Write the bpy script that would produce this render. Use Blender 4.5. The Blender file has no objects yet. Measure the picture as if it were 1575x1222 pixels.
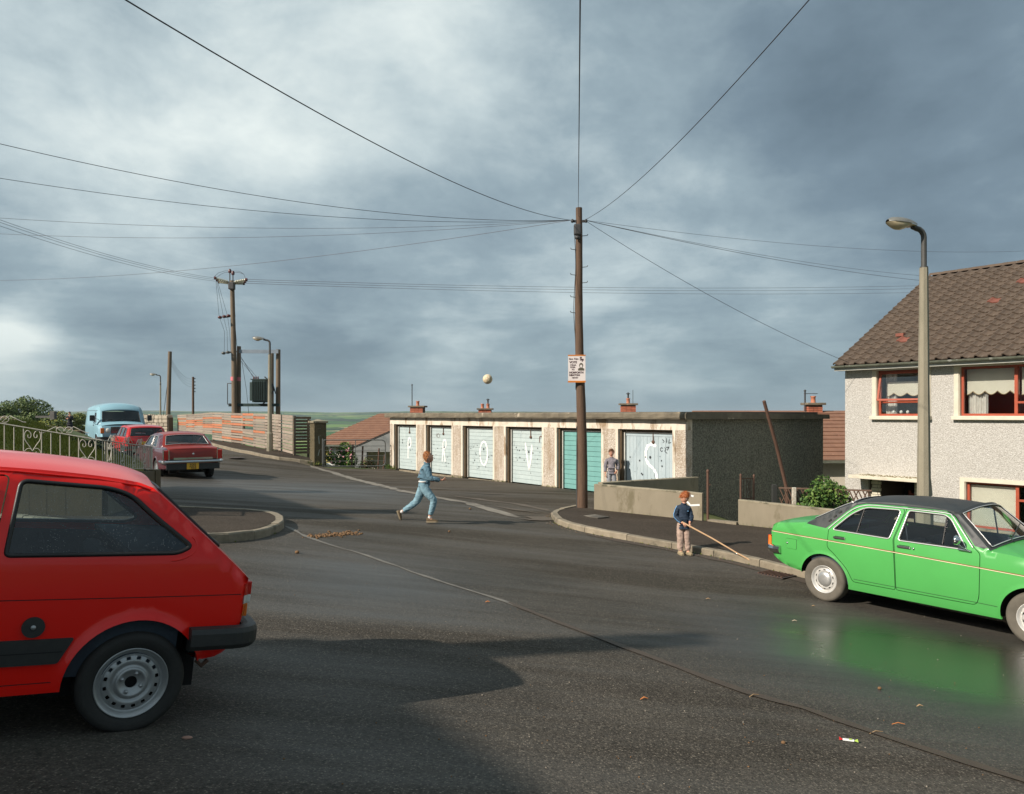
import bpy, bmesh, random
from math import *
import numpy as np
from mathutils import Vector, Matrix
from mathutils import noise as mnoise
from mathutils.geometry import delaunay_2d_cdt
random.seed(7)
SC = bpy.context.scene
COL = SC.collection
D = bpy.data
R = radians
EYE = 1.55
FPX = 1181.0
# ---------------------------------------------------------------- camera, sun, sky, exposure
cd = D.cameras.new('camera'); cam = D.objects.new('camera', cd); COL.objects.link(cam)
cam.location = (0, 0, EYE); cam.rotation_euler = (R(90), 0, 0)
cd.sensor_width = 36; cd.lens = 36*FPX/1575; cd.shift_y = 27/1575; cd.clip_start = 0.05; cd.clip_end = 20000
SC.camera = cam
SUN_DIR = Vector((0.84, 0.54, 0)).normalized()          # the way the light travels over the ground
SUN_EL = R(32); SUN2 = Vector((SUN_DIR.x, SUN_DIR.y))
sd = D.lights.new('sun', 'SUN'); sun = D.objects.new('sun', sd); COL.objects.link(sun)
ldir = Vector((SUN_DIR.x*cos(SUN_EL), SUN_DIR.y*cos(SUN_EL), -sin(SUN_EL)))
sun.rotation_euler = ldir.to_track_quat('-Z', 'Y').to_euler()
sd.energy = 4.9; sd.angle = R(0.55); sd.color = (1.0, 0.90, 0.79)
SC.view_settings.view_transform = 'Standard'; SC.view_settings.look = 'None'
SC.view_settings.gamma = 1.0; SC.view_settings.exposure = 0.30; SC.view_settings.use_curve_mapping = False
SC.cycles.max_bounces = 8; SC.cycles.transparent_max_bounces = 16; SC.cycles.use_denoising = True

W_ = D.worlds.new('World'); SC.world = W_; W_.use_nodes = True
nt = W_.node_tree; nt.nodes.clear()
def N(t, typ, **k):
    n = t.nodes.new(typ)
    for a, v in k.items():
        if a.startswith('i_'):
            key = a[2:]
            n.inputs[int(key) if key.isdigit() else key.replace('_', ' ')].default_value = v
        else: setattr(n, a, v)
    return n
def mth(t, op, a, b=None, c=None, clamp=False):
    n = t.nodes.new('ShaderNodeMath'); n.operation = op; n.use_clamp = clamp
    for i, v in enumerate((a, b, c)):
        if v is None: continue
        if isinstance(v, (int, float)): n.inputs[i].default_value = v
        else: t.links.new(v, n.inputs[i])
    return n.outputs[0]
def vmth(t, op, a, b=None):
    n = t.nodes.new('ShaderNodeVectorMath'); n.operation = op
    for i, v in enumerate((a, b)):
        if v is None: continue
        if isinstance(v, (tuple, list, Vector)): n.inputs[i].default_value = v
        else: t.links.new(v, n.inputs[i])
    return n.outputs['Value'] if op in ('DOT_PRODUCT', 'LENGTH', 'DISTANCE') else n.outputs[0]
def ramp(t, fac, stops, interp='EASE'):
    n = t.nodes.new('ShaderNodeValToRGB'); cr = n.color_ramp; cr.interpolation = interp
    while len(cr.elements) < len(stops): cr.elements.new(0.5)
    for e, (p, c) in zip(cr.elements, stops):
        e.position = p; e.color = (c[0], c[1], c[2], 1) if not isinstance(c, (int, float)) else (c, c, c, 1)
    t.links.new(fac, n.inputs[0]); return n.outputs[0]
def pxdir(px, py): return Vector(((px-787.5)/FPX, 1, -(py-638)/FPX)).normalized()
def world():
    L = nt.links
    tc = N(nt, 'ShaderNodeTexCoord'); d = tc.outputs['Generated']
    sky = N(nt, 'ShaderNodeTexSky', sky_type='NISHITA', sun_disc=False)
    sky.sun_elevation = SUN_EL
    sky.sun_rotation = atan2(-SUN_DIR.x, -SUN_DIR.y)
    sky.air_density = 1.0; sky.dust_density = 2.0
    sep = N(nt, 'ShaderNodeSeparateXYZ'); L.new(d, sep.inputs[0])
    wv = N(nt, 'ShaderNodeTexNoise', i_Scale=2.2, i_Detail=3.0); L.new(d, wv.inputs['Vector'])
    ws = N(nt, 'ShaderNodeVectorMath', operation='SCALE'); L.new(wv.outputs['Color'], ws.inputs[0]); ws.inputs['Scale'].default_value = 0.13
    mp = N(nt, 'ShaderNodeMapping'); mp.inputs['Scale'].default_value = (1, 1, 1.7); mp.inputs['Rotation'].default_value = (0, R(-12), 0); L.new(vmth(nt, 'ADD', d, ws.outputs[0]), mp.inputs[0])
    n1 = N(nt, 'ShaderNodeTexNoise', i_Scale=2.1, i_Detail=7.0, i_Roughness=0.5); L.new(vmth(nt, 'ADD', mp.outputs[0], (3.1, 7.7, 0.4)), n1.inputs['Vector'])
    n2 = N(nt, 'ShaderNodeTexNoise', i_Scale=5.5, i_Detail=9.0, i_Roughness=0.62); L.new(mp.outputs[0], n2.inputs['Vector'])
    # low banks of cloud near the horizon, stretched sideways
    az = mth(nt, 'ARCTAN2', sep.outputs[0], sep.outputs[1])
    c2 = N(nt, 'ShaderNodeCombineXYZ'); L.new(mth(nt, 'MULTIPLY', az, 3.2), c2.inputs[0]); L.new(mth(nt, 'MULTIPLY', sep.outputs[2], 15.0), c2.inputs[1])
    n3 = N(nt, 'ShaderNodeTexNoise', i_Scale=1.3, i_Detail=8.0, i_Roughness=0.58, i_Distortion=0.3); L.new(c2.outputs[0], n3.inputs['Vector'])
    low = ramp(nt, sep.outputs[2], [(0.02, 1.0), (0.30, 0.0)], 'LINEAR')
    base = mth(nt, 'ADD', mth(nt, 'MULTIPLY', n1.outputs[0], 1.05), mth(nt, 'MULTIPLY', n2.outputs[0], 0.48))
    base = mth(nt, 'ADD', base, mth(nt, 'MULTIPLY', mth(nt, 'MULTIPLY', mth(nt, 'SUBTRACT', n3.outputs[0], 0.5), low), 0.85))
    base = mth(nt, 'ADD', base, -0.30)
    def blob(bx, by, rad, w):
        nonlocal base
        dd = vmth(nt, 'DISTANCE', d, pxdir(bx, by))
        t_ = mth(nt, 'DIVIDE', dd, rad)
        g = mth(nt, 'POWER', 2.718, mth(nt, 'MULTIPLY', mth(nt, 'MULTIPLY', t_, t_), -1.0))
        base = mth(nt, 'ADD', base, mth(nt, 'MULTIPLY', g, w))
    # the great masses of cloud: bright break high up left of the pole, slate banks right and low left
    for b in SKY_BLOBS: blob(*b)
    cl = ramp(nt, base, SKY_RAMP, 'LINEAR')
    # pale air near the horizon
    hz = ramp(nt, sep.outputs[2], [(0.0, 0.62), (0.035, 0.42), (0.10, 0.12), (0.22, 0.0)], 'EASE')
    mx = N(nt, 'ShaderNodeMix', data_type='RGBA'); L.new(hz, mx.inputs[0]); L.new(cl, mx.inputs[6]); mx.inputs[7].default_value = (2.6, 3.65, 4.2, 1)
    mix = N(nt, 'ShaderNodeMix', data_type='RGBA'); mix.inputs[0].default_value = 0.93
    L.new(sky.outputs[0], mix.inputs[6]); L.new(mx.outputs[2], mix.inputs[7])
    bg = N(nt, 'ShaderNodeBackground', i_Strength=0.088); L.new(mix.outputs[2], bg.inputs[0])
    out = N(nt, 'ShaderNodeOutputWorld'); L.new(bg.outputs[0], out.inputs[0])
SKY_BLOBS = [(560, 140, 0.21, 0.15), (400, 230, 0.14, 0.10), (50, 190, 0.16, 0.13), (720, 60, 0.14, 0.07), (230, 90, 0.085, -0.14), (1300, 260, 0.24, -0.16), (1500, 60, 0.25, -0.06),
             (180, 480, 0.20, -0.12), (500, 500, 0.13, -0.13), (980, 560, 0.13, 0.20), (1230, 500, 0.11, 0.10), (690, 580, 0.10, 0.18), (640, 610, 0.06, 0.05), (870, 475, 0.03, 0.10), (1400, 560, 0.1, 0.03), (2, 540, 0.045, 0.45), (800, 430, 0.12, -0.06)]
SKY_RAMP = [(0.12, (1.20, 1.72, 2.15)), (0.32, (1.85, 2.55, 3.10)), (0.50, (3.1, 4.0, 4.5)), (0.66, (5.3, 6.25, 6.5)), (0.86, (8.6, 9.3, 9.0))]
world()

# ---------------------------------------------------------------- materials
MATS = {}
def M(name, c1, c2=None, scale=4.0, rough=0.7, rough2=None, bump=0.0, bscale=60.0, metal=0.0, coat=0.0, detail=5.0, rnd=0.0,
      c3=None, c3amt=0.0, c3scale=1.5, spec=0.5, stretch=None, contrast=0.5, world_co=False, bdist=0.01, trans=0.0):
    if name in MATS: return MATS[name]
    m = D.materials.new(name); m.use_nodes = True; t = m.node_tree; L = t.links
    b = t.nodes['Principled BSDF']
    b.inputs['Metallic'].default_value = metal; b.inputs['Roughness'].default_value = rough
    b.inputs['Specular IOR Level'].default_value = spec
    if coat: b.inputs['Coat Weight'].default_value = coat; b.inputs['Coat Roughness'].default_value = 0.04
    if trans: b.inputs['Transmission Weight'].default_value = trans
    if world_co: co = N(t, 'ShaderNodeNewGeometry').outputs['Position']
    else: co = N(t, 'ShaderNodeTexCoord').outputs['Object']
    if stretch:
        mp = N(t, 'ShaderNodeMapping'); mp.inputs['Scale'].default_value = stretch; L.new(co, mp.inputs[0]); cs = mp.outputs[0]
    else: cs = co
    c2 = c2 or tuple(v*0.8 for v in c1)
    n = N(t, 'ShaderNodeTexNoise', i_Scale=scale, i_Detail=detail, i_Roughness=0.6); L.new(cs, n.inputs['Vector'])
    f = ramp(t, n.outputs[0], [(0.5-contrast*0.5+0.02, 0.0), (0.5+contrast*0.5-0.02, 1.0)], 'LINEAR') if contrast < 0.95 else n.outputs[0]
    mx = N(t, 'ShaderNodeMix', data_type='RGBA'); L.new(f, mx.inputs[0]); mx.inputs[6].default_value = (*c1, 1); mx.inputs[7].default_value = (*c2, 1)
    col = mx.outputs[2]
    if c3:
        n3 = N(t, 'ShaderNodeTexNoise', i_Scale=c3scale, i_Detail=8.0, i_Roughness=0.68); L.new(cs, n3.inputs['Vector'])
        f3 = ramp(t, n3.outputs[0], [(1-c3amt, 0.0), (min(1.0, 1-c3amt+0.08), 1.0)], 'LINEAR')
        m3 = N(t, 'ShaderNodeMix', data_type='RGBA'); L.new(f3, m3.inputs[0]); L.new(col, m3.inputs[6]); m3.inputs[7].default_value = (*c3, 1); col = m3.outputs[2]
    if rnd:
        oi = N(t, 'ShaderNodeObjectInfo')
        v = mth(t, 'ADD', mth(t, 'MULTIPLY', oi.outputs['Random'], 2*rnd), 1-rnd)
        hs = N(t, 'ShaderNodeHueSaturation'); L.new(col, hs.inputs['Color']); L.new(v, hs.inputs['Value']); col = hs.outputs[0]
    L.new(col, b.inputs['Base Color'])
    if rough2 is not None:
        rr = mth(t, 'ADD', mth(t, 'MULTIPLY', n.outputs[0], rough2-rough), rough); L.new(rr, b.inputs['Roughness'])
    if bump:
        nb = N(t, 'ShaderNodeTexNoise', i_Scale=bscale, i_Detail=4.0, i_Roughness=0.6); L.new(co, nb.inputs['Vector'])
        bp = N(t, 'ShaderNodeBump', i_Strength=bump, i_Distance=bdist); L.new(nb.outputs[0], bp.inputs['Height']); L.new(bp.outputs[0], b.inputs['Normal'])
    MATS[name] = m; return m

def asphalt(name, c1, c2, chip, wet=(), wetbase=0.0, rough=0.85, green=False, chipscale=170.0, lines=True):
    m = D.materials.new(name); m.use_nodes = True; t = m.node_tree; L = t.links; b = t.nodes['Principled BSDF']
    P = N(t, 'ShaderNodeNewGeometry').outputs['Position']
    n1 = N(t, 'ShaderNodeTexNoise', i_Scale=0.55, i_Detail=8.0, i_Roughness=0.62); L.new(P, n1.inputs['Vector'])
    mp = N(t, 'ShaderNodeMapping'); mp.inputs['Rotation'].default_value = (0, 0, R(54)); mp.inputs['Scale'].default_value = (0.22, 1.8, 1); L.new(P, mp.inputs[0])
    n2 = N(t, 'ShaderNodeTexNoise', i_Scale=0.8, i_Detail=7.0, i_Roughness=0.6); L.new(mp.outputs[0], n2.inputs['Vector'])
    n3 = N(t, 'ShaderNodeTexNoise', i_Scale=45.0, i_Detail=3.0, i_Roughness=0.7); L.new(P, n3.inputs['Vector'])
    s = mth(t, 'ADD', mth(t, 'MULTIPLY', n1.outputs[0], 0.5), mth(t, 'MULTIPLY', n2.outputs[0], 0.5))
    f = ramp(t, s, [(0.42, 0.0), (0.58, 1.0)], 'LINEAR')
    mx = N(t, 'ShaderNodeMix', data_type='RGBA'); L.new(f, mx.inputs[0]); mx.inputs[6].default_value = (*c1, 1); mx.inputs[7].default_value = (*c2, 1)
    # stone chippings
    v = N(t, 'ShaderNodeTexVoronoi', i_Scale=chipscale*0.55, feature='F1'); L.new(P, v.inputs['Vector'])
    wn = N(t, 'ShaderNodeSeparateColor'); L.new(v.outputs['Color'], wn.inputs[0])
    cf = ramp(t, wn.outputs[0], [(0.0, 0.0), (0.55, 0.12), (0.86, 0.45), (0.94, 1.0)], 'LINEAR')
    cf = mth(t, 'MULTIPLY', cf, ramp(t, v.outputs['Distance'], [(0.25, 1.0), (0.6, 0.15)], 'LINEAR'))
    m2 = N(t, 'ShaderNodeMix', data_type='RGBA'); L.new(mth(t, 'MULTIPLY', cf, 0.52), m2.inputs[0]); L.new(mx.outputs[2], m2.inputs[6]); m2.inputs[7].default_value = (*chip, 1)
    dk = N(t, 'ShaderNodeMix', data_type='RGBA', blend_type='MULTIPLY'); L.new(m2.outputs[2], dk.inputs[6])
    g = ramp(t, n3.outputs[0], [(0.3, 0.45), (0.62, 1.15)], 'LINEAR'); L.new(g, dk.inputs[7]); dk.inputs[0].default_value = 1.0
    # wetness: broad noise plus damp places where water stands
    w = mth(t, 'ADD', mth(t, 'MULTIPLY', mth(t, 'SUBTRACT', n2.outputs[0], 0.5), 1.1), wetbase)
    for (wx, wy, wr, wa) in wet:
        dd = mth(t, 'DIVIDE', vmth(t, 'DISTANCE', P, (wx, wy, -0.8)), wr)
        gg = mth(t, 'POWER', 2.718, mth(t, 'MULTIPLY', mth(t, 'MULTIPLY', dd, dd), -1.0))
        w = mth(t, 'ADD', w, mth(t, 'MULTIPLY', gg, wa))
    w = mth(t, 'MINIMUM', mth(t, 'MAXIMUM', w, 0.0), 1.0)
    dm = N(t, 'ShaderNodeMix', data_type='RGBA'); L.new(mth(t, 'MULTIPLY', w, 0.78), dm.inputs[0]); L.new(dk.outputs[2], dm.inputs[6]); dm.inputs[7].default_value = (0.010, 0.014, 0.012, 1)
    L.new(dm.outputs[2], b.inputs['Base Color'])
    L.new(mth(t, 'SUBTRACT', rough, mth(t, 'MULTIPLY', w, rough-0.27)), b.inputs['Roughness'])
    L.new(mth(t, 'ADD', 0.04, mth(t, 'MULTIPLY', w, 1.0)), b.inputs['Specular IOR Level'])
    hgt = mth(t, 'ADD', mth(t, 'MULTIPLY', v.outputs['Distance'], -0.6), mth(t, 'MULTIPLY', n3.outputs[0], 0.8))
    bp = N(t, 'ShaderNodeBump', i_Distance=0.006); L.new(hgt, bp.inputs['Height'])
    L.new(mth(t, 'SUBTRACT', 0.75, mth(t, 'MULTIPLY', w, 0.58)), bp.inputs['Strength']); L.new(bp.outputs[0], b.inputs['Normal'])
    MATS[name] = m; return m

def render_mat(name, c1, c2, stain, scale=42.0, bump=0.9, stain_amt=0.45, dist=0.02, pebble=0.5):
    """pebble-dashed render: chips of stone thrown on, with damp stains running down"""
    m = D.materials.new(name); m.use_nodes = True; t = m.node_tree; L = t.links; b = t.nodes['Principled BSDF']
    P = N(t, 'ShaderNodeNewGeometry').outputs['Position']
    v = N(t, 'ShaderNodeTexVoronoi', i_Scale=scale, feature='F1'); L.new(P, v.inputs['Vector'])
    n = N(t, 'ShaderNodeTexNoise', i_Scale=scale*0.9, i_Detail=4.0, i_Roughness=0.75); L.new(P, n.inputs['Vector'])
    f = ramp(t, n.outputs[0], [(0.36, 0.0), (0.60, 1.0)], 'LINEAR')
    mx = N(t, 'ShaderNodeMix', data_type='RGBA'); L.new(mth(t, 'MULTIPLY', f, pebble*2 if pebble < 0.5 else 1.0), mx.inputs[0]); mx.inputs[6].default_value = (*c1, 1); mx.inputs[7].default_value = (*c2, 1)
    mp = N(t, 'ShaderNodeMapping'); mp.inputs['Scale'].default_value = (1.6, 1.6, 0.45); L.new(P, mp.inputs[0])
    ns = N(t, 'ShaderNodeTexNoise', i_Scale=1.7, i_Detail=9.0, i_Roughness=0.7); L.new(mp.outputs[0], ns.inputs['Vector'])
    fs = ramp(t, ns.outputs[0], [(1-stain_amt, 0.0), (min(1, 1-stain_amt+0.2), 0.75)], 'LINEAR')
    m2 = N(t, 'ShaderNodeMix', data_type='RGBA'); L.new(fs, m2.inputs[0]); L.new(mx.outputs[2], m2.inputs[6]); m2.inputs[7].default_value = (*stain, 1)
    L.new(m2.outputs[2], b.inputs['Base Color']); b.inputs['Roughness'].default_value = 0.9; b.inputs['Specular IOR Level'].default_value = 0.25
    h = mth(t, 'ADD', mth(t, 'MULTIPLY', v.outputs['Distance'], -0.7), n.outputs[0])
    bp = N(t, 'ShaderNodeBump', i_Strength=bump, i_Distance=dist); L.new(h, bp.inputs['Height']); L.new(bp.outputs[0], b.inputs['Normal'])
    MATS[name] = m; return m

def glass(name, tint=(0.55, 0.62, 0.62), dirt=0.0, rough=0.02):
    m = D.materials.new(name); m.use_nodes = True; t = m.node_tree; L = t.links; t.nodes.clear()
    tr = N(t, 'ShaderNodeBsdfTransparent'); tr.inputs[0].default_value = (*tint, 1)
    gl = N(t, 'ShaderNodeBsdfGlossy', i_Roughness=rough); gl.inputs[0].default_value = (0.95, 0.95, 0.95, 1)
    fr = N(t, 'ShaderNodeFresnel', i_IOR=1.52)
    ms = N(t, 'ShaderNodeMixShader'); L.new(mth(t, 'MULTIPLY', fr.outputs[0], 1.35, clamp=True), ms.inputs[0]); L.new(tr.outputs[0], ms.inputs[1]); L.new(gl.outputs[0], ms.inputs[2])
    last = ms.outputs[0]
    if dirt:
        P = N(t, 'ShaderNodeTexCoord').outputs['Object']
        v = N(t, 'ShaderNodeTexVoronoi', i_Scale=110.0); L.new(P, v.inputs['Vector'])
        n = N(t, 'ShaderNodeTexNoise', i_Scale=6.0, i_Detail=4.0); L.new(P, n.inputs['Vector'])
        sp = ramp(t, v.outputs['Distance'], [(0.20, 1.0), (0.27, 0.0)], 'LINEAR')
        sc = N(t, 'ShaderNodeSeparateColor'); L.new(v.outputs['Color'], sc.inputs[0])
        sel = ramp(t, sc.outputs[0], [(0.3, 0.0), (0.4, 1.0)], 'LINEAR')
        f = mth(t, 'MULTIPLY', mth(t, 'MULTIPLY', sp, sel), ramp(t, n.outputs[0], [(0.35, 0.0), (0.55, 1.0)], 'LINEAR'))
        df = N(t, 'ShaderNodeBsdfDiffuse'); df.inputs[0].default_value = (0.35, 0.38, 0.38, 1)
        m3 = N(t, 'ShaderNodeMixShader'); L.new(mth(t, 'MULTIPLY', f, dirt), m3.inputs[0]); L.new(last, m3.inputs[1]); L.new(df.outputs[0], m3.inputs[2]); last = m3.outputs[0]
    o = N(t, 'ShaderNodeOutputMaterial'); L.new(last, o.inputs[0]); MATS[name] = m; return m

# ---------------------------------------------------------------- object helpers
def tag(o, label=None, cat=None, group=None, kind=None):
    if label: o['label'] = label
    if cat: o['category'] = cat
    if group: o['group'] = group
    if kind: o['kind'] = kind
    return o
def thing(name, label, cat, loc=(0, 0, 0), rotz=0.0, group=None, rot=None):
    o = D.objects.new(name, None); COL.objects.link(o); o.location = loc; o.rotation_euler = rot or (0, 0, rotz)
    return tag(o, label, cat, group)
class MB:
    """gathers shapes for ONE mesh object"""
    def __init__(s): s.v = []; s.f = []; s.m = []; s.sm = []
    def add(s, vs, fs, mi=0, smooth=False):
        k = len(s.v); s.v += [tuple(v) for v in vs]; s.f += [tuple(i+k for i in f) for f in fs]; s.m += [mi]*len(fs); s.sm += [smooth]*len(fs); return s
    def box(s, c, size, rz=0.0, mi=0, mat=None):
        hx, hy, hz = size[0]/2, size[1]/2, size[2]/2
        P = [(-hx,-hy,-hz),(hx,-hy,-hz),(hx,hy,-hz),(-hx,hy,-hz),(-hx,-hy,hz),(hx,-hy,hz),(hx,hy,hz),(-hx,hy,hz)]
        if mat is not None: P = [mat @ Vector(p) for p in P]
        elif rz: cz, sz = cos(rz), sin(rz); P = [(x*cz-y*sz, x*sz+y*cz, z) for x, y, z in P]
        P = [(p[0]+c[0], p[1]+c[1], p[2]+c[2]) for p in P]
        return s.add(P, [(0,3,2,1),(4,5,6,7),(0,1,5,4),(1,2,6,5),(2,3,7,6),(3,0,4,7)], mi)
    def bbox(s, c, size, b=0.01, mi=0, mat=None):
        """box with chamfered edges"""
        bm = bmesh.new(); bmesh.ops.create_cube(bm, size=1.0)
        for v in bm.verts: v.co = Vector((v.co.x*size[0], v.co.y*size[1], v.co.z*size[2]))
        bmesh.ops.bevel(bm, geom=list(bm.edges), offset=b, segments=2, profile=0.6, affect='EDGES')
        if mat is not None:
            for v in bm.verts: v.co = mat @ v.co
        bm.verts.index_update()
        s.add([v.co + Vector(c) for v in bm.verts], [[v.index for v in f.verts] for f in bm.faces], mi); bm.free(); return s
    def tube(s, pts, r, n=8, mi=0, caps=True, closed=False):
        pts = [Vector(p) for p in pts]; K = len(pts); rs = r if isinstance(r, (list, tuple)) else [r]*K
        vs = []; prev = None
        for i, p in enumerate(pts):
            if closed: d = pts[(i+1) % K]-pts[i-1]
            elif i == 0: d = pts[1]-p
            elif i == K-1: d = p-pts[-2]
            else: d = (pts[i+1]-p).normalized()+(p-pts[i-1]).normalized()
            if d.length < 1e-9: d = Vector((0, 0, 1))
            d.normalize()
            if prev is None:
                a = Vector((0, 0, 1)) if abs(d.z) < 0.9 else Vector((1, 0, 0)); u = d.cross(a).normalized()
            else:
                u = prev-d*prev.dot(d); u.normalize()
            prev = u; w = d.cross(u)
            for k in range(n):
                a = 2*pi*k/n; vs.append(p+(u*cos(a)+w*sin(a))*rs[i])
        fs = []
        for i in range(K if closed else K-1):
            j = (i+1) % K
            for k in range(n): fs.append((i*n+k, i*n+(k+1) % n, j*n+(k+1) % n, j*n+k))
        s.add(vs, fs, mi, n > 4)
        if caps and not closed:
            s.add(vs[:n], [tuple(range(n-1, -1, -1))], mi); s.add(vs[-n:], [tuple(range(n))], mi)
        return s
    def lathe(s, prof, n=32, axis='y', c=(0, 0, 0), mi=0, smooth=True):
        """prof: (radius, offset along axis)"""
        vs = []; K = len(prof)
        for (r, o) in prof:
            for k in range(n):
                a = 2*pi*k/n
                if axis == 'y': p = (r*cos(a), o, r*sin(a))
                elif axis == 'x': p = (o, r*cos(a), r*sin(a))
                else: p = (r*cos(a), r*sin(a), o)
                vs.append((p[0]+c[0], p[1]+c[1], p[2]+c[2]))
        fs = [(i*n+k, (i+1)*n+k, (i+1)*n+(k+1) % n, i*n+(k+1) % n) for i in range(K-1) for k in range(n)]
        return s.add(vs, fs, mi, smooth)
    def build(s, name, mats, parent=None, loc=None, rotz=None, autosmooth=None):
        me = D.meshes.new(name); me.from_pydata(s.v, [], s.f)
        for m in (mats if isinstance(mats, (list, tuple)) else [mats]): me.materials.append(m)
        me.polygons.foreach_set('material_index', s.m); me.polygons.foreach_set('use_smooth', s.sm)
        me.update()
        o = D.objects.new(name, me); COL.objects.link(o)
        if parent: o.parent = parent
        if loc is not None: o.location = loc
        if rotz is not None: o.rotation_euler = (0, 0, rotz)
        return o
def dup(o, parent=None, loc=None, rotz=None, label=None):
    c = o.copy(); COL.objects.link(c); c.parent = parent
    for ch in [x for x in D.objects if x.parent == o]: dup(ch, c)
    if loc is not None: c.location = loc
    if rotz is not None: c.rotation_euler = (0, 0, rotz)
    if label: c['label'] = label
    return c
def share(name, me, parent, mat4):
    """one more object on a shared mesh"""
    o = D.objects.new(name, me); COL.objects.link(o); o.parent = parent; o.matrix_local = mat4; return o
def inpoly(x, y, poly):
    c = False; n = len(poly); j = n-1
    for i in range(n):
        xi, yi = poly[i]; xj, yj = poly[j]
        if (yi > y) != (yj > y) and x < (xj-xi)*(y-yi)/(yj-yi)+xi: c = not c
        j = i
    return c
def densify(poly, d, closed=True):
    out = []; n = len(poly)
    for i in range(n if closed else n-1):
        a = Vector(poly[i][:2]); b = Vector(poly[(i+1) % n][:2]); k = max(1, int(ceil((b-a).length/d)))
        for q in range(k): out.append(tuple(a+(b-a)*q/k))
    if not closed: out.append(tuple(poly[-1][:2]))
    return out
def segdist(x, y, poly, closed=False):
    P = np.array(poly, float); A = P[:-1]; B = P[1:]
    if closed: A = P; B = np.roll(P, -1, 0)
    d = B-A; L2 = (d**2).sum(1)+1e-12
    t = np.clip(((x-A[:, 0])*d[:, 0]+(y-A[:, 1])*d[:, 1])/L2, 0, 1)
    q = A+d*t[:, None]; return float(np.sqrt(((q-[x, y])**2).sum(1)).min())
def rounded(poly, r, n=5):
    out = []; K = len(poly)
    rs = r if isinstance(r, (list, tuple)) else [r]*K
    for i in range(K):
        p = Vector(poly[i]); a = Vector(poly[i-1])-p; b = Vector(poly[(i+1) % K])-p
        q = min(rs[i], a.length*0.45, b.length*0.45)
        if q < 1e-4: out.append(tuple(p)); continue
        s = p+a.normalized()*q; e = p+b.normalized()*q
        for k in range(n+1):
            t = k/n; out.append(tuple(s*(1-t)**2+p*2*t*(1-t)+e*t*t))
    return out
def offset_poly(poly, d):
    """move the outline by d to the inside (d > 0)"""
    K = len(poly); A = sum(poly[i][0]*poly[(i+1) % K][1]-poly[(i+1) % K][0]*poly[i][1] for i in range(K)); sg = 1 if A > 0 else -1
    out = []
    for i in range(K):
        p = Vector(poly[i]); a = (p-Vector(poly[i-1])).normalized(); b = (Vector(poly[(i+1) % K])-p).normalized()
        t = a+b
        if t.length < 1e-6: t = a
        t.normalize(); nrm = Vector((-t.y, t.x))*sg; out.append(tuple(p+nrm*d))
    return out
def cdt(outline, holes, grid, extra=(), polylines=()):
    """triangulate outline minus holes with inner points; returns verts2d, tris"""
    vs = []; es = []
    def loop(P, closed=True):
        k = len(vs); vs.extend(Vector(p) for p in P); n = len(P)
        for i in range(n if closed else n-1): es.append((k+i, k+(i+1) % n))
    loop(outline)
    for h in holes: loop(h)
    for l in polylines: loop(l, False)
    for p in extra:
        if inpoly(p[0], p[1], outline) and not any(inpoly(p[0], p[1], h) for h in holes): vs.append(Vector(p))
    if grid:
        xs = [p[0] for p in outline]; ys = [p[1] for p in outline]
        nx = int((max(xs)-min(xs))/grid)+1; ny = int((max(ys)-min(ys))/grid)+1
        allp = [(outline, True)]+[(h, True) for h in holes]
        for i in range(nx+1):
            for j in range(ny+1):
                x = min(xs)+i*grid+(grid*0.5 if j % 2 else 0); y = min(ys)+j*grid
                if not inpoly(x, y, outline) or any(inpoly(x, y, h) for h in holes): continue
                if min(segdist(x, y, q, True) for q, _ in allp) < grid*0.35: continue
                vs.append(Vector((x, y)))
    V, E_, F, *_ = delaunay_2d_cdt(vs, es, [], 0, 1e-5)
    T = []
    for f in F:
        cx = sum(V[i].x for i in f)/len(f); cy = sum(V[i].y for i in f)/len(f)
        if inpoly(cx, cy, outline) and not any(inpoly(cx, cy, h) for h in holes):
            a = (V[f[1]].x-V[f[0]].x)*(V[f[2]].y-V[f[0]].y)-(V[f[2]].x-V[f[0]].x)*(V[f[1]].y-V[f[0]].y)
            T.append(tuple(f) if a > 0 else tuple(reversed(f)))
    return [tuple(v) for v in V], T

# ---------------------------------------------------------------- the lie of the land
CTRL = np.array([(-1.93,3.86,-.045),(0,0,0),(-3.8,2.5,.215),(-8,-4,.55),(-3.2,6.5,-.10),(4.2,10.3,-.96),(5.7,8.35,-.965),(3.0,13.35,-.86),(5.0,12.6,-.90),(-1.6,14.5,-.48),(1.7,17.6,-.72),(4.4,16.6,-.85),
    (-5.1,32.9,-.80),(3,22,-.77),(-1,27,-.78),(-9.47,22.7,-.35),(-14.3,30,-.19),(-18.7,36,-.05),(-3.5,11.7,-.25),(-8,12,.02),(-12,14,.1),(3,3,-.40),(7,1,-.75),(10,5,-1.02),(14,-2,-1.2),
    (-9.5,33.3,-.30),(-8.3,32.5,-.60),(-11.8,36.7,-.20),(-14.2,40.5,-.13),(-16.9,43.6,-.02),(-23,51,0),(-34.6,60,0),(-40,40,.5),(-30,20,.5),(-20,0,.4),(-10,-15,.3),(10,-15,-.6),(30,-20,-1.6),(5,35,-.9),(-60,70,.6)])
def _tps():
    P = CTRL[:, :2]; n = len(P); d = np.sqrt(((P[:, None]-P[None])**2).sum(2))
    K = np.where(d > 0, d**2*np.log(d+1e-12), 0)+np.eye(n)*0.6
    Q = np.c_[np.ones(n), P]; A = np.zeros((n+3, n+3)); A[:n, :n] = K; A[:n, n:] = Q; A[n:, :n] = Q.T
    return np.linalg.solve(A, np.r_[CTRL[:, 2], 0, 0, 0])
TW = _tps()
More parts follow.
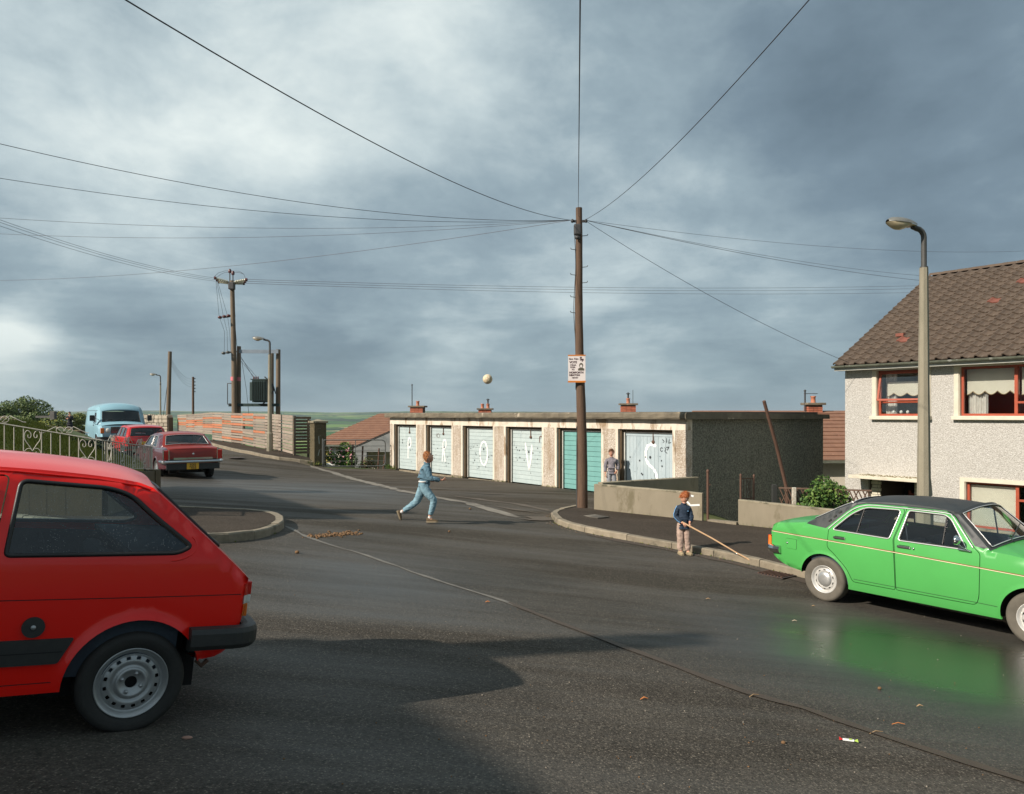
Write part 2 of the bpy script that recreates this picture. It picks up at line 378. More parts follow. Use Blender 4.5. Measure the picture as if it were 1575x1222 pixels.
def gzn(x, y):
    x = np.clip(np.asarray(x, float), -62, 32); y = np.clip(np.asarray(y, float), -22, 72)
    r2 = (x[..., None]-CTRL[:, 0])**2+(y[..., None]-CTRL[:, 1])**2
    return (0.5*r2*np.log(r2+1e-12)) @ TW[:-3]+TW[-3]+TW[-2]*x+TW[-1]*y
def gz(x, y): return float(gzn(np.array(x), np.array(y)))
def G(px, py, dz=0.0):
    """the ground point seen at a place of the photograph (used once, to survey the site)"""
    d = Vector(((px-787.5)/FPX, 1, -(py-638)/FPX)); t = 1.5
    while t < 90:
        p = d*t
        if EYE+p.z < gz(p.x, p.y)+dz:
            lo, hi = t-0.1, t
            for _ in range(18):
                m = (lo+hi)/2; p = d*m
                if EYE+p.z < gz(p.x, p.y)+dz: hi = m
                else: lo = m
            return Vector((p.x, p.y))
        t += 0.1
    return Vector((d.x*60, d.y*60))
def PT(px, py, Y): return Vector(((px-787.5)/FPX*Y, Y, EYE-(py-638)/FPX*Y))
U = Vector((0.59, -0.807)); U.normalize()               # along the road, towards us and right
V_ = Vector((-U.y, U.x)); V_ = Vector((0.807, 0.59)); V_.normalize()   # across the road, away from us
EDGE = [(-60, 86), (-23.5, 52.8), (-17.6, 44.6), (-9.8, 34.0), (-8.2, 33.6), (-5.1, 33.4), (4.45, 20.2), (4.6, 17.1), (7.2, 15.4), (11.4, 10.4), (15.5, 4.2), (30, -17)]
EA = np.array(EDGE)
def drop_at(x, y):
    x = np.asarray(x, float); y = np.asarray(y, float)
    A = EA[:-1]; B = EA[1:]; d = B-A
    t = np.clip(((x[..., None]-A[:, 0])*d[:, 0]+(y[..., None]-A[:, 1])*d[:, 1])/(d**2).sum(1), 0, 1)
    qx = x[..., None]-(A[:, 0]+d[:, 0]*t); qy = y[..., None]-(A[:, 1]+d[:, 1]*t); dist2 = qx**2+qy**2
    k = dist2.argmin(-1); dist = np.sqrt(np.take_along_axis(dist2, k[..., None], -1)[..., 0])
    cr = d[k, 0]*(np.take_along_axis(qy, k[..., None], -1)[..., 0])-d[k, 1]*(np.take_along_axis(qx, k[..., None], -1)[..., 0])
    s = np.where(cr > 0, dist, -dist)
    def sm(v): v = np.clip(v, 0, 1); return v*v*(3-2*v)
    return 1.35*sm(s/4.5)+np.where(s > 12, (np.minimum(s, 520)-12)*0.075, 0)
def tzn(x, y):
    g = gzn(x, y)-drop_at(x, y)
    r = np.sqrt(np.asarray(x)**2+np.asarray(y)**2)
    # valley floor, then far hills
    az = np.arctan2(x, y)
    hill = 17+6*np.sin(az*6+3.1)+5*np.sin(az*15+2.0)+2.5*np.sin(az*37)
    f = np.clip((r-900)/3800, 0, 1); f = f*f*(3-2*f)
    valley = -32+6*np.sin(np.asarray(x)/170)*np.cos(np.asarray(y)/210)
    b = np.clip((r-160)/300, 0, 1)
    return (g*(1-b)+np.minimum(g, valley)*b)*(1-f)+(hill*0.9)*f
def drape(name, poly, dz, mat, res=0.5, kind='structure', zf=None, parent=None, thick=0.0):
    P = densify(poly, res); V, T = cdt(P, [], res)
    A = np.array(V); Z = (zf or gzn)(A[:, 0], A[:, 1])+dz
    mb = MB(); mb.add([(x, y, z) for (x, y), z in zip(V, Z)], T, 0, True)
    if thick:
        n = len(P); Pz = (zf or gzn)(np.array(P)[:, 0], np.array(P)[:, 1])
        top = [(p[0], p[1], z+dz) for p, z in zip(P, Pz)]; bot = [(p[0], p[1], z+dz-thick) for p, z in zip(P, Pz)]
        mb.add(top+bot, [(i, (i+1) % n, n+(i+1) % n, n+i) for i in range(n)], 0)
    o = mb.build(name, mat, parent)
    if kind and not parent: o['kind'] = kind
    return o
# ================================================================ GROUND, ROADS, PAVEMENTS
ROAD_WET = ((4.7, 6.7, 2.3, 1.1), (3.6, 8.3, 1.5, 0.5), (-9.5, 21.0, 3.5, 0.45), (-4.5, 20, 3.5, 0.35), (-1.2, 9.5, 2.0, 0.25))
m_road = asphalt('road_asphalt', (0.054, 0.049, 0.041), (0.090, 0.080, 0.067), (0.42, 0.36, 0.27), wet=ROAD_WET, wetbase=0.08)
m_side = asphalt('side_road_asphalt', (0.056, 0.050, 0.042), (0.093, 0.082, 0.068), (0.43, 0.37, 0.29), wet=((-1.6, 8.6, 1.6, 0.55), (-1.2, 4.0, 1.2, 0.2)), wetbase=0.10)
m_fore = asphalt('forecourt_asphalt', (0.058, 0.049, 0.038), (0.10, 0.084, 0.066), (0.30, 0.26, 0.2), wetbase=0.10)
m_pave = asphalt('pavement_asphalt', (0.055, 0.045, 0.036), (0.078, 0.064, 0.051), (0.24, 0.2, 0.16), wetbase=-0.1, rough=0.8)
m_conc = M('kerb_concrete', (0.30, 0.255, 0.185), (0.18, 0.15, 0.105), scale=7, rough=0.85, bump=0.5, bscale=50, c3=(0.13, 0.115, 0.08), c3amt=0.44, c3scale=3, world_co=True, rnd=0.15)
m_chan = M('channel_concrete', (0.27, 0.245, 0.20), (0.15, 0.13, 0.105), scale=2.5, rough=0.8, bump=0.4, bscale=60, c3=(0.09, 0.08, 0.065), c3amt=0.47, c3scale=1.4, world_co=True)
m_tar = M('tar_band_brown', (0.080, 0.058, 0.040), (0.062, 0.046, 0.033), scale=8, rough=0.7, bump=0.5, bscale=80, world_co=True)
m_joint = M('joint_pale', (0.21, 0.195, 0.165), (0.12, 0.11, 0.095), scale=5, rough=0.75, bump=0.4, world_co=True)
m_soil = M('rough_ground', (0.075, 0.085, 0.035), (0.11, 0.10, 0.05), scale=0.6, rough=0.95, bump=0.8, bscale=9, c3=(0.10, 0.075, 0.05), c3amt=0.45, world_co=True, bdist=0.05)

def country_mat():
    m = D.materials.new('country_fields'); m.use_nodes = True; t = m.node_tree; L = t.links; b = t.nodes['Principled BSDF']
    P = N(t, 'ShaderNodeNewGeometry').outputs['Position']
    mp = N(t, 'ShaderNodeMapping'); mp.inputs['Scale'].default_value = (1, 0.8, 0); L.new(P, mp.inputs[0])
    nz = N(t, 'ShaderNodeTexNoise', i_Scale=0.004, i_Detail=4.0); L.new(mp.outputs[0], nz.inputs['Vector'])
    wv = vmth(t, 'ADD', mp.outputs[0], None); 
    off = N(t, 'ShaderNodeVectorMath', operation='SCALE'); L.new(nz.outputs['Color'], off.inputs[0]); off.inputs['Scale'].default_value = 120
    q = vmth(t, 'ADD', mp.outputs[0], off.outputs[0])
    v = N(t, 'ShaderNodeTexVoronoi', i_Scale=0.0062, feature='F1'); L.new(q, v.inputs['Vector'])
    e = N(t, 'ShaderNodeTexVoronoi', i_Scale=0.0062, feature='DISTANCE_TO_EDGE'); L.new(q, e.inputs['Vector'])
    sc = N(t, 'ShaderNodeSeparateColor'); L.new(v.outputs['Color'], sc.inputs[0])
    c = ramp(t, sc.outputs[0], [(0.0, (0.05, 0.12, 0.03)), (0.3, (0.13, 0.22, 0.05)), (0.55, (0.24, 0.30, 0.10)), (0.75, (0.07, 0.12, 0.045)), (0.9, (0.34, 0.32, 0.16))], 'CONSTANT')
    h = ramp(t, e.outputs['Distance'], [(0.03, 1.0), (0.055, 0.0)], 'LINEAR')
    w = N(t, 'ShaderNodeTexNoise', i_Scale=0.0022, i_Detail=6.0, i_Roughness=0.65); L.new(P, w.inputs['Vector'])
    wd = ramp(t, w.outputs[0], [(0.52, 0.0), (0.56, 1.0)], 'LINEAR')
    f = mth(t, 'MAXIMUM', h, wd)
    mx = N(t, 'ShaderNodeMix', data_type='RGBA'); L.new(f, mx.inputs[0]); L.new(c, mx.inputs[6]); mx.inputs[7].default_value = (0.028, 0.05, 0.025, 1)
    # close by: rough grass and soil
    nn = N(t, 'ShaderNodeTexNoise', i_Scale=0.8, i_Detail=8.0); L.new(P, nn.inputs['Vector'])
    near = ramp(t, nn.outputs[0], [(0.35, (0.05, 0.075, 0.025)), (0.62, (0.12, 0.13, 0.055))], 'LINEAR')
    dist = vmth(t, 'LENGTH', P); nf = mth(t, 'MULTIPLY', mth(t, 'SUBTRACT', dist, 90), 0.01, clamp=True)
    m2 = N(t, 'ShaderNodeMix', data_type='RGBA'); L.new(nf, m2.inputs[0]); L.new(near, m2.inputs[6]); L.new(mx.outputs[2], m2.inputs[7])
    L.new(m2.outputs[2], b.inputs['Base Color']); b.inputs['Roughness'].default_value = 0.95; b.inputs['Specular IOR Level'].default_value = 0.1
    MATS['country'] = m; return m
m_country = country_mat()
def terrain():
    rs = [0.0]+list(np.geomspace(1.2, 9000, 150)); na = 260; vs = []; fs = []
    # finer steps ahead of the camera
    angs = np.concatenate([np.linspace(-50, 50, 180), np.linspace(52, 308, na-180)])
    A = np.radians(angs); K = len(A)
    rr, aa = np.meshgrid(rs[1:], A, indexing='ij'); X = rr*np.sin(aa); Y = rr*np.cos(aa); Z = tzn(X, Y)-0.10
    far = np.clip((rr-3500)/1500, 0, 1)
    Z = Z+far*1.5*np.sin(X/90+Y/130)*np.sin(X/47)
    vs = [(0, 0, gz(0, 0)-0.1)]+[(X[i, k], Y[i, k], Z[i, k]) for i in range(len(rs)-1) for k in range(K)]
    for k in range(K): fs.append((0, 1+(k+1) % K, 1+k))
    for i in range(len(rs)-2):
        for k in range(K):
            a = 1+i*K+k; b = 1+i*K+(k+1) % K; fs.append((a, b, b+K, a+K))
    mb = MB(); mb.add(vs, fs, 0, True); o = mb.build('ground', m_country); o['kind'] = 'structure'
terrain()

# survey points from the photograph
K_FAR = [G(885, 784), G(866, 788), G(853, 791), G(847.5, 796), G(853, 805), G(871, 812), G(911, 822), G(964, 831.5), G(1033, 844), G(1089, 854.5), G(1151, 868), G(1222, 886)]
e0 = K_FAR[-1]; K_FAR += [e0+U*q for q in (1, 2.5, 4, 7, 11, 16, 24)]
W_CORNER = Vector((1.92, 17.72)); W_B = Vector((4.13, 16.62)); W_C = Vector((4.80, 16.22)); W_D = Vector((6.9, 14.9)); W_E = W_D+U*14
road_poly = [(-62, 84), (-24.5, 51.6), (-18.6, 43.2), (-15.2, 40.0), (-11.2, 34.6), (-9.0, 32.4), (-7.6, 31.6), (-5.3, 33.0), (4.4, 20.0), (1.95, 17.9), (4.2, 16.75), (6.95, 15.0), (15.2, 3.6), (24, -9), (-14, -14), (-62, 10)]
drape('road', road_poly, 0.0, m_road, 0.55)
CH = [G(478, 717), G(512, 727), G(560, 741.5), G(614, 755), G(668, 765), G(722, 775), G(752, 784), G(797, 797)]
CH2 = [G(700, 764), G(745, 770), G(800, 777), G(846, 787)]
fore = [tuple(p) for p in CH[:6]]+[tuple(G(790, 793)), tuple(G(845, 795)), tuple(G(853, 790.5)), tuple(G(868, 787)), (1.3, 18.0), (1.95, 17.9), (4.4, 20.05), (-5.2, 33.0), (-7.6, 31.9), (-8.0, 32.2)]
drape('garage_forecourt', fore, 0.005, m_fore, 0.5)
JN = [G(x, y) for x, y in ((438, 810), (470, 826), (510, 840), (563, 855), (613, 873), (634, 881), (675, 895), (782, 928), (858, 959), (960, 997), (1150, 1068), (1237, 1092), (1350, 1131), (1575, 1204))]
e1 = (JN[-1]-JN[-2]).normalized(); JN.append(JN[-1]+e1*6)
side = [tuple(p) for p in JN]+[(12, -8), (-14, -12), (-20, 11.5), (-6.5, 11.2), tuple(G(349, 835)), tuple(G(400, 830)), tuple(G(432, 818))]
drape('side_road', side, 0.005, m_side, 0.45)
def ribbon(name, pts, w, dz, mat, kind='structure', res=0.35, wob=0.0, seed=1, ends=True):
    rnd = random.Random(seed)
    P = [Vector(p) for p in densify([tuple(p) for p in pts], res, False)]; vs = []; n = len(P)
    for i, p in enumerate(P):
        d = (P[min(i+1, n-1)]-P[max(i-1, 0)]).normalized(); s = Vector((-d.y, d.x))
        ww = w*(1+rnd.uniform(-wob, wob))
        if ends and i in (0, n-1): ww *= 0.35
        o = rnd.uniform(-wob, wob)*w*0.4
        for k in (-0.5, 0.0, 0.5):
            q = p+s*(ww*k+o); vs.append((q.x, q.y, gz(q.x, q.y)+dz))
    fs = []
    for i in range(n-1):
        for k in (0, 1): a = i*3+k; fs.append((a, a+3, a+4, a+1))
    mb = MB(); mb.add(vs, fs, 0, True); o = mb.build(name, mat)
    if kind: o['kind'] = kind
    return o
ribbon('road_channel', CH, 0.30, 0.010, m_chan, wob=0.25, seed=3)
m_pdirt = M('pale_dirt', (0.13, 0.105, 0.078), (0.085, 0.07, 0.052), scale=9, rough=0.9, world_co=True)
ribbon('road_channel', CH2, 0.20, 0.014, m_pdirt, wob=0.5, seed=4)
ribbon('road_joint', JN[:10], 0.06, 0.011, m_joint, wob=0.45, seed=5)
ribbon('tar_band', JN[7:], 0.09, 0.014, m_tar, wob=0.3, seed=6)
ribbon('road_channel', [p+V_*-0.2 for p in K_FAR[6:16]], 0.16, 0.009, m_tar, wob=0.4, seed=8)
for (a, b, w, s_) in ((G(640, 752), G(690, 753), .25, 1), (G(812, 801), G(846, 797), .5, 2), (G(760, 780), G(830, 791), .18, 3), (G(705, 758), G(800, 763), .12, 9)):
    ribbon('mortar_stain', [a, (a+b)/2, b], w, 0.018, m_pdirt, wob=0.6, seed=s_)

def kerbed(name, kerb, back, mat, hgt=0.11, stone=0.86, kw=0.13, nstones=60, seed=2):
    """pavement slab with a row of kerb stones along its edge, each stone its own part"""
    rnd = random.Random(seed)
    kp = [Vector(p) for p in kerb]
    P = [Vector(p) for p in densify([tuple(p) for p in kerb], 0.12, False)]
    inner = []
    cx = sum((Vector(b) for b in back), Vector((0, 0)))/len(back)
    n = len(P)
    def side(i):
        d = (P[min(i+1, n-1)]-P[max(i-1, 0)]).normalized(); return Vector((-d.y, d.x))
    sgn = 1 if True else -1
    mid = n//2
    if (P[mid]+side(mid)*0.3-cx).length > (P[mid]-side(mid)*0.3-cx).length: sgn = -1
    inner = [P[i]+side(i)*sgn*(kw-0.004) for i in range(n)]
    poly = [tuple(p) for p in inner[::3]]+[tuple(inner[-1])]+[tuple(b) for b in back]
    o = drape(name, poly, hgt-0.008, mat, 0.45)
    # stones
    i = 0; acc = 0; cnt = 0
    while i < n-1 and cnt < nstones:
        j = i; L = 0; tgt = stone*rnd.uniform(0.94, 1.04)
        while j < n-1 and L < tgt: L += (P[j+1]-P[j]).length; j += 1
        idx = sorted(set([i, (i+j)//2, j])); g = 0.006
        ring = []
        lift = rnd.uniform(-0.006, 0.006)
        for q, k in enumerate(idx):
            p = P[k]; s = side(k)*sgn; d = (P[min(k+1, n-1)]-P[max(k-1, 0)]).normalized()
            sh = d*(g if q == 0 else (-g if q == len(idx)-1 else 0))
            z = gz(p.x, p.y)+lift
            for (a, hz) in ((0.0, -0.12), (0.0, hgt-0.02), (0.018, hgt), (kw, hgt), (kw, -0.12)):
                c = p+s*a+sh; ring.append((c.x, c.y, z+hz))
        mb = MB(); K = len(idx)
        fs = [(a*5+b, (a+1)*5+b, (a+1)*5+b+1, a*5+b+1) for a in range(K-1) for b in range(4)]
        fs += [(0, 1, 2, 3, 4), tuple(5*(K-1)+x for x in (4, 3, 2, 1, 0))]
        mb.add(ring, fs); mb.build('kerb_stone', m_conc, o)
        i = j; cnt += 1
    return o
back_far = [tuple(W_E), tuple(W_D), tuple(W_C), tuple(W_B), tuple(W_CORNER), (1.45, 18.0)]
kerbed('pavement', K_FAR, back_far, m_pave)
K_NEAR = [Vector((-16, 10.2)), Vector((-7.5, 10.8)), G(330, 838.5), G(352, 835.5), G(385, 832), G(411, 826.5), G(428, 820), G(437, 813), G(436, 805), G(424, 799), G(405, 795.5), G(380, 794), G(292, 791)]
e2 = K_NEAR[-1]; K_NEAR += [e2+Vector((-1.6, 0.6)), e2+Vector((-3.0, 2.6)), e2+Vector((-6, 7))]
kerbed('pavement', K_NEAR, [(-14, 19), (-18, 14), (-18, 10.4)], m_pave, seed=5, hgt=0.13)
K_TOP = [G(494, 715), G(462, 711.5), G(430, 708), G(400, 703), G(368, 696.5), G(345, 691), G(325, 685.5)]
e3 = K_TOP[-1]; dd = (K_TOP[-1]-K_TOP[-2]).normalized(); K_TOP += [e3+dd*4, e3+dd*10]
kerbed('pavement', K_TOP, [(-24.6, 53.2), (-17.4, 44.0), (-14.4, 40.8), (-12.0, 36.9), (-9.5, 33.6), (-8.6, 33.2)], m_pave, seed=9, hgt=0.12)

# ================================================================ GARAGES
m_gwall = render_mat('garage_render', (0.72, 0.67, 0.59), (0.34, 0.27, 0.20), (0.28, 0.20, 0.12), scale=34, bump=0.9, stain_amt=0.54)
m_gsmooth = M('garage_smooth_render', (0.71, 0.65, 0.55), (0.57, 0.50, 0.40), scale=3.5, rough=0.9, bump=0.3, bscale=40, c3=(0.30, 0.22, 0.14), c3amt=0.46, c3scale=3.2, stretch=(1, 1, 0.3), world_co=True)
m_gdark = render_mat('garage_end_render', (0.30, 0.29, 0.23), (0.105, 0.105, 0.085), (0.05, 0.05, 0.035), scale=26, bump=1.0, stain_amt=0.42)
m_roofslab = M('roof_slab_concrete', (0.20, 0.17, 0.12), (0.10, 0.085, 0.06), scale=3, rough=0.9, bump=0.6, bscale=30, c3=(0.42, 0.36, 0.27), c3amt=0.40, c3scale=2.0, world_co=True)
m_felt = M('roof_felt', (0.10, 0.10, 0.09), (0.06, 0.06, 0.055), scale=2, rough=0.95, world_co=True)
m_jamb = M('timber_jamb_shaded', (0.10, 0.062, 0.03), (0.07, 0.045, 0.022), scale=8, rough=0.8)
m_wframe = M('white_door_frame', (0.66, 0.64, 0.58), (0.48, 0.46, 0.42), scale=9, rough=0.6)
def door_mat(name, c, c2, spot, amt): return M(name, c, c2, scale=5, rough=0.62, bump=0.15, bscale=25, c3=spot, c3amt=amt, c3scale=7.5, rnd=0.035, stretch=(1, 1, 0.55))
m_pale = door_mat('pale_blue_board', (0.47, 0.545, 0.535), (0.38, 0.46, 0.46), (0.26, 0.31, 0.31), 0.375)
m_teal = door_mat('teal_board', (0.17, 0.38, 0.35), (0.14, 0.33, 0.31), (0.30, 0.52, 0.48), 0.33)
m_grey = door_mat('grey_blue_board', (0.43, 0.50, 0.52), (0.33, 0.41, 0.44), (0.16, 0.20, 0.22), 0.37)
m_white = M('white_paint', (0.84, 0.85, 0.82), (0.72, 0.74, 0.72), scale=14, rough=0.6)
m_blackpaint = M('black_mark', (0.03, 0.035, 0.04), rough=0.6)
m_rust = M('rusty_steel', (0.13, 0.065, 0.04), (0.09, 0.05, 0.035), scale=20, rough=0.8, bump=0.3)
GP = Vector((4.52, 19.87)); GR = atan2(U.y, U.x)
garage = thing('garage_block', 'long low block of six rendered lock-up garages with painted doors behind the forecourt', 'garages', (GP.x, GP.y, 0), GR)
# local frame: x along U (0 = right hand corner, negative to the left), y away from the road
GZB, GZT = -1.05, 1.42
PITCH = 2.745; 
def kx(k): return -(5.876-k)*PITCH
doors = [(kx(k)-0.12, kx(k)+w) for k, w in ((0, 1.84), (1, 1.84), (2, 1.86), (3, 1.88), (4, 1.93), (5, 1.93))]
DTOP = 1.14; DBOT = -0.78
XL = -16.62
def garage_build():
    holes = [[(a, DBOT), (b, DBOT), (b, DTOP), (a, DTOP)] for a, b in doors]
    xs = [XL]; mb = MB()
    # piers between the doors, pebble dashed, and the smooth beam above
    edges = [XL]+[v for ab in doors for v in ab]+[0.0]
    for i in range(0, len(edges), 2):
        a, b = edges[i], edges[i+1]
        ba = a if i == 0 else a+0.10; bb = b-0.10 if i < 12 and i+1 < len(edges)-1 else b
        p = MB(); p.box(((ba+bb)/2, 0.11, (DBOT-0.45+DTOP)/2), (bb-ba, 0.22, DTOP-DBOT+0.45)); p.build('pier', m_gwall, garage)
        # smooth margin bands each side of the opening
        for (s0, s1) in ((a, ba), (bb, b)):
            if s1-s0 > 0.01:
                q = MB(); q.box(((s0+s1)/2, 0.102, (DBOT+DTOP)/2-0.1), (s1-s0, 0.228, DTOP-DBOT+0.2)); q.build('pier_margin', m_gsmooth, garage)
        q = MB(); q.box(((a+b)/2, 0.095, DBOT-0.16), (b-a+0.02, 0.26, 0.42)); q.build('plinth', m_conc, garage)
    q = MB(); q.box(((XL+0)/2, 0.108, (DTOP+GZT)/2), (-XL, 0.222, GZT-DTOP)); q.build('lintel_beam', m_gsmooth, garage)
    # end walls and back wall
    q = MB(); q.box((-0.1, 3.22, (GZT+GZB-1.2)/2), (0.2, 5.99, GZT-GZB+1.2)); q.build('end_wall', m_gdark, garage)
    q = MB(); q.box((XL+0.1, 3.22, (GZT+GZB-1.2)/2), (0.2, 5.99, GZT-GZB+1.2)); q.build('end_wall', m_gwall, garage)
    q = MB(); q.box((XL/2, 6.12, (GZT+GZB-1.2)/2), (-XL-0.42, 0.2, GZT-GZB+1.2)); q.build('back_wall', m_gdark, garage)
    # thick flat roof slab with a rough worn edge
    r = MB(); nx = 60; vs = []; rnd = random.Random(3)
    x0, x1 = XL-0.10, 0.16
    prof = [(-0.20, GZT+0.005), (-0.22, GZT+0.05), (-0.215, GZT+0.15), (-0.19, GZT+0.19), (0.1, GZT+0.195), (6.3, GZT+0.14), (6.32, GZT), (-0.20, GZT+0.005)]
    for i in range(nx+1):
        x = x0+(x1-x0)*i/nx
        for (y, z) in prof[:-1]: vs.append((x, y+(rnd.uniform(-0.012, 0.012) if y < 1 else 0), z+rnd.uniform(-0.010, 0.010)*(1 if z > GZT+0.03 else 0)))
    k = len(prof)-1
    fs = [(i*k+a, (i+1)*k+a, (i+1)*k+(a+1) % k, i*k+(a+1) % k) for i in range(nx) for a in range(k)]+[tuple(range(k)), tuple(nx*k+a for a in range(k-1, -1, -1))]
    r.add(vs, fs, 0); r.build('roof_slab', m_roofslab, garage)
    f = MB(); f.box((XL/2, 3.1, GZT+0.165), (-XL-0.1, 5.8, 0.08)); f.build('roof_felt', m_felt, garage)
    f = MB(); f.box((XL/2, 3.0, -0.86), (-XL-0.5, 5.6, 0.1)); f.build('garage_floor', m_conc, garage)
garage_build()
def strokes(name, polys, w, mat, parent, y, jit=0.0, seed=1):
    """flat painted strokes on a plane facing -y"""
    rnd = random.Random(seed); mb = MB()
    for pl in polys:
        P = [Vector(p) for p in densify(pl, 0.05, False)]; vs = []; n = len(P)
        for i, p in enumerate(P):
            d = (P[min(i+1, n-1)]-P[max(i-1, 0)]).normalized(); s = Vector((-d.y, d.x)); ww = w*(1+rnd.uniform(-jit, jit))
            if i in (0, n-1): ww *= 0.6
            for sg in (-0.5, 0.5): q = p+s*ww*sg; vs.append((q.x, y, q.y))
        mb.add(vs, [(i*2, i*2+1, i*2+3, i*2+2) for i in range(n-1)])
    return mb.build(name, mat, parent)
def arc(cx, cz, rx, rz, a0, a1, n=14): return [(cx+rx*cos(R(a0+(a1-a0)*i/n)), cz+rz*sin(R(a0+(a1-a0)*i/n))) for i in range(n+1)]
LET = {
 'P': [[(0, -0.42), (0.0, 0.32)], [(0, 0.30), (0.05, 0.42), (0.15, 0.45), (0.24, 0.38), (0.25, 0.22), (0.18, 0.08), (0.02, 0.02)]],
 'R': [[(-0.06, -0.42), (0.0, 0.02), (0.0, 0.36)], [(0, 0.32), (0.06, 0.42), (0.17, 0.44), (0.24, 0.36), (0.24, 0.24), (0.16, 0.12), (0.05, 0.08)], [(0.05, 0.06), (0.12, -0.15), (0.17, -0.42)]],
 'O': [arc(0.0, 0, 0.24, 0.42, 60, 420, 26)],
 'V': [[(-0.20, 0.46), (-0.12, 0.1), (0.02, -0.46)], [(0.02, -0.46), (0.13, 0.02), (0.17, 0.40)]],
 'S': [[(0.22, 0.46), (0.08, 0.53), (-0.10, 0.46), (-0.18, 0.30), (-0.16, 0.08), (-0.05, -0.06), (0.10, -0.14), (0.22, -0.28), (0.26, -0.46), (0.20, -0.62)], [(-0.34, -0.52), (-0.28, -0.68), (-0.14, -0.80)]]}
DOORSPEC = [('P', m_pale, 'lock-up door of pale boards painted with a white letter P', -0.15, 0.02), ('R', m_pale, 'lock-up door of pale boards painted with a white letter R', -0.05, 0.02),
            ('O', m_pale, 'lock-up door of pale boards painted with a white letter O', 0.05, 0.05), ('V', m_pale, 'pale door with a white letter V and two small dark letters', -0.02, 0.05),
            (None, m_teal, 'teal green slatted door without any letter', 0, 0), ('S', m_grey, 'grey blue door of upright boards with a white letter S', -0.02, 0.12)]
for i, ((a, b), (ch, mt, lab, ox, oz)) in enumerate(zip(doors, DOORSPEC)):
    # timber jambs and head, reveal shade put into their colour; pale inner frame
    y = 0.13
    f = MB(); f.box((a+0.034, y+0.03, (DBOT+DTOP)/2), (0.068, 0.18, DTOP-DBOT)); f.box((b-0.02, y+0.06, (DBOT+DTOP)/2), (0.04, 0.10, DTOP-DBOT)); f.box(((a+b)/2, y+0.05, DTOP-0.035), (b-a-0.14, 0.14, 0.07)); f.build('door_surround', m_jamb, garage)
    wf = MB(); wf.box((a+0.088, y+0.05, (DBOT+DTOP)/2-0.035), (0.03, 0.04, DTOP-DBOT-0.08)); wf.box(((a+b)/2+0.05, y+0.05, DTOP-0.09), (b-a-0.2, 0.04, 0.028)); wf.build('door_frame', m_wframe, garage)
    d = thing('garage_door', None, None); d.parent = garage; d['label'] = lab
    x0, x1 = a+0.112, b-0.04; z0, z1 = DBOT+0.02, DTOP-0.105; yy = y+0.10
    rnd = random.Random(40+i)
    bk = MB(); bk.box(((x0+x1)/2, yy+0.03, (z0+z1)/2), (x1-x0, 0.02, z1-z0)); bk.build('door_backing', m_blackpaint, d)
    if i != 5:
        nb = 13 if i < 4 else 12; h = (z1-z0)/nb
        for k in range(nb):
            p = MB(); zc = z0+(k+0.5)*h
            p.bbox(((x0+x1)/2, yy+rnd.uniform(-0.003, 0.003), zc), (x1-x0, 0.024, h-(0.009 if i == 4 else 0.006)), 0.005); p.build('board', mt, d)
    else:
        nb = 14; h = (x1-x0)/nb
        for k in range(nb):
            p = MB(); xc = x0+(k+0.5)*h
            p.bbox((xc, yy+rnd.uniform(-0.003, 0.003), (z0+z1)/2), (h-0.005, 0.024, z1-z0), 0.004); p.build('board', mt, d)
        p = MB(); p.box(((x0+x1)/2, yy-0.02, z1-0.05), (x1-x0, 0.012, 0.07)); p.build('cross_rail', mt, d)
    if ch:
        cx = (x0+x1)/2+ox; cz = 0.10+oz
        strokes('painted_letter', [[(cx+px_, cz+pz_) for px_, pz_ in s] for s in LET[ch]], 0.075 if ch != 'S' else 0.085, m_white, d, yy-0.0175, 0.3, i)
        # lock handle hanging from the head of the door
        if i != 2:
            hd = MB(); hc = (x0+x1)/2+(0.0 if i < 3 else 0.1); hd.box((hc, yy-0.03, z1-0.08), (0.025, 0.02, 0.26)); hd.lathe([(0.0, -0.055), (0.045, -0.05), (0.05, -0.02), (0.05, 0.0)], 10, 'y', (hc, yy-0.0, z1-0.24)); hd.build('lock_handle', m_rust, d)
        sp = MB()
        for q in range(16):
            sx = rnd.uniform(x0+0.1, x1-0.1); sz = rnd.uniform(z0+0.25, z1-0.55); s = rnd.uniform(0.010, 0.030)
            sp.lathe([(0, -0.001), (s, 0.0)], 7, 'y', (sx, yy-0.020, sz))
        sp.lathe([(0, -0.001), (0.04, 0.0)], 9, 'y', (cx+(0.1 if ch in 'PR' else 0), yy-0.0205, cz+0.15)) 
        sp.build('chipped_paint', m_blackpaint, d)
    if ch == 'V':
        strokes('small_lettering', [[(x1-0.36, 0.62), (x1-0.36, 0.84)], [(x1-0.36, 0.80), (x1-0.28, 0.85), (x1-0.25, 0.80)], [(x1-0.15, 0.62), (x1-0.15, 0.78)], [(x1-0.15, 0.86), (x1-0.13, 0.90)]], 0.035, m_rust, d, yy-0.0175, 0.2, 5)
    if ch == 'S':
        cx2 = x1-0.55
        strokes('small_lettering', [arc(cx2, 0.60, 0.05, 0.05, 30, 330, 8), [(cx2+0.10, 0.66), (cx2+0.16, 0.62), (cx2+0.11, 0.56), (cx2+0.20, 0.50)], [(cx2+0.16, 0.66), (cx2+0.26, 0.68), (cx2+0.20, 0.58)],
                                    [(cx2+0.02, 1.0-0.12), (cx2+0.1, 0.82), (cx2+0.04, 0.78)], [(cx2+0.18, 0.92), (cx2+0.18, 0.78)], [(cx2+0.28, 0.90), (cx2+0.25, 0.78), (cx2+0.34, 0.80)]], 0.022, m_blackpaint, d, yy-0.0175, 0.3, 6)
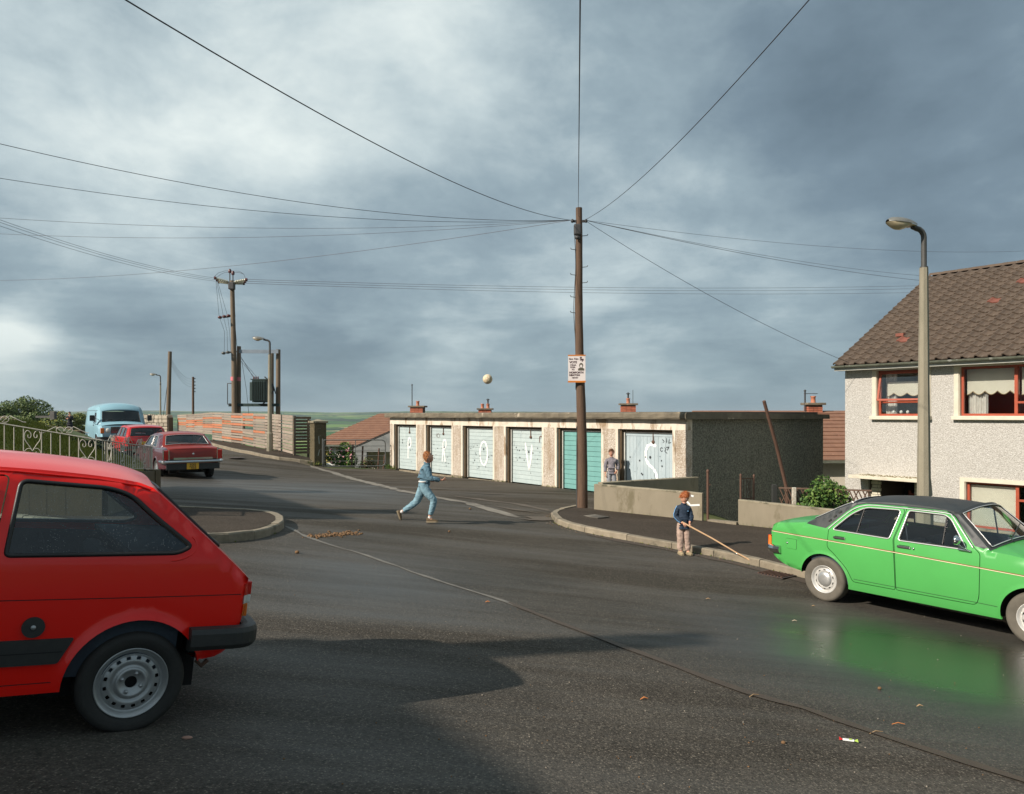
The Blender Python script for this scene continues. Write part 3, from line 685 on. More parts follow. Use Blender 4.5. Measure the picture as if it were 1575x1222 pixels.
    if ch == 'R':
        strokes('small_lettering', [[(x0+0.34, 0.66), (x0+0.34, 0.80)], arc(x0+0.48, 0.72, 0.06, 0.08, 20, 300, 8), [(x0+0.6, 0.64), (x0+0.6, 0.80)]], 0.02, MATS['rusty_steel'], d, yy-0.0175, 0.3, 6)
# water stains: a rusty mark on the pier and a step at the foot
# ================================================================ LOW WALLS AND GATE AT THE CORNER
m_lowwall = M('cement_render_wall', (0.29, 0.25, 0.18), (0.21, 0.18, 0.125), scale=2.2, rough=0.9, bump=0.4, bscale=45, c3=(0.17, 0.145, 0.09), c3amt=0.44, c3scale=1.6, stretch=(1, 1, 0.4), world_co=True, bdist=0.006)
m_cope = M('cement_coping', (0.35, 0.30, 0.21), (0.20, 0.175, 0.12), scale=6, rough=0.9, bump=0.6, bscale=30, c3=(0.12, 0.11, 0.07), c3amt=0.45, c3scale=4, world_co=True)
def lowwall(label, pts, tops, name='low_wall', th=0.15, zb=None, bumps=True, mat=None):
    t = thing(name, label, 'wall', (pts[0][0], pts[0][1], 0))
    o = Vector(pts[0]); mb = MB(); cp = MB(); rnd = random.Random(len(label))
    P = densify(pts, 0.35, False); n = len(P)
    Ls = [0.0]
    for i in range(1, len(pts)): Ls.append(Ls[-1]+(Vector(pts[i])-Vector(pts[i-1])).length)
    cur = 0; vs = []; cv_ = []
    for i, p in enumerate(P):
        p = Vector(p)
        if i: cur += (p-Vector(P[i-1])).length
        k = max(0, min(len(Ls)-2, sum(1 for l in Ls[1:-1] if cur >= l-1e-6)))
        f = (cur-Ls[k])/max(1e-6, Ls[k+1]-Ls[k]); zt = tops[k]*(1-f)+tops[k+1]*f
        d = (Vector(P[min(i+1, n-1)])-Vector(P[max(i-1, 0)])).normalized(); s = Vector((-d.y, d.x))
        zg = gz(p.x, p.y)-1.0
        q = p-o
        for sg, z in ((-0.5, zg), (-0.5, zt-0.03), (0.5, zt-0.03), (0.5, zg)): c = q+s*th*sg; vs.append((c.x, c.y, z))
        w2 = th+0.006; j = rnd.uniform(-0.006, 0.006)
        for sg, z in ((-0.5, zt-0.035), (-0.5, zt-0.012), (-0.38, zt+j), (0.38, zt+j), (0.5, zt-0.012), (0.5, zt-0.035)): c = q+s*w2*sg; cv_.append((c.x, c.y, z))
    mb.add(vs, [(i*4+a, (i+1)*4+a, (i+1)*4+(a+1) % 4, i*4+(a+1) % 4) for i in range(n-1) for a in range(4)]+[(0, 1, 2, 3), tuple(4*(n-1)+a for a in (3, 2, 1, 0))])
    cp.add(cv_, [(i*6+a, (i+1)*6+a, (i+1)*6+(a+1) % 6, i*6+(a+1) % 6) for i in range(n-1) for a in range(6)]+[tuple(range(6)), tuple(6*(n-1)+a for a in range(5, -1, -1))])
    mb.build('wall_body', mat or m_lowwall, t); cp.build('coping', m_cope, t)
    return t
WA = W_CORNER+V_*0.16
lowwall('shaded cement wall running back from the wooden pole to the corner of the garages', [tuple(WA), tuple(W_CORNER+V_*3.5)], [-0.02, -0.05])
wb = lowwall('pale cement wall along the pavement behind the small red-haired boy', [tuple(W_CORNER), tuple(W_B)], [-0.045, -0.145])
lowwall('cement wall on the pavement behind the boot of the green car', [tuple(W_C), tuple(W_D), tuple(W_E)], [-0.235, -0.36, -0.7])
d_ = (W_B-W_CORNER).normalized(); nb_ = Vector((-d_.y, d_.x))*-1
def wall_local(pts2, base, d, n, off): return [tuple((Vector(base)+d*a+n*off).to_3d()+Vector((0, 0, z))) for a, z in pts2]
mk = MB(); q0 = W_CORNER-W_CORNER
LW = (W_B-W_CORNER).length
for pl in ([(LW-0.42, -0.16), (LW-0.36, -0.30), (LW-0.25, -0.42), (LW-0.05, -0.40)], [(LW-0.40, -0.17), (LW-0.30, -0.20), (LW-0.18, -0.22)]):
    P = [Vector(p) for p in densify(pl, 0.05, False)]; vs = []
    for i, p in enumerate(P):
        dd2 = (P[min(i+1, len(P)-1)]-P[max(i-1, 0)]).normalized(); s = Vector((-dd2.y, dd2.x))
        for sg in (-0.02, 0.02): q = p+s*sg; c = d_*q.x+nb_*0.079; vs.append((c.x, c.y, q.y))
    mk.add(vs, [(i*2, i*2+1, i*2+3, i*2+2) for i in range(len(P)-1)])
mk.build('chalk_mark', m_white, wb)
# iron gate post and the open gate
gp = MB(); gzb = gz(4.2, 16.6)
gp.tube([(0, 0, -0.2), (0, 0, 1.08)], 0.028, 8); gp.lathe([(0.0, 0.05), (0.03, 0.04), (0.036, 0.0), (0.028, -0.02)], 10, 'z', (0, 0, 1.08)); gp.box((0.03, 0, 0.8), (0.05, 0.03, 0.03))
o = gp.build('gate_post', m_rust, None, (W_B.x+0.10, W_B.y-0.03, gz(4.2, 16.6)+0.08)); tag(o, 'slim rusty iron post at the end of the pale pavement wall', 'post')
ig = thing('iron_gate', 'rusty wrought iron gate standing open above the wall behind the green car', 'gate', (W_C.x+0.06, W_C.y+0.10, -0.87), atan2(0.35, 0.5)+0.0)
for x, r, h in ((0.0, 0.022, 1.12), (0.44, 0.018, 1.09)): q = MB(); q.tube([(x, 0, 0.05), (x, 0, h)], r, 8); q.lathe([(0, 0.05), (0.02, 0.03), (0.026, 0.0)], 8, 'z', (x, 0, h)); q.build('stile', m_rust, ig)
for x in (0.10, 0.19, 0.32, 0.38): q = MB(); q.tube([(x, 0, 0.12), (x, 0, 1.05)], 0.007, 6); q.build('bar', m_rust, ig)
for z in (0.14, 0.62, 1.05): q = MB(); q.box((0.22, 0, z), (0.44, 0.012, 0.02)); q.build('rail', m_rust, ig)
q = MB()
for s in (-1, 1): q.tube([(0.255+s*0.045*sin(t*0.5)*(1 if t % 2 else 0.4), -0.01, 0.66+t*0.035) for t in range(11)], 0.007, 5)
q.build('scroll', m_rust, ig)
step = MB(); a_ = W_B+Vector((0.12, -0.06)); b_ = W_C+Vector((-0.05, -0.06))
step.box(((a_.x+b_.x)/2, (a_.y+b_.y)/2, gz(4.45, 16.4)+0.085), ((b_-a_).length, 0.16, 0.12), atan2((b_-a_).y, (b_-a_).x)); o = step.build('gate_threshold', m_conc); o['kind'] = 'structure'
# leaning pole, trellis, posts
lp = MB(); p0 = PT(1210, 752, 18.2); p1 = PT(1175, 617, 17.6); lp.tube([Vector((p0.x+0.1, p0.y+0.1, -2.0)), p0, (p0+p1)/2+Vector((0.02, 0, 0)), p1], [0.045, 0.045, 0.042, 0.04], 8)
o = lp.build('leaning_pole', m_rust); tag(o, 'long rusty pole leaning in front of the shaded garage end wall', 'pole')
m_trel = M('trellis_brown', (0.15, 0.09, 0.06), (0.10, 0.06, 0.04), scale=20, rough=0.8)
tr = thing('trellis_fence', 'brown criss-cross trellis behind the pavement wall and the shrub', 'fence', (5.70, 16.35, 0), atan2(-0.35, 0.94))
ztop, zbot = -0.02, -0.95
for k in range(-7, 24):
    for sg in (1,):
        x = k*0.085; 
        xa, za, xb, zb_ = x, ztop, x+sg*0.40, zbot
        if xb < 0 or xa > 1.75: continue
        if xa < 0: za = ztop-(0-xa)/0.40*(ztop-zbot); xa = 0
        if xb > 1.75: zb_ = ztop-(1.75-x)/0.40*(ztop-zbot); xb = 1.75
        q = MB(); q.tube([(xa, 0, za), (xb, 0, zb_)], 0.013, 4); q.build('lath', m_trel, tr)
for k in range(0, 12):
    x = k*0.17; xa, za, xb, zb_ = x, ztop, x-0.40, zbot
    if xb < 0: zb_ = ztop-(x/0.40)*(ztop-zbot); xb = 0
    if x > 1.75: continue
    q = MB(); q.tube([(xa, 0.02, za), (xb, 0.02, zb_)], 0.011, 4); q.build('lath', m_trel, tr)
q = MB(); q.box((0.88, 0.01, ztop+0.01), (1.8, 0.05, 0.03)); q.build('top_rail', m_trel, tr)
m_dkpost = M('tarred_post', (0.03, 0.032, 0.028), rough=0.8)
q = MB(); q.bbox((0, 0, 0), (0.10, 0.10, 1.6), 0.01); o = q.build('fence_post', m_dkpost, None, (5.62, 16.45, -0.75)); tag(o, 'tarred black post left of the brown trellis', 'post')
m_wpost = M('flaking_white_post', (0.62, 0.60, 0.52), (0.30, 0.24, 0.17), scale=14, rough=0.8, contrast=0.3)
q = MB(); q.bbox((0, 0, 0), (0.075, 0.075, 1.6), 0.01); o = q.build('fence_post', m_wpost, None, (5.92, 16.12, -0.78)); tag(o, 'post with flaking white paint in front of the trellis', 'post')
# ================================================================ THE HOUSE ON THE RIGHT
m_hwall = render_mat('house_pebbledash', (0.61, 0.595, 0.555), (0.38, 0.36, 0.325), (0.46, 0.43, 0.38), scale=38, bump=0.85, stain_amt=0.38, pebble=0.5)
m_cream = M('cream_paint', (0.66, 0.61, 0.49), (0.56, 0.51, 0.40), scale=5, rough=0.7, bump=0.1)
m_redwood = M('red_painted_window', (0.40, 0.075, 0.03), (0.30, 0.055, 0.025), scale=8, rough=0.45)
m_tile = M('brown_roof_tile', (0.125, 0.088, 0.060), (0.070, 0.049, 0.035), scale=9, rough=0.85, bump=0.5, bscale=40, rnd=0.13, c3=(0.17, 0.14, 0.105), c3amt=0.42, c3scale=9)
m_tilered = M('red_roof_tile', (0.26, 0.085, 0.055), (0.18, 0.065, 0.045), scale=9, rough=0.85, rnd=0.1)
m_under = M('roof_battens', (0.07, 0.055, 0.045), rough=0.9)
m_gutter = M('mossy_gutter', (0.16, 0.17, 0.13), (0.08, 0.09, 0.065), scale=6, rough=0.6, c3=(0.3, 0.31, 0.27), c3amt=0.4, c3scale=5)
m_fascia = M('fascia_paint', (0.62, 0.62, 0.56), (0.42, 0.42, 0.38), scale=4, rough=0.6)
m_room = M('dark_room', (0.07, 0.055, 0.045), (0.05, 0.04, 0.035), rough=0.9)
m_roomred = M('red_room_wall', (0.50, 0.05, 0.03), (0.42, 0.045, 0.025), rough=0.9)
m_net = M('curtain_cloth', (0.86, 0.82, 0.78), (0.60, 0.55, 0.52), scale=10, rough=0.9)
m_blind = M('blind_cloth', (0.82, 0.76, 0.66), (0.76, 0.70, 0.60), scale=6, rough=0.9)
m_fringe = M('blind_fringe', (0.42, 0.30, 0.18), rough=0.9)
m_wbrick = M('white_glazed_brick', (0.72, 0.68, 0.55), (0.58, 0.54, 0.42), scale=9, rough=0.5, rnd=0.08)
m_mortar = M('dark_mortar', (0.10, 0.085, 0.06), rough=0.9)
g_win = glass('window_glass', (0.86, 0.88, 0.87))
HR = atan2(U.y, U.x)
house = thing('house', 'two storey pebbledashed house with a brown tiled roof and red windows behind the green car', 'house', (9.24, 21.3, 0), HR)
def ht(px): r = (px-787.5)/FPX; return (21.3*r-9.24)/(0.59-(-0.807)*r)
def hz(px, py): t = ht(px); return EYE-(py-638)/FPX*(21.3-0.807*t)
ZE = 2.86; HB = -2.9; HLEN = 9.4; HDEP = 10.3
W1 = (ht(1348), ht(1425), hz(1380, 640), 2.72)
W2 = (ht(1475), ht(1475)+2.62, hz(1500, 640), 2.72)
W3 = (ht(1484), ht(1484)+2.55, -1.20, hz(1500, 742))
DO = (ht(1335), ht(1412), -2.25, hz(1370, 737))
def rect(w, g=0): return [(w[0]-g, w[2]-g), (w[1]+g, w[2]-g), (w[1]+g, w[3]+g), (w[0]-g, w[3]+g)]
def plate(outline, holes, y, th, name, mat, parent, grid=None):
    V, T = cdt(outline, holes, grid); mb = MB()
    mb.add([(x, y, z) for x, z in V], [t for t in T]); 
    for lp_ in [outline]+holes:
        n = len(lp_); mb.add([(x, y, z) for x, z in lp_]+[(x, y+th, z) for x, z in lp_], [(i, (i+1) % n, n+(i+1) % n, n+i) for i in range(n)])
    mb.add([(x, y+th, z) for x, z in V], [tuple(reversed(t)) for t in T])
    return mb.build(name, mat, parent)
plate([(0, HB), (HLEN, HB), (HLEN, ZE-0.02), (0, ZE-0.02)], [rect(W1), rect(W2), rect(W3), rect(DO)], 0, 0.26, 'front_wall', m_hwall, house)
RZ = 5.98; SR = HDEP/2
q = MB()
for x in (0.001, HLEN-0.25):
    pr = [(0.262, HB), (HDEP, HB), (HDEP, ZE-0.03), (SR, RZ-0.16), (0.262, ZE+0.11)]
    n = 5; vs = [(x, a, b) for a, b in pr]+[(x+0.249, a, b) for a, b in pr]
    g = MB(); g.add(vs, [tuple(range(n-1, -1, -1)), tuple(range(n, 2*n))]+[(i, (i+1) % n, n+(i+1) % n, n+i) for i in range(n)]); g.build('gable_wall', m_hwall, house)
q.box((HLEN/2, HDEP+0.1, (HB+ZE)/2), (HLEN, 0.2, ZE-HB-0.04)); q.build('back_wall', m_hwall, house)
q = MB(); q.box((HLEN/2, HDEP/2, 0.35), (HLEN-0.55, HDEP-0.6, 0.2)); q.build('upper_floor', m_room, house)
q = MB(); q.box((HLEN/2, HDEP/2, 2.80), (HLEN-0.55, HDEP-0.6, 0.05)); q.build('ceiling', m_room, house)
q = MB(); q.box((HLEN/2, HDEP/2, -2.3), (HLEN-0.55, HDEP-0.6, 0.1)); q.build('ground_floor', m_room, house)
q = MB(); q.box((ht(1445), 1.4, 1.5), (0.12, 2.2, 2.5)); q.box(((ht(1445)+HLEN)/2, 1.25, 1.5), (HLEN-ht(1445)-0.5, 0.1, 2.5)); q.box((HLEN/2, 3.7, 1.5), (HLEN-0.55, 0.1, 2.5)); q.build('inner_wall', m_roomred, house)
q = MB(); q.box((ht(1462), 2.0, -1.0), (0.12, 3.4, 2.5)); q.box((HLEN/2, 3.7, -1.0), (HLEN-0.55, 0.1, 2.5)); q.build('inner_wall', m_room, house)
def window(w, mull, transom, room, name='window', surround=0.11, sill=True, open_top=False, valance=None, curtain=True, blindfull=False):
    t0, t1, z0, z1 = w; y = 0.10
    f = MB(); fw = 0.055
    wn = D.objects.new(name, None); COL.objects.link(wn); wn.parent = house
    s = MB()
    for x in (t0-surround/2, t1+surround/2): s.box((x, -0.012, (z0+z1)/2), (surround, 0.03, z1-z0+0.0))
    s.box(((t0+t1)/2, -0.012, z1+0.05), (t1-t0+2*surround, 0.03, 0.10))
    for x in (t0+0.006, t1-0.006): s.box((x, 0.055, (z0+z1)/2), (0.012, 0.105, z1-z0))
    s.build('surround', m_cream, wn)
    if sill: s = MB(); s.bbox(((t0+t1)/2, -0.02, z0-0.05), (t1-t0+2*surround+0.05, 0.22, 0.095), 0.012); s.build('sill', m_cream, wn)
    xs = [t0+0.012]+list(mull)+[t1-0.012]
    for x in (xs[0]+fw/2, xs[-1]-fw/2): f.box((x, y+0.03, (z0+z1)/2), (fw, 0.07, z1-z0))
    for x in mull: f.box((x, y+0.03, (z0+z1)/2), (fw*1.25, 0.072, z1-z0-0.002))
    for z in (z0+fw/2, z1-fw/2): f.box(((t0+t1)/2, y+0.03, z), (t1-t0-0.024-2*fw, 0.068, fw))
    for (i, z) in transom: f.box(((xs[i]+xs[i+1])/2, y+0.03, z), (xs[i+1]-xs[i]-fw, 0.066, fw*0.9))
    f.build('frame', m_redwood, wn)
    for i in range(len(xs)-1):
        a = xs[i]+fw; b = xs[i+1]-fw; tz = [z for (k, z) in transom if k == i]
        zs = [z0+fw]+tz+[z1-fw]
        for k in range(len(zs)-1):
            g = MB(); za = zs[k]+(fw*0.45 if k else 0); zb = zs[k+1]-(fw*0.45 if k < len(zs)-2 else 0)
            if open_top and k == len(zs)-2:
                ang = R(-13); H = zb-za
                sash = MB(); Mx = Matrix.Rotation(ang, 4, 'X')
                for (c, sz) in (((a+0.02, 0, -H/2), (0.05, 0.04, H)), ((b-0.02, 0, -H/2), (0.05, 0.04, H)), (((a+b)/2, 0, -0.02), (b-a-0.09, 0.038, 0.045)), (((a+b)/2, 0, -H+0.02), (b-a-0.09, 0.038, 0.05))):
                    cc = Mx @ Vector((0, c[1], c[2])); sash.box((c[0], cc.y+y-0.02, cc.z+zb), sz, 0, 0, Mx.to_3x3())
                sash.build('sash', m_redwood, wn)
                cc = Mx @ Vector((0, 0, -H/2)); g.box(((a+b)/2, cc.y+y-0.02, cc.z+zb), (b-a-0.09, 0.006, H-0.08), 0, 0, Mx.to_3x3())
            else: g.box(((a+b)/2, y+0.035, (za+zb)/2), (b-a, 0.006, zb-za))
            g.build('pane', g_win, wn)
    if valance:
        for (a, b, za, zb, nsc) in valance:
            V = []; nn = nsc*10; mb = MB()
            for i in range(nn+1):
                x = a+(b-a)*i/nn; u_ = (i % 10)/10 if i < nn else 0
                dip = 0.085*abs(cos(pi*i/10.0)); V += [(x, y+0.17, za), (x, y+0.17, zb-dip)]
            mb.add(V, [(i*2, i*2+1, i*2+3, i*2+2) for i in range(nn)]); mb.build('blind', m_blind, wn)
            fr = MB(); fr.tube([(V[2*i+1][0], y+0.165, V[2*i+1][2]) for i in range(nn+1)], 0.011, 5); fr.build('fringe', m_fringe, wn)
    if curtain:
        for (a, b) in curtain:
            mb = MB(); V = []; nn = 40
            for i in range(nn+1):
                x = a+(b-a)*i/nn; yy = y+0.26+0.03*sin(i*1.15)+0.01*sin(i*2.9); V += [(x, yy, z0+0.03), (x, yy, z1-0.05)]
            mb.add(V, [(i*2, i*2+2, i*2+3, i*2+1) for i in range(nn)], 0, True); mb.build('curtain', m_net, wn)
    return wn
zt1 = hz(1380, 619)
window(W1, [], [(0, zt1)], None, open_top=True, valance=[(W1[0]+0.16, W1[1]-0.1, W1[3]-0.30, W1[3]-0.60, 3)], curtain=[(W1[0]+0.07, W1[0]+0.36)])
mu2 = ht(1560)
window(W2, [mu2], [(1, hz(1565, 619))], None, valance=[(W2[0]+0.07, mu2-0.05, W2[3]-0.06, W2[3]-0.60, 4), (mu2+0.06, W2[1]-0.07, W2[3]-0.06, W2[3]-0.62, 4)], curtain=[(W2[0]+0.07, W2[0]+0.50), (W2[1]-0.5, W2[1]-0.07)])
mu3 = ht(1562)
w3 = window(W3, [mu3], [(1, hz(1567, 771))], None, curtain=[(W3[1]-0.4, W3[1]-0.07)])
q = MB(); q.box(((W3[0]+mu3)/2, 0.20, (W3[2]+W3[3])/2-0.02), (mu3-W3[0]-0.12, 0.01, W3[3]-W3[2]-0.12)); q.build('blind', m_blind, w3)
q = MB()
for k, x in enumerate((0.25, 0.45, 0.62)): q.lathe([(0, 0.06), (0.035, 0.04), (0.045, 0.0), (0.02, -0.03)], 8, 'z', (W1[0]+x+0.12, 0.19, W1[2]+0.09))
q.build('window_ornament', m_white, house)
# recessed porch with white brick sides, hood and open red door
bw, bh = 0.215, 0.07
bk = MB(); bk.box((DO[0]+0.137, 0.74, (DO[2]+DO[3])/2), (0.27, 1.30, DO[3]-DO[2]-0.004)); bk.box((DO[1]-0.06, 0.74, (DO[2]+DO[3])/2), (0.116, 1.30, DO[3]-DO[2]-0.004))
porch = bk.build('porch_wall', m_mortar, house)
for r_ in range(24):
    z = DO[3]-0.05-r_*0.088
    for side_, x in ((0, DO[0]+0.06), (1, DO[1]-0.06)):
        q = MB(); q.box((x+(0.0 if side_ else 0.10), 0.075, z), (0.11 if side_ else (0.19 if r_ % 2 else 0.145), 0.05, 0.074)); q.build('brick', m_wbrick, porch)
        if not side_: q = MB(); q.box((x+(0.235 if r_ % 2 else 0.215), 0.075, z), (0.055 if r_ % 2 else 0.06, 0.05, 0.074)); q.build('brick', m_wbrick, porch)
q = MB(); q.box(((DO[0]+DO[1])/2, 0.34, (DO[2]+DO[3])/2), (DO[1]-DO[0], 0.02, DO[3]-DO[2]))
q = MB(); q.bbox(((DO[0]+DO[1])/2+0.05, -0.28, DO[3]+0.045), (DO[1]-DO[0]+0.55, 0.62, 0.09), 0.012); hood = q.build('door_hood', m_cream, house)
q = MB(); rnd = random.Random(4)
for i in range(120): q.lathe([(0, 0.02), (rnd.uniform(.015, .035), 0.0)], 5, 'z', ((DO[0]+DO[1])/2+0.05+rnd.uniform(-0.75, 0.75), -0.28+rnd.uniform(-0.29, 0.2), DO[3]+0.088))
q.build('moss', M('dry_moss', (0.22, 0.17, 0.09), (0.12, 0.11, 0.05), scale=30, rough=0.95), hood)['kind'] = 'stuff'
q = MB(); q.box((DO[0]+0.45, 1.38, (DO[2]+DO[3])/2-0.2), (0.08, 0.06, DO[3]-DO[2]-0.4)); q.box(((DO[0]+DO[1])/2+0.2, 1.38, DO[3]-0.50), (0.9, 0.05, 0.07)); q.box((DO[1]-0.2, 1.38, (DO[2]+DO[3])/2-0.2), (0.08, 0.06, DO[3]-DO[2]-0.4)); q.build('door_frame', m_redwood, house)
q = MB(); q.box(((DO[0]+DO[1])/2+0.2, 1.45, DO[2]+0.55), (0.8, 0.05, 1.1)); q.build('front_door', m_redwood, house)
# roof: battened deck, then every tile
sl0 = (-0.36, ZE+0.03); slope = Vector((SR-sl0[0], RZ-sl0[1])); SL = slope.length; sa = atan2(slope.y, slope.x)
roof = MB()
for (ya, za, yb, zb) in ((sl0[0], sl0[1], SR, RZ-0.03), (SR, RZ-0.03, HDEP+0.4, ZE+0.03)):
    vs = [(-0.12, ya, za), (HLEN+0.12, ya, za), (HLEN+0.12, yb, zb), (-0.12, yb, zb)]; vs += [(x, y, z-0.06) for x, y, z in vs]
    roof.add(vs, [(0, 1, 2, 3), (7, 6, 5, 4), (0, 4, 5, 1), (1, 5, 6, 2), (2, 6, 7, 3), (3, 7, 4, 0)])
roof = roof.build('roof', m_under, house)
def tile_mesh(w=0.30, l=0.385, name='roof_tile', mat=None):
    px_ = [(0.0, 0.006), (0.02, 0.048), (0.06, 0.056), (0.10, 0.018), (0.15, 0.0), (0.24, 0.0), (w+0.012, 0.008)]
    vs = []; n = len(px_)
    for (yy, lift) in ((0, 0.046), (l, 0.002)):
        for x, z in px_: vs.append((x, yy, z+lift))
        for x, z in px_: vs.append((x, yy, z+lift-0.028))
    fs = [(i, i+1, 2*n+i+1, 2*n+i) for i in range(n-1)]+[(n+i+1, n+i, i, i+1) for i in range(n-1)]+[(0, n, 3*n, 2*n), (n-1, 3*n-1, 4*n-1, 2*n-1)]
    fs = [(i, i+1, 2*n+i+1, 2*n+i) for i in range(n-1)]+[(i+1, i, n+i, n+i+1) for i in range(n-1)]+[(0, 2*n, 3*n, n), (n-1, 2*n-1, 4*n-1, 3*n-1)]
    return vs, fs
tv, tf = tile_mesh()
tm = D.meshes.new('roof_tile'); tm.from_pydata(tv, [], tf); tm.materials.append(m_tile); tm.update()
tmr = D.meshes.new('roof_tile'); tmr.from_pydata(tv, [], tf); tmr.materials.append(m_tilered); tmr.update()
rnd = random.Random(11); EXPO = 0.305; NR = int(SL/EXPO); tiles = []
for r_ in range(NR):
    for c in range(int((HLEN+0.24)/0.30)+1):
        x = -0.12+c*0.30
        if x+0.3 > HLEN+0.15: continue
        s = r_*EXPO-0.03; y = sl0[0]+cos(sa)*s; z = sl0[1]+sin(sa)*s+0.006
        Mx = Matrix.Translation((x+rnd.uniform(-.004, .004), y, z+rnd.uniform(-.003, .003))) @ Matrix.Rotation(sa+rnd.uniform(-.012, .012), 4, 'X') @ Matrix.Rotation(rnd.uniform(-.01, .01), 4, 'Z')
        wp = Vector((9.24, 21.3, 0))+Vector((*(U*x+V_*y), 0)); vis = wp.x/wp.y < 0.66
        red = (c == 4 and r_ == 4) or (c == 10 and r_ == 15) or (c == 9 and r_ == 11)
        tiles.append((0 if vis else 1, wp.length, Mx, red))
tiles.sort(key=lambda a: a[:2])
rest = MB()
for i, (_, _, Mx, red) in enumerate(tiles):
    if i < 298: share('roof_tile', tmr if red else tm, roof, Mx)
    else: rest.add([Mx @ Vector(v) for v in tv], tf)
rest.build('roof_tiles', m_tile, roof)['kind'] = 'stuff'
rest = MB()
for r_ in range(NR):
    s = r_*EXPO; 
    y = HDEP+0.4-cos(sa)*s; z = sl0[1]+sin(sa)*s+0.02; vs = [(-0.12, y, z+0.02), (HLEN+0.12, y, z+0.02), (HLEN+0.12, y-cos(sa)*0.33, z+sin(sa)*0.33), (-0.12, y-cos(sa)*0.33, z+sin(sa)*0.33)]
    rest.add(vs, [(0, 1, 2, 3)])
rest.build('rear_tiles', m_tile, roof)['kind'] = 'stuff'
for i in range(int(HLEN/0.42)+1):
    q = MB(); x = -0.12+i*0.42
    vs = []
    for xx, rr in ((x, 0.125), (x+0.43, 0.115)):
        for a in range(0, 181, 30): vs.append((xx, SR+cos(R(a))*rr, RZ-0.02+sin(R(a))*rr*0.75))
    q.add(vs, [(k, k+1, 7+k+1, 7+k) for k in range(6)], 0, True); q.build('ridge_tile', m_tile, roof)
for (x, s) in ((1.05, 1.55), (3.25, 4.55)):
    q = MB(); y = sl0[0]+cos(sa)*s; z = sl0[1]+sin(sa)*s+0.08; q.bbox((x, y, z), (0.22, 0.2, 0.09), 0.015); q.build('roof_vent', m_tilered, roof)
q = MB(); vs = []
for x in (-0.14, HLEN+0.14):
    for a in range(180, 361, 22): vs.append((x, -0.41+cos(R(a))*0.065, ZE+0.02+sin(R(a))*0.065))
n = len(vs)//2; q.add(vs, [(k, k+1, n+k+1, n+k) for k in range(n-1)], 0, True); q.build('gutter', m_gutter, house)
q = MB(); q.box((HLEN/2, -0.325, ZE-0.045), (HLEN+0.24, 0.03, 0.13)); q.box((HLEN/2, -0.16, ZE-0.095), (HLEN+0.24, 0.30, 0.02)); q.build('fascia', m_fascia, house)
q = MB(); q.tube([(0.16, -0.40, ZE-0.02), (0.16, -0.08, ZE-0.28), (0.16, -0.06, HB)], 0.036, 8)

# ================================================================ BUNGALOWS BELOW THE HILL
m_btile = M('far_roof_tile', (0.27, 0.14, 0.085), (0.19, 0.095, 0.06), scale=3, rough=0.85, c3=(0.36, 0.18, 0.12), c3amt=0.38, c3scale=4)
m_bwall = M('far_wall_render', (0.70, 0.65, 0.54), (0.58, 0.52, 0.42), scale=2, rough=0.9)
m_brick = M('red_brick', (0.42, 0.14, 0.075), (0.30, 0.10, 0.06), scale=12, rough=0.85, rnd=0.2)
m_pot = M('chimney_pot', (0.52, 0.20, 0.11), (0.38, 0.15, 0.09), scale=6, rough=0.8)
m_iron = M('dark_iron', (0.05, 0.05, 0.05), rough=0.6)
m_yel = M('yellow_blind', (0.62, 0.52, 0.14), rough=0.8)
def stepped(name, A, B, C, Dd, rows, mat, parent, th=0.035):
    """roof slope as overlapping courses: A,B eaves ends, C,Dd ridge ends"""
    A, B, C, Dd = map(Vector, (A, B, C, Dd)); mb = MB(); n = (B-A).cross(Dd-A).normalized(); n = n if n.z > 0 else -n
    for r_ in range(rows):
        a = A.lerp(Dd, r_/rows); b = B.lerp(C, r_/rows); c = B.lerp(C, (r_+1.08)/rows if r_ < rows-1 else 1); d = A.lerp(Dd, (r_+1.08)/rows if r_ < rows-1 else 1)
        mb.add([a+n*th, b+n*th, c, d, a-n*0.03, b-n*0.03], [(0, 1, 2, 3), (4, 5, 1, 0), (0, 3, 4), (1, 5, 2)])
    o = mb.build(name, mat, parent); return o
def chimney(parent, x, y, z, w=0.8, d=0.5, h=0.75, pots=2, aerial=False, cowl=True):
    st = MB(); st.box((x, y, z+h/2-0.4), (w-0.02, d-0.02, h+0.78)); ch = st.build('chimney', m_mortar, parent)
    nr = int(h/0.085)
    for r_ in range(nr):
        for i in range(3 if w > 0.6 else 2):
            nb = 3 if w > 0.6 else 2; bwid = w/nb; q = MB(); q.box((x-w/2+(i+0.5)*bwid, y-d/2+0.02, z+0.045+r_*0.085), (bwid-0.012, 0.06, 0.073)); q.build('brick', m_brick, ch)
        for yy in (1,):
            q = MB(); q.box((x-w/2+0.02, y, z+0.045+r_*0.085), (0.06, d-0.07, 0.073)); q.build('brick', m_brick, ch)
    q = MB(); q.bbox((x, y, z+h+0.04), (w+0.22, d+0.2, 0.10), 0.02); q.build('chimney_cap', m_roofslab, ch)
    for i in range(pots):
        px_ = x+(i-(pots-1)/2)*0.36
        q = MB(); q.lathe([(0.12, 0), (0.10, 0.05), (0.095, 0.24), (0.12, 0.26), (0.12, 0.30), (0.08, 0.30)], 12, 'z', (px_, y, z+h+0.08)); q.build('chimney_pot', m_pot, ch)
        if cowl and i == pots-1:
            q = MB(); q.tube([(px_, y, z+h+0.3), (px_, y, z+h+0.62)], 0.05, 8); q.lathe([(0.14, 0), (0.02, 0.10)], 10, 'z', (px_, y, z+h+0.62)); q.build('cowl', m_iron, ch)
    return ch
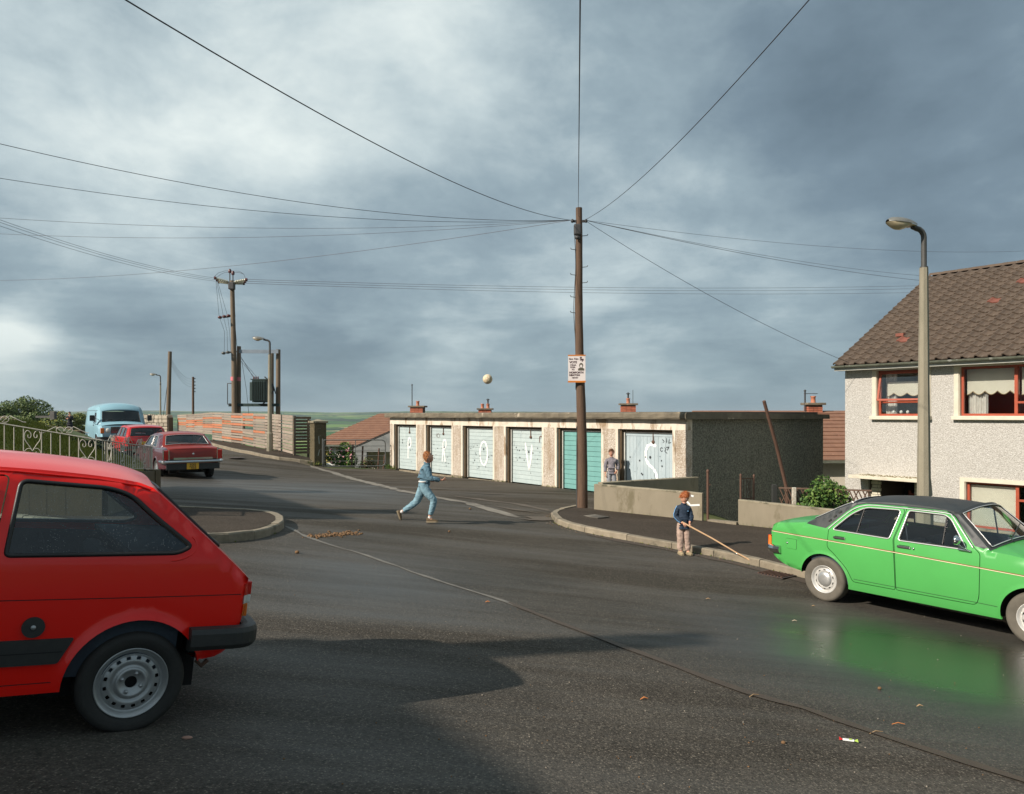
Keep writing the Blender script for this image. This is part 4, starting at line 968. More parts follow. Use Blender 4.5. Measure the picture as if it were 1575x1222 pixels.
def bungalow(label, loc, rz, L, dep, ze, zr, zg, hip=2.0, rows=16, extra=None):
    b = thing('bungalow', label, 'house', (loc[0], loc[1], 0), rz)
    w = MB(); w.box((L/2, dep/2, (ze+zg)/2), (L, dep, ze-zg)); w.build('wall', m_bwall, b)
    o = 0.35; A = (-o, -o, ze-0.05); B = (L+o, -o, ze-0.05); C = (L-hip, dep/2, zr); Dd = (hip, dep/2, zr)
    rf = stepped('roof', A, B, C, Dd, rows, m_btile, b)
    stepped('roof_slope', (-o, dep+o, ze-0.05), A, Dd, Dd, rows, m_btile, rf); stepped('roof_slope', B, (L+o, dep+o, ze-0.05), C, C, rows, m_btile, rf)
    stepped('roof_slope', (L+o, dep+o, ze-0.05), (-o, dep+o, ze-0.05), Dd, C, rows, m_btile, rf)
    g = MB(); g.box((L/2, -o-0.05, ze-0.10), (L+2*o, 0.1, 0.10)); g.build('gutter', m_gutter, b)
    return b, rf
lb = PT(488, 674, 42.5)
b1, rf1 = bungalow('low bungalow with a red-brown hipped roof behind the tubular gate', (lb.x, lb.y), R(-9), 13, 9.5, -0.05, 1.62, -3.6, 2.0, 17)
chimney(b1, 4.25, 5.2, 1.45, 0.8, 0.6, 0.55, 1, cowl=False)
q = MB(); q.tube([(3.95, 5.0, 1.2), (3.95, 5.0, 3.35)], 0.028, 6); q.lathe([(0, .1), (.05, .05), (0.04, 0)], 6, 'z', (3.95, 5.0, 3.32)); q.build('aerial_mast', m_iron, b1)
q = MB(); q.box((0.62, -0.01, -0.75), (0.95, 0.04, 1.0)); wn = q.build('window', m_white, b1); q = MB(); q.box((0.55, -0.04, -0.72), (0.62, 0.02, 0.75)); q.build('blind', m_yel, wn)
q = MB(); q.tube([(1.45, -0.12, -0.2), (1.45, -0.12, -2.6)], 0.05, 8); q.tube([(0.75, -0.3, -0.12), (0.82, -0.15, -0.45)], 0.05, 6); q.tube([(1.95, -0.3, -0.12), (2.0, -0.15, -0.45)], 0.05, 6); q.build('downpipe', m_white, b1)
# lean-to with a grey gable
m_greyboard = M('grey_board', (0.22, 0.23, 0.225), (0.17, 0.18, 0.175), scale=3, rough=0.8)
q = MB(); q.add([(2.2, -1.3, -0.42), (3.6, -1.3, -0.42), (5.2, -1.3, 0.85), (5.2, -1.3, -0.42)], [(0, 1, 3, 2)]); q.add([(2.1, -1.35, -0.38), (5.3, -1.35, 1.0), (5.3, -0.2, 1.0), (2.1, -0.2, -0.38)], [(0, 1, 2, 3)]); q.box((3.0, -1.2, -1.9), (0.62, 0.2, 2.9)); q.build('lean_to', m_greyboard, b1)
q = MB(); q.add([(2.15, -1.33, -0.41), (5.3, -1.33, 0.93), (5.3, -1.33, 1.0), (2.15, -1.33, -0.34)], [(0, 1, 2, 3)]); q.build('bargeboard', m_iron, b1)
for nm, (cx, cyp, Y, L_, pots, dx, lab) in enumerate((('b2', 616, 50.0, 11, 2, 0, 'bungalow hidden behind the garages, showing a brick chimney with two pots'), ('b3', 614, 44.0, 10, 1, 0, 'bungalow hidden behind the garages, showing a squat brick chimney right of the wooden pole'))):
    cxp = (735, 953)[nm]; p = PT(cxp, 634, Y); L2 = 10
    bb, _ = bungalow(lab, (p.x-5, p.y-4.5), R(-3), L2, 9, 0.1, 1.35, -5.5, 1.8, 14)
    chimney(bb, 5.0+0.24, 4.5+0.2, 1.25, 0.82, 0.6, 0.62 if nm == 0 else 0.85, 2 if nm == 0 else 1)
    if nm: q = MB(); q.tube([(5.5, 4.6, 2.1), (5.5, 4.6, 2.95)], 0.015, 5); q.build('aerial_mast', m_iron, bb)
rb = PT(1240, 706, 29.0)
b4, rf4 = bungalow('bungalow seen between the garages and the pebbledashed house, brown tiles over a white wall', (rb.x-3.5, rb.y), R(2), 9, 8, -0.12, 1.72, -4.5, 0.3, 13)
chimney(b4, 5.55, 4.0, 1.55, 0.62, 0.5, 0.42, 1, cowl=False)
q = MB(); q.tube([(5.15, 3.9, 1.4), (5.15, 3.9, 2.62)], 0.035, 6); q.tube([(5.1, 3.9, 2.45), (5.7, 3.9, 2.45)], 0.015, 5); q.lathe([(0, 0.08), (0.06, 0.04), (0.05, 0)], 8, 'z', (5.15, 3.9, 2.55)); q.build('aerial_mast', m_iron, b4)

# ================================================================ THE TWO HOUSES BEHIND US ON THE LEFT (they throw the shadows on the road)
def offhouse(label, ridge_a, ridge_b, zr, ze, zg, half, chim):
    A = Vector(ridge_a); B = Vector(ridge_b); d = (B-A); L = d.length; d.normalize(); n = Vector((-d.y, d.x))
    rz = atan2(d.y, d.x); h = thing('house', label, 'house', (A.x, A.y, 0), rz)
    w = MB(); w.box((L/2, 0, (ze+zg)/2), (L, 2*half-0.5, ze-zg)); w.build('wall', m_hwall, h)
    g = MB()
    for x in (0.0, L): g.add([(x, -half+0.25, ze), (x, half-0.25, ze), (x, 0, zr-0.2)], [(0, 1, 2)])
    g.build('gable', m_hwall, h)
    rf = stepped('roof', (-0.1, -half, ze-0.1), (L+0.2, -half, ze-0.1), (L+0.2, 0, zr), (-0.1, 0, zr), 16, m_tile, h)
    stepped('roof_slope', (-0.2, half, ze-0.1), (L+0.2, half, ze-0.1), (L+0.2, 0, zr), (-0.2, 0, zr), 16, m_tile, rf)
    for c in chim: q = MB(); q.box((c[0], 0, zr+c[2]/2-0.3), (c[1], 0.5, c[2]+0.6)); q.build('chimney', m_brick, rf)
    for i in range(3):
        for z in (zg+1.9, zg+4.5):
            q = MB(); q.box((L*(i+0.5)/3, -half+0.22, z), (1.2, 0.08, 1.1)); wn = q.build('window', m_redwood, h)
            q = MB(); q.box((L*(i+0.5)/3, -half+0.17, z), (1.05, 0.02, 0.95)); q.build('pane', g_win, wn)
    return h
Ls = lambda H: H/tan(SUN_EL)
def caster(px, py, H):
    g = G(px, py); z0 = gz(g.x, g.y); return Vector((g.x, g.y))-SUN2*((H-z0)/tan(SUN_EL))
ra = caster(505, 992, 8.0); rb_ = caster(860, 1228, 8.0); rdir = (rb_-ra).normalized()
near_house = offhouse('pebbledashed house out of view on the left that shades the red hatchback', tuple(ra), tuple(ra+rdir*8.6), 8.0, 5.1, 0.0, 3.6, [(0.42, 0.50, 1.45)])
q = MB(); q.lathe([(0.14, 0), (0.11, 0.35), (0.15, 0.42)], 10, 'z', (0.32, 0, 9.45)); q.lathe([(0.12, 0), (0.10, 0.25), (0.13, 0.3)], 10, 'z', (0.56, 0, 9.45)); q.build('chimney_pot', m_pot, near_house)
rc = caster(542, 797, 8.2)
offhouse('second house out of view on the left behind the railed garden', tuple(rc), tuple(rc-U*6.8), 8.2, 5.3, 0.2, 3.5, [(1.0, 0.7, 0.8), (5.6, 0.7, 0.9)])
# ================================================================ SLATTED FENCE
m_slat = M('weathered_slat', (0.33, 0.27, 0.215), (0.22, 0.18, 0.145), scale=5, rough=0.85, stretch=(0.5, 1, 4), rnd=0.20)
m_slatr = M('orange_stained_slat', (0.48, 0.18, 0.09), (0.36, 0.13, 0.065), scale=5, rough=0.8, rnd=0.15)
m_post = M('fence_post_wood', (0.20, 0.155, 0.11), (0.13, 0.10, 0.07), scale=6, rough=0.9)
fence = thing('slat_fence', 'long fence of horizontal weathered slats, some stained orange, along the upper pavement', 'fence', (0, 0, 0))
FP = [Vector(p) for p in ((-9.5, 33.3), (-10.65, 35.0), (-11.8, 36.7), (-13.0, 38.6), (-14.2, 40.5), (-15.25, 41.7), (-16.2, 42.9), (-17.4, 44.6), (-18.6, 46.2), (-19.8, 47.9), (-21.0, 49.5), (-22.3, 51.2))]
FT = [1.50, 1.55, 1.58, 1.60, 1.61, 1.63, 1.66, 1.67, 1.63, 1.58, 1.56, 1.54]
rnd = random.Random(21); NSL = 12
RED = {(2, 5), (6, 9), (6, 3), (7, 9), (3, 2), (4, 4), (9, 5), (10, 6), (3, 11), (3, 9), (4, 10), (4, 7), (3, 7), (5, 8), (5, 7), (5, 1), (4, 1), (7, 5), (7, 6), (8, 8), (8, 7), (9, 7), (9, 8), (10, 9), (10, 7), (6, 6), (6, 5), (8, 6), (2, 10)}
for i in range(len(FP)):
    p = FP[i]; g = gz(p.x, p.y)
    q = MB(); q.box((p.x+0.05, p.y+0.03, (g+FT[i])/2-0.1), (0.09, 0.09, FT[i]-g+0.05), HR); q.build('post', m_post, fence)
for i in range(len(FP)-1):
    a, b = FP[i], FP[i+1]; d = b-a; L = d.length; ang = atan2(d.y, d.x)
    ga, gb = gz(a.x, a.y), gz(b.x, b.y)
    for k in range(NSL):
        if i == 3 and k in (6,) or (i == 7 and k == 0) or (i == 7 and k == 1): continue
        f = (k+0.75)/NSL
        za = ga+0.10+(FT[i]-ga-0.12)*f; zb = gb+0.10+(FT[i+1]-gb-0.12)*f
        h = (FT[i]-ga)/NSL*rnd.uniform(0.66, 0.86); mid = (a+b)/2
        Mx = Matrix.Rotation(ang, 3, 'Z') @ Matrix.Rotation(-atan2(zb-za, L)+rnd.uniform(-.006, .006), 3, 'Y')
        q = MB(); q.box((mid.x, mid.y, (za+zb)/2+rnd.uniform(-.006, .006)), (L*rnd.uniform(0.985, 1.01), 0.022, h), 0, 0, Mx)
        q.build('slat', m_slatr if (i, k) in RED else m_slat, fence)
# short return at the end of the fence, shade put into the slat colour
m_slat_shade = M('shaded_slat', (0.17, 0.125, 0.08), (0.11, 0.08, 0.05), scale=5, rough=0.9, rnd=0.15)
fr = thing('slat_fence', 'short end panel of slats darkened to look shaded beside the square gate pillar', 'fence', (-9.45, 33.32, 0), atan2(0.40, 0.70))
for k in range(12):
    z = -0.10+k*0.137; q = MB(); q.box((0.37, 0, z), (0.72, 0.022, 0.098)); q.build('slat', m_slat_shade, fr)
q = MB(); q.box((0.03, 0.02, 0.5), (0.07, 0.07, 2.0)); q.build('post', m_post, fr)
q = MB(); q.box((0.62, 0.03, 0.3), (0.09, 0.07, 2.2)); q.build('post', m_post, fr)
# gate pillar
m_pillar = render_mat('pillar_render', (0.13, 0.105, 0.06), (0.09, 0.075, 0.045), (0.05, 0.045, 0.025), scale=14, bump=0.3, stain_amt=0.5)
pil = thing('gate_pillar', 'square rendered gate pillar with faint white letters at the end of the slatted fence', 'pillar', (-8.32, 32.95, -0.75), HR)
q = MB(); q.bbox((0, 0, 0.97), (0.50, 0.54, 1.94), 0.015); q.build('shaft', m_pillar, pil)
q = MB(); q.bbox((0, 0, 1.985), (0.62, 0.66, 0.085), 0.02); q.lathe([(0.36, 0.0), (0.05, 0.08), (0.0, 0.08)], 4, 'z', (0, 0, 2.02)); q.build('cap', m_cope, pil)
sg = MB()
for pl in ([(-0.05, 1.05), (-0.08, 1.38)], [(-0.08, 1.38), (0.02, 1.40)], [(-0.10, 0.55), (-0.04, 0.80), (0.08, 0.84)], [(0.12, 1.0), (0.16, 1.25)], [(-0.12, 1.70), (0.02, 1.72)]):
    P = densify(pl, 0.06, False); vs = []
    for i, p in enumerate(P):
        for s in (-0.016, 0.016): vs.append((0.2515, p[0]+s, p[1]))
    sg.add(vs, [(i*2, i*2+2, i*2+3, i*2+1) for i in range(len(P)-1)])
sg.build('painted_mark', M('faded_white_paint', (0.42, 0.46, 0.42), (0.3, 0.33, 0.28), rough=0.8), pil)
# tubular gate and leaning rusty posts
m_tube = M('galvanised_tube', (0.13, 0.135, 0.13), (0.09, 0.095, 0.09), scale=10, rough=0.5, metal=0.4)
ga = Vector((-8.02, 32.75)); gb = Vector((-5.45, 33.05)); gd = gb-ga
tg = thing('tubular_gate', 'rounded tubular steel field gate between the square pillar and the garages', 'gate', (ga.x, ga.y, -0.78), atan2(gd.y, gd.x)); GL = gd.length
q = MB(); fr_ = rounded([(0, 0.12), (GL, 0.12), (GL, 1.24), (0, 1.24)], [0.02, 0.2, 0.2, 0.02]); q.tube([(x, 0, z) for x, z in fr_], 0.024, 8, closed=True); q.build('frame', m_tube, tg)
for z in (0.34, 0.56, 0.80, 0.98): q = MB(); q.tube([(0, 0, z), (GL, 0, z)], 0.013, 6); q.build('rail', m_tube, tg)
q = MB(); q.tube([(GL*0.51, 0, 0.12), (GL*0.51, 0, 1.24)], 0.018, 6); q.build('brace', m_tube, tg)
q = MB(); q.tube([(-0.05, 0, -0.1), (-0.05, 0, 1.3)], 0.035, 8); q.build('hanging_post', m_tube, tg)
for i, (x, y0, y1, dx, lab) in enumerate(((540, 717, 684, 3, 'leaning rusty stake behind the left half of the tubular gate'), (556, 720, 687, 2, 'rusty stake behind the middle of the tubular gate, leaning right'), (581, 722, 690, 2, 'rusty stake nearest the garages behind the tubular gate'), (588, 722, 700, 4, 'short rusty stake close to the garage end wall'))):
    p0 = PT(x, y0, 33.9); p1 = PT(x+dx, y1, 33.8); q = MB(); q.tube([(p0.x, p0.y, p0.z-0.5), p1], 0.04, 6); o = q.build('stake', m_rust); tag(o, lab, 'stake', 'rusty stakes behind the field gate')

# ================================================================ STREET LAMPS, POLES
m_lampc = M('lamp_column_concrete', (0.30, 0.27, 0.20), (0.22, 0.20, 0.145), scale=7, rough=0.9, bump=0.6, bscale=60, c3=(0.13, 0.12, 0.08), c3amt=0.42, c3scale=5, stretch=(1, 1, 0.3))
m_brk = M('bracket_steel', (0.07, 0.07, 0.065), (0.05, 0.05, 0.045), scale=8, rough=0.5)
m_lamph = M('lamp_head', (0.24, 0.24, 0.22), (0.16, 0.16, 0.14), scale=9, rough=0.4, metal=0.3)
m_bowl = M('lamp_bowl', (0.66, 0.54, 0.33), (0.48, 0.43, 0.31), scale=12, rough=0.3)
m_wood = M('creosoted_pole', (0.135, 0.078, 0.045), (0.07, 0.042, 0.026), scale=5, rough=0.8, bump=0.6, bscale=30, stretch=(6, 6, 0.5), bdist=0.01)
m_woodg = M('weathered_pole', (0.20, 0.15, 0.10), (0.12, 0.09, 0.06), scale=5, rough=0.85, bump=0.5, bscale=25, stretch=(5, 5, 0.5))
def oct_column(r0, r1, h, bx):
    mb = MB()
    mb.lathe([(0.0, 0), (r0*1.38, 0.0), (r0*1.38, bx), (r0*1.05, bx+0.06), (r1, h), (0.0, h)], 8, 'z', smooth=False); return mb
def street_lamp(label, loc, h, armdir, arm=0.75, s=1.0, slim=False):
    t = thing('street_lamp', label, 'street lamp', loc, armdir, 'concrete street lamps')
    if slim: q = MB(); q.lathe([(0.09, 0), (0.09, 1.2), (0.065, 1.3), (0.05, h-0.5)], 10, 'z')
    else: q = oct_column(0.102*s, 0.066*s, h-0.62, 0.9)
    q.build('column', m_lampc, t)
    q = MB(); pts = [(0, 0, h-0.66), (0, 0, h-0.12)]+[(0.14-0.14*cos(R(a)), 0, h-0.12+0.14*sin(R(a))) for a in (20, 45, 70, 90)]+[(arm*0.45, 0, h+0.05)]
    q.tube(pts, 0.045*s, 10); q.tube([(0, 0, h-0.70), (0, 0, h-0.60)], 0.062*s, 10); q.build('bracket', m_brk, t)
    # head: long tapered shell with a bowl beneath
    hd = MB(); n = 12; K = 9; vs = []; bw = []
    for i in range(K):
        f = i/(K-1); w = 0.055+0.095*sin(pi*min(1, 0.12+f*0.80))**0.8; hh = 0.035+0.07*sin(pi*(0.15+f*0.72)); x = arm*0.42+f*0.50; z = h+0.05+f*0.05
        if i == K-1: w *= 0.5; hh *= 0.6
        for k in range(n):
            a = pi*k/(n-1); vs.append((x, w*cos(a), z+hh*sin(a)))
        for k in range(n):
            a = pi*k/(n-1); dp = 0.10*sin(pi*min(1, max(0, (f-0.18)/0.82))); bw.append((x, w*0.9*cos(a), z-dp*sin(a)))
    fs = [(i*n+k, i*n+k+1, (i+1)*n+k+1, (i+1)*n+k) for i in range(K-1) for k in range(n-1)]
    hd.add(vs, fs, 0, True); hd.build('lamp_head', m_lamph, t)
    b = MB(); b.add(bw, fs, 0, True); b.build('lamp_bowl', m_bowl, t)
    return t
p = PT(1421, 638, 12.7); street_lamp('concrete street lamp standing in front of the pebbledashed house', (p.x, p.y, gz(p.x, p.y)+0.05), EYE+(638-350)/FPX*12.7-gz(p.x, p.y)-0.1, pi+0.25, 0.50)
p = PT(415, 697, 34.3); street_lamp('concrete street lamp in front of the slatted fence', (p.x, p.y, gz(p.x, p.y)), 5.05, pi+0.1, 0.6, 1.0)
p = PT(257, 650, 58); street_lamp('far slim street lamp beside the leaning wooden pole', (p.x-0.5, p.y, 0.0), EYE+(638-578)/FPX*58, pi+0.05, 0.7, 0.9, True)
# main wooden pole
POLE = PT(895.5, 783, 17.9); gzp = gz(POLE.x, POLE.y); top = PT(889, 321, 17.95)
pole = thing('telegraph_pole', 'tall brown wooden telegraph pole with an election poster at the pavement corner', 'pole', (POLE.x, POLE.y, gzp))
tx = top.x-POLE.x; PH = top.z-gzp
def plx(z): return tx*(z/PH)+0.018*sin(z*1.1)
q = MB(); K = 26; q.tube([(plx(PH*i/K), 0.0, PH*i/K-(0.3 if i == 0 else 0)) for i in range(K+1)], [0.128-0.055*i/K+0.002*sin(i*2.2) for i in range(K+1)], 16); q.build('shaft', m_wood, pole)
def pz(py): return EYE-(py-638)/FPX*17.9-gzp
q = MB(); q.bbox((plx(pz(356))-0.05, -0.15, pz(356)), (0.17, 0.14, 0.26), 0.035); q.lathe([(0, 0.02), (0.06, 0), (0.06, -0.06), (0.0, -0.08)], 10, 'z', (plx(pz(356))-0.05, -0.15, pz(366))); q.build('junction_box', m_iron, pole)
q = MB(); q.box((plx(pz(341)), -0.02, pz(341)), (0.34, 0.05, 0.05)); 
for s in (-1, 1): q.lathe([(0.0, 0.05), (0.03, 0.03), (0.035, -0.03), (0.0, -0.05)], 8, 'z', (plx(pz(341))+s*0.16, -0.05, pz(341)))
q.build('wire_bracket', m_iron, pole)
for i, py in enumerate((364, 412, 436, 385, 424, 458, 482)):
    s = 1 if i < 3 else -1; z = pz(py); q = MB(); r_ = 0.085
    q.tube([(plx(z)+s*r_*0.8, -0.04, z), (plx(z)+s*(r_+0.10), -0.04, z+0.012), (plx(z)+s*(r_+0.115), -0.04, z+0.045)], 0.009, 5); q.build('climbing_step', m_tube, pole)
q = MB(); q.tube([(plx(z)-0.10-0.02*sin(z*3), -0.03, z) for z in [pz(600)+i*0.15 for i in range(26)]], 0.008, 5); q.tube([(plx(z)-0.125, -0.02, z) for z in (0.1, 1.0, 2.0, pz(660))], 0.022, 6); q.build('down_cable', m_iron, pole)
# election poster: board bent slightly round the pole, flat print
m_poster = M('poster_paper', (0.74, 0.68, 0.65), (0.66, 0.60, 0.57), scale=3, rough=0.7)
m_orange = M('poster_orange', (0.62, 0.20, 0.03), rough=0.6)
m_ink = M('poster_ink', (0.06, 0.025, 0.03), rough=0.7)
m_inkg = M('poster_photo_ink', (0.10, 0.09, 0.06), rough=0.7)
PW, PHH = 0.40, 0.64
pc = PT(886.3, 568, 17.9); pst = thing('election_poster', 'white and orange election poster tied to the tall telegraph pole', 'poster', (pc.x, POLE.y-0.155, pc.z), R(-4))
q = MB(); q.box((0, 0.006, 0), (PW, 0.008, PHH)); q.build('board', m_poster, pst)
for z in (PHH/2-0.012, -PHH/2+0.020): q = MB(); q.box((0, 0.0, z), (PW+0.008, 0.007, 0.026 if z > 0 else 0.042)); q.build('orange_band', m_orange, pst)
def text_obj(txt, size, x, z, mat, parent, y=0.0, align='LEFT', name='lettering', bold=0.0, sx=1.0, rot=(R(90), 0, 0), spacing=1.0):
    c = D.curves.new(name, 'FONT'); c.body = txt; c.size = size; c.align_x = align; c.offset = bold; c.space_character = spacing
    o = D.objects.new(name, c); COL.objects.link(o); dg = bpy.context.evaluated_depsgraph_get(); me = D.meshes.new_from_object(o.evaluated_get(dg))
    D.objects.remove(o); D.curves.remove(c); me.materials.clear(); me.materials.append(mat)
    ob = D.objects.new(name, me); COL.objects.link(ob); ob.parent = parent; ob.location = (x, y, z); ob.rotation_euler = rot; ob.scale = (sx, 1, 1); return ob
ty = -0.0005
for txt, s, x, z, bd in (('Sinn Féin', 0.062, -0.185, 0.205, 0.0015), ('VOTE', 0.068, -0.17, 0.125, 0.003), ('CRUA', 0.052, -0.155, 0.065, 0.002), ('RGIA', 0.052, -0.15, 0.015, 0.002), ('N.I.', 0.045, -0.115, -0.035, 0.002),
                     ('NORPORTH', 0.060, -0.175, -0.110, 0.003), ('HEATON', 0.060, -0.175, -0.170, 0.003), ('NEWRY', 0.04, -0.11, -0.225, 0.002)):
    text_obj(txt, s, x, z, m_ink, pst, ty, bold=bd)
q = MB()
def disc(mb, cx, cz, rx, rz, y, n=16): mb.add([(cx+rx*cos(2*pi*k/n), y, cz+rz*sin(2*pi*k/n)) for k in range(n)], [tuple(range(n-1, -1, -1))])
disc(q, 0.10, 0.075, 0.046, 0.058, ty); q.add([(0.03, ty, -0.045), (0.03, ty, 0.0), (0.07, ty, 0.022), (0.13, ty, 0.022), (0.17, ty, 0.0), (0.17, ty, -0.045)], [(0, 5, 4, 3, 2, 1)]); q.build('portrait', m_inkg, pst)
q = MB(); disc(q, 0.10, 0.058, 0.026, 0.034, ty-0.001); q.build('portrait_face', m_poster, pst)
text_obj('S', 0.105, 0.07, 0.195, m_ink, pst, ty, bold=0.006); text_obj('F', 0.085, 0.115, 0.165, m_ink, pst, ty-0.001, bold=0.005)

# high voltage pole with crossarm
m_ins = M('brown_insulator', (0.10, 0.03, 0.03), rough=0.3); m_insw = M('pale_insulator', (0.55, 0.55, 0.45), (0.3, 0.3, 0.22), rough=0.3)
HZ = 44.0
def hv(px, py, dy=0.0): v = PT(px, py, HZ+dy); return v
hp = hv(360, 640); gh = -0.6
hvp = thing('electricity_pole', 'tall electricity pole with a fan of insulators at its head behind the slatted fence', 'pole', (hp.x, hp.y, 0))
def hl(px, py, dy=0.0): v = hv(px, py, dy); return Vector((v.x-hp.x, v.y-hp.y, v.z))
q = MB(); q.tube([(0.05, 0, -1.5), hl(360, 560), hl(357, 432)], [0.17, 0.15, 0.12], 12); q.build('shaft', m_woodg, hvp)
q = MB(); c = hl(356.5, 440, -0.15); q.bbox(c, (0.32, 0.34, 0.42), 0.04); q.build('head_bracket', m_iron, hvp)
for sx, x1 in ((-1, 331), (1, 379)):
    for k in range(3):
        a = hl(353.5 if sx < 0 else 359.5, 434+k*1.0, -0.25+k*0.25); b = hl(x1+(3*k if sx < 0 else -2*k), (428.0 if sx < 0 else 430.5)+k*3.0, -0.5+k*0.5)
        q = MB(); q.tube([a, b], 0.018, 5)
        for i in range(1, 7):
            p = a.lerp(b, i/7+0.05); dvec = (b-a).normalized(); q.tube([p-dvec*0.03, p+dvec*0.03], 0.075, 8)
        q.build('insulator_string', m_insw, hvp)
        q = MB(); q.tube([b-Vector((0.05, 0, 0)), b+Vector((0.05, 0, 0))], 0.09, 8); q.build('end_cap', m_ins, hvp)
for x, y in ((353.5, 420), (358.3, 423)):
    q = MB(); q.tube([hl(x, 436), hl(x, y)], 0.03, 6); q.build('pin', m_iron, hvp); q = MB(); p = hl(x, y); q.tube([p, p+Vector((0, 0, .12)), p+Vector((0, 0, .22))], [0.09, 0.10, 0.05], 8); q.build('pin_insulator', m_ins, hvp)
q = MB()
for k in range(2):
    P = [hl(332+k*5, 428)+Vector((0, -0.3, 0)), hl(336+k*4, 420+k*2), hl(346, 417+k*2.5), hl(356, 417+k*2), hl(368, 417.5+k*2), hl(375, 422), hl(378, 430)]; q.tube(P, 0.010, 5)
q.build('jumper_wire', m_iron, hvp)
for (y, xs, xe) in ((487, 349, 362), (542, 350, 364)):
    q = MB(); q.tube([hl(xe, y-1), hl(xs-2, y+1.5)], 0.035, 6); q.build('crossarm', m_tube, hvp)
    for k in range(3):
        q = MB(); p = hl((350.5 if y < 500 else 355)-k*6.6+(1 if y < 500 else 2), y-1+k*1.2, -0.2*k); q.lathe([(0, 0.09), (0.09, 0.06), (0.13, 0.0), (0.09, -0.07), (0, -0.09)], 10, 'z', p); q.build('insulator', m_ins if y < 500 else m_tube, hvp)
q = MB()
for k in range(3):
    a = hl(332+k*1, 431); b = hl(337+k*6.6, 487); c = hl(345+k*5, 541); q.tube([a, b, a.lerp(c, 0.72)+Vector((0.15, 0, 0)), c], 0.009, 4)
q.tube([hl(361, 490), hl(364, 530), hl(368, 545), hl(391, 583)], 0.012, 4); q.tube([hl(371, 556), hl(393, 583)], 0.009, 4); q.tube([hl(371, 552), hl(397, 583)], 0.009, 4); q.tube([hl(372, 556), hl(379, 600), hl(383, 640)], 0.012, 4); q.build('down_wire', m_iron, hvp)
q = MB(); q.tube([hl(356, 590), hl(350, 590), hl(350, 622), hl(358, 622.5)], 0.03, 6); q.build('climbing_guard', m_iron, hvp)
m_pink = M('pink_warning_band', (0.72, 0.20, 0.22), rough=0.6)
q = MB(); q.tube([hl(359.2, 586), hl(359.2, 580)], 0.162, 12); q.build('warning_band', m_pink, hvp)
# transformer on its own frame of poles
tf_ = thing('transformer', 'dark green transformer on a frame of four wooden poles behind the slatted fence', 'transformer', (hp.x, hp.y, 0))
for (px_, py0, r_, dy) in ((367.5, 533, 0.115, 0.3), (428.0, 538, 0.125, 0.6), (418.0, 542, 0.12, 2.0), (0, 0, 0, 0)):
    if not px_: continue
    q = MB(); q.tube([Vector((hl(px_-0.6, 640, dy).x, dy, -1.5)), hl(px_, py0, dy)], [r_*1.15, r_], 10); q.build('pole', m_woodg, tf_)
q = MB(); q.tube([hl(367, 586.5, 0.28), hl(367, 580.5, 0.28)], 0.125, 12); q.build('warning_band', m_pink, tf_)
m_beam = M('galvanised_beam', (0.26, 0.31, 0.36), (0.20, 0.24, 0.28), scale=4, rough=0.5)
a, b = hl(368, 540.5, 0.15), hl(428, 541.5, 0.3); q = MB(); q.box((a+b)/2, ((b-a).length, 0.10, 0.20), atan2((b-a).y, (b-a).x)); q.build('beam', m_beam, tf_)
m_tgreen = M('transformer_green', (0.035, 0.06, 0.055), (0.025, 0.045, 0.04), scale=5, rough=0.5)
a, b = hl(352, 622.5, 0.15), hl(430, 624, 0.3); q = MB(); q.box((a+b)/2, ((b-a).length, 0.16, 0.17), atan2((b-a).y, (b-a).x)); q.build('platform_beam', m_tgreen, tf_)
c = hl(401, 602, -0.25); q = MB(); q.bbox(c, (0.78, 0.66, 1.28), 0.03); tank = q.build('tank', m_tgreen, tf_)
for k in range(7): q = MB(); q.box((c.x-0.33+k*0.11, c.y-0.40, c.z), (0.03, 0.15, 1.1)); q.build('cooling_fin', m_tgreen, tank)
q = MB(); q.bbox((c.x-0.48, c.y, c.z-0.02), (0.14, 0.5, 1.05), 0.02); q.build('radiator', m_tgreen, tank)
q = MB(); q.box((c.x, c.y, c.z+0.66), (0.92, 0.74, 0.05)); q.build('lid', m_tgreen, tank)
for k in range(3): q = MB(); q.lathe([(0.06, 0), (0.035, 0.1), (0.05, 0.14), (0, 0.16)], 8, 'z', (c.x-0.36+k*0.12, c.y-0.1, c.z+0.68)); q.build('bushing', m_ins, tank)
q = MB(); q.tube([hl(407, 580), hl(416, 588), hl(421, 600), hl(415, 612), hl(404, 622)], 0.04, 6); q.tube([hl(409, 583), hl(420, 592), hl(424, 606)], 0.03, 6); q.build('cable', m_iron, tf_)
# two more poles on the left
pA = thing('telegraph_pole', 'plain wooden pole rising behind the stone wall left of the slatted fence', 'pole', (PT(257, 640, 56).x, 56, 0)); q = MB(); t0 = PT(261.5, 541, 56); q.tube([(0, 0, -1.5), (t0.x-PT(257, 640, 56).x, 0, t0.z)], [0.17, 0.13], 10); q.build('shaft', m_woodg, pA)
q = MB(); q.tube([(-0.1, 0, -1.2), (-0.35, -0.1, 0.5), (0.05, -0.1, 3.6)], 0.02, 4); q.build('stay_wire', m_iron, pA)
pB = thing('telegraph_pole', 'short dark wooden pole with a column of insulators above the slatted fence', 'pole', (PT(297, 640, 66).x, 66, 0)); q = MB(); t1 = PT(297.5, 580, 66); q.tube([(0, 0, -1.5), (0.0, 0, t1.z)], [0.11, 0.10], 8); q.build('shaft', m_wood, pB)
for k in range(5): q = MB(); q.lathe([(0, 0.05), (0.06, 0.03), (0.06, -0.04), (0, -0.05)], 8, 'z', (0.15, 0, t1.z-0.15-k*0.28)); q.build('insulator', m_iron, pB)

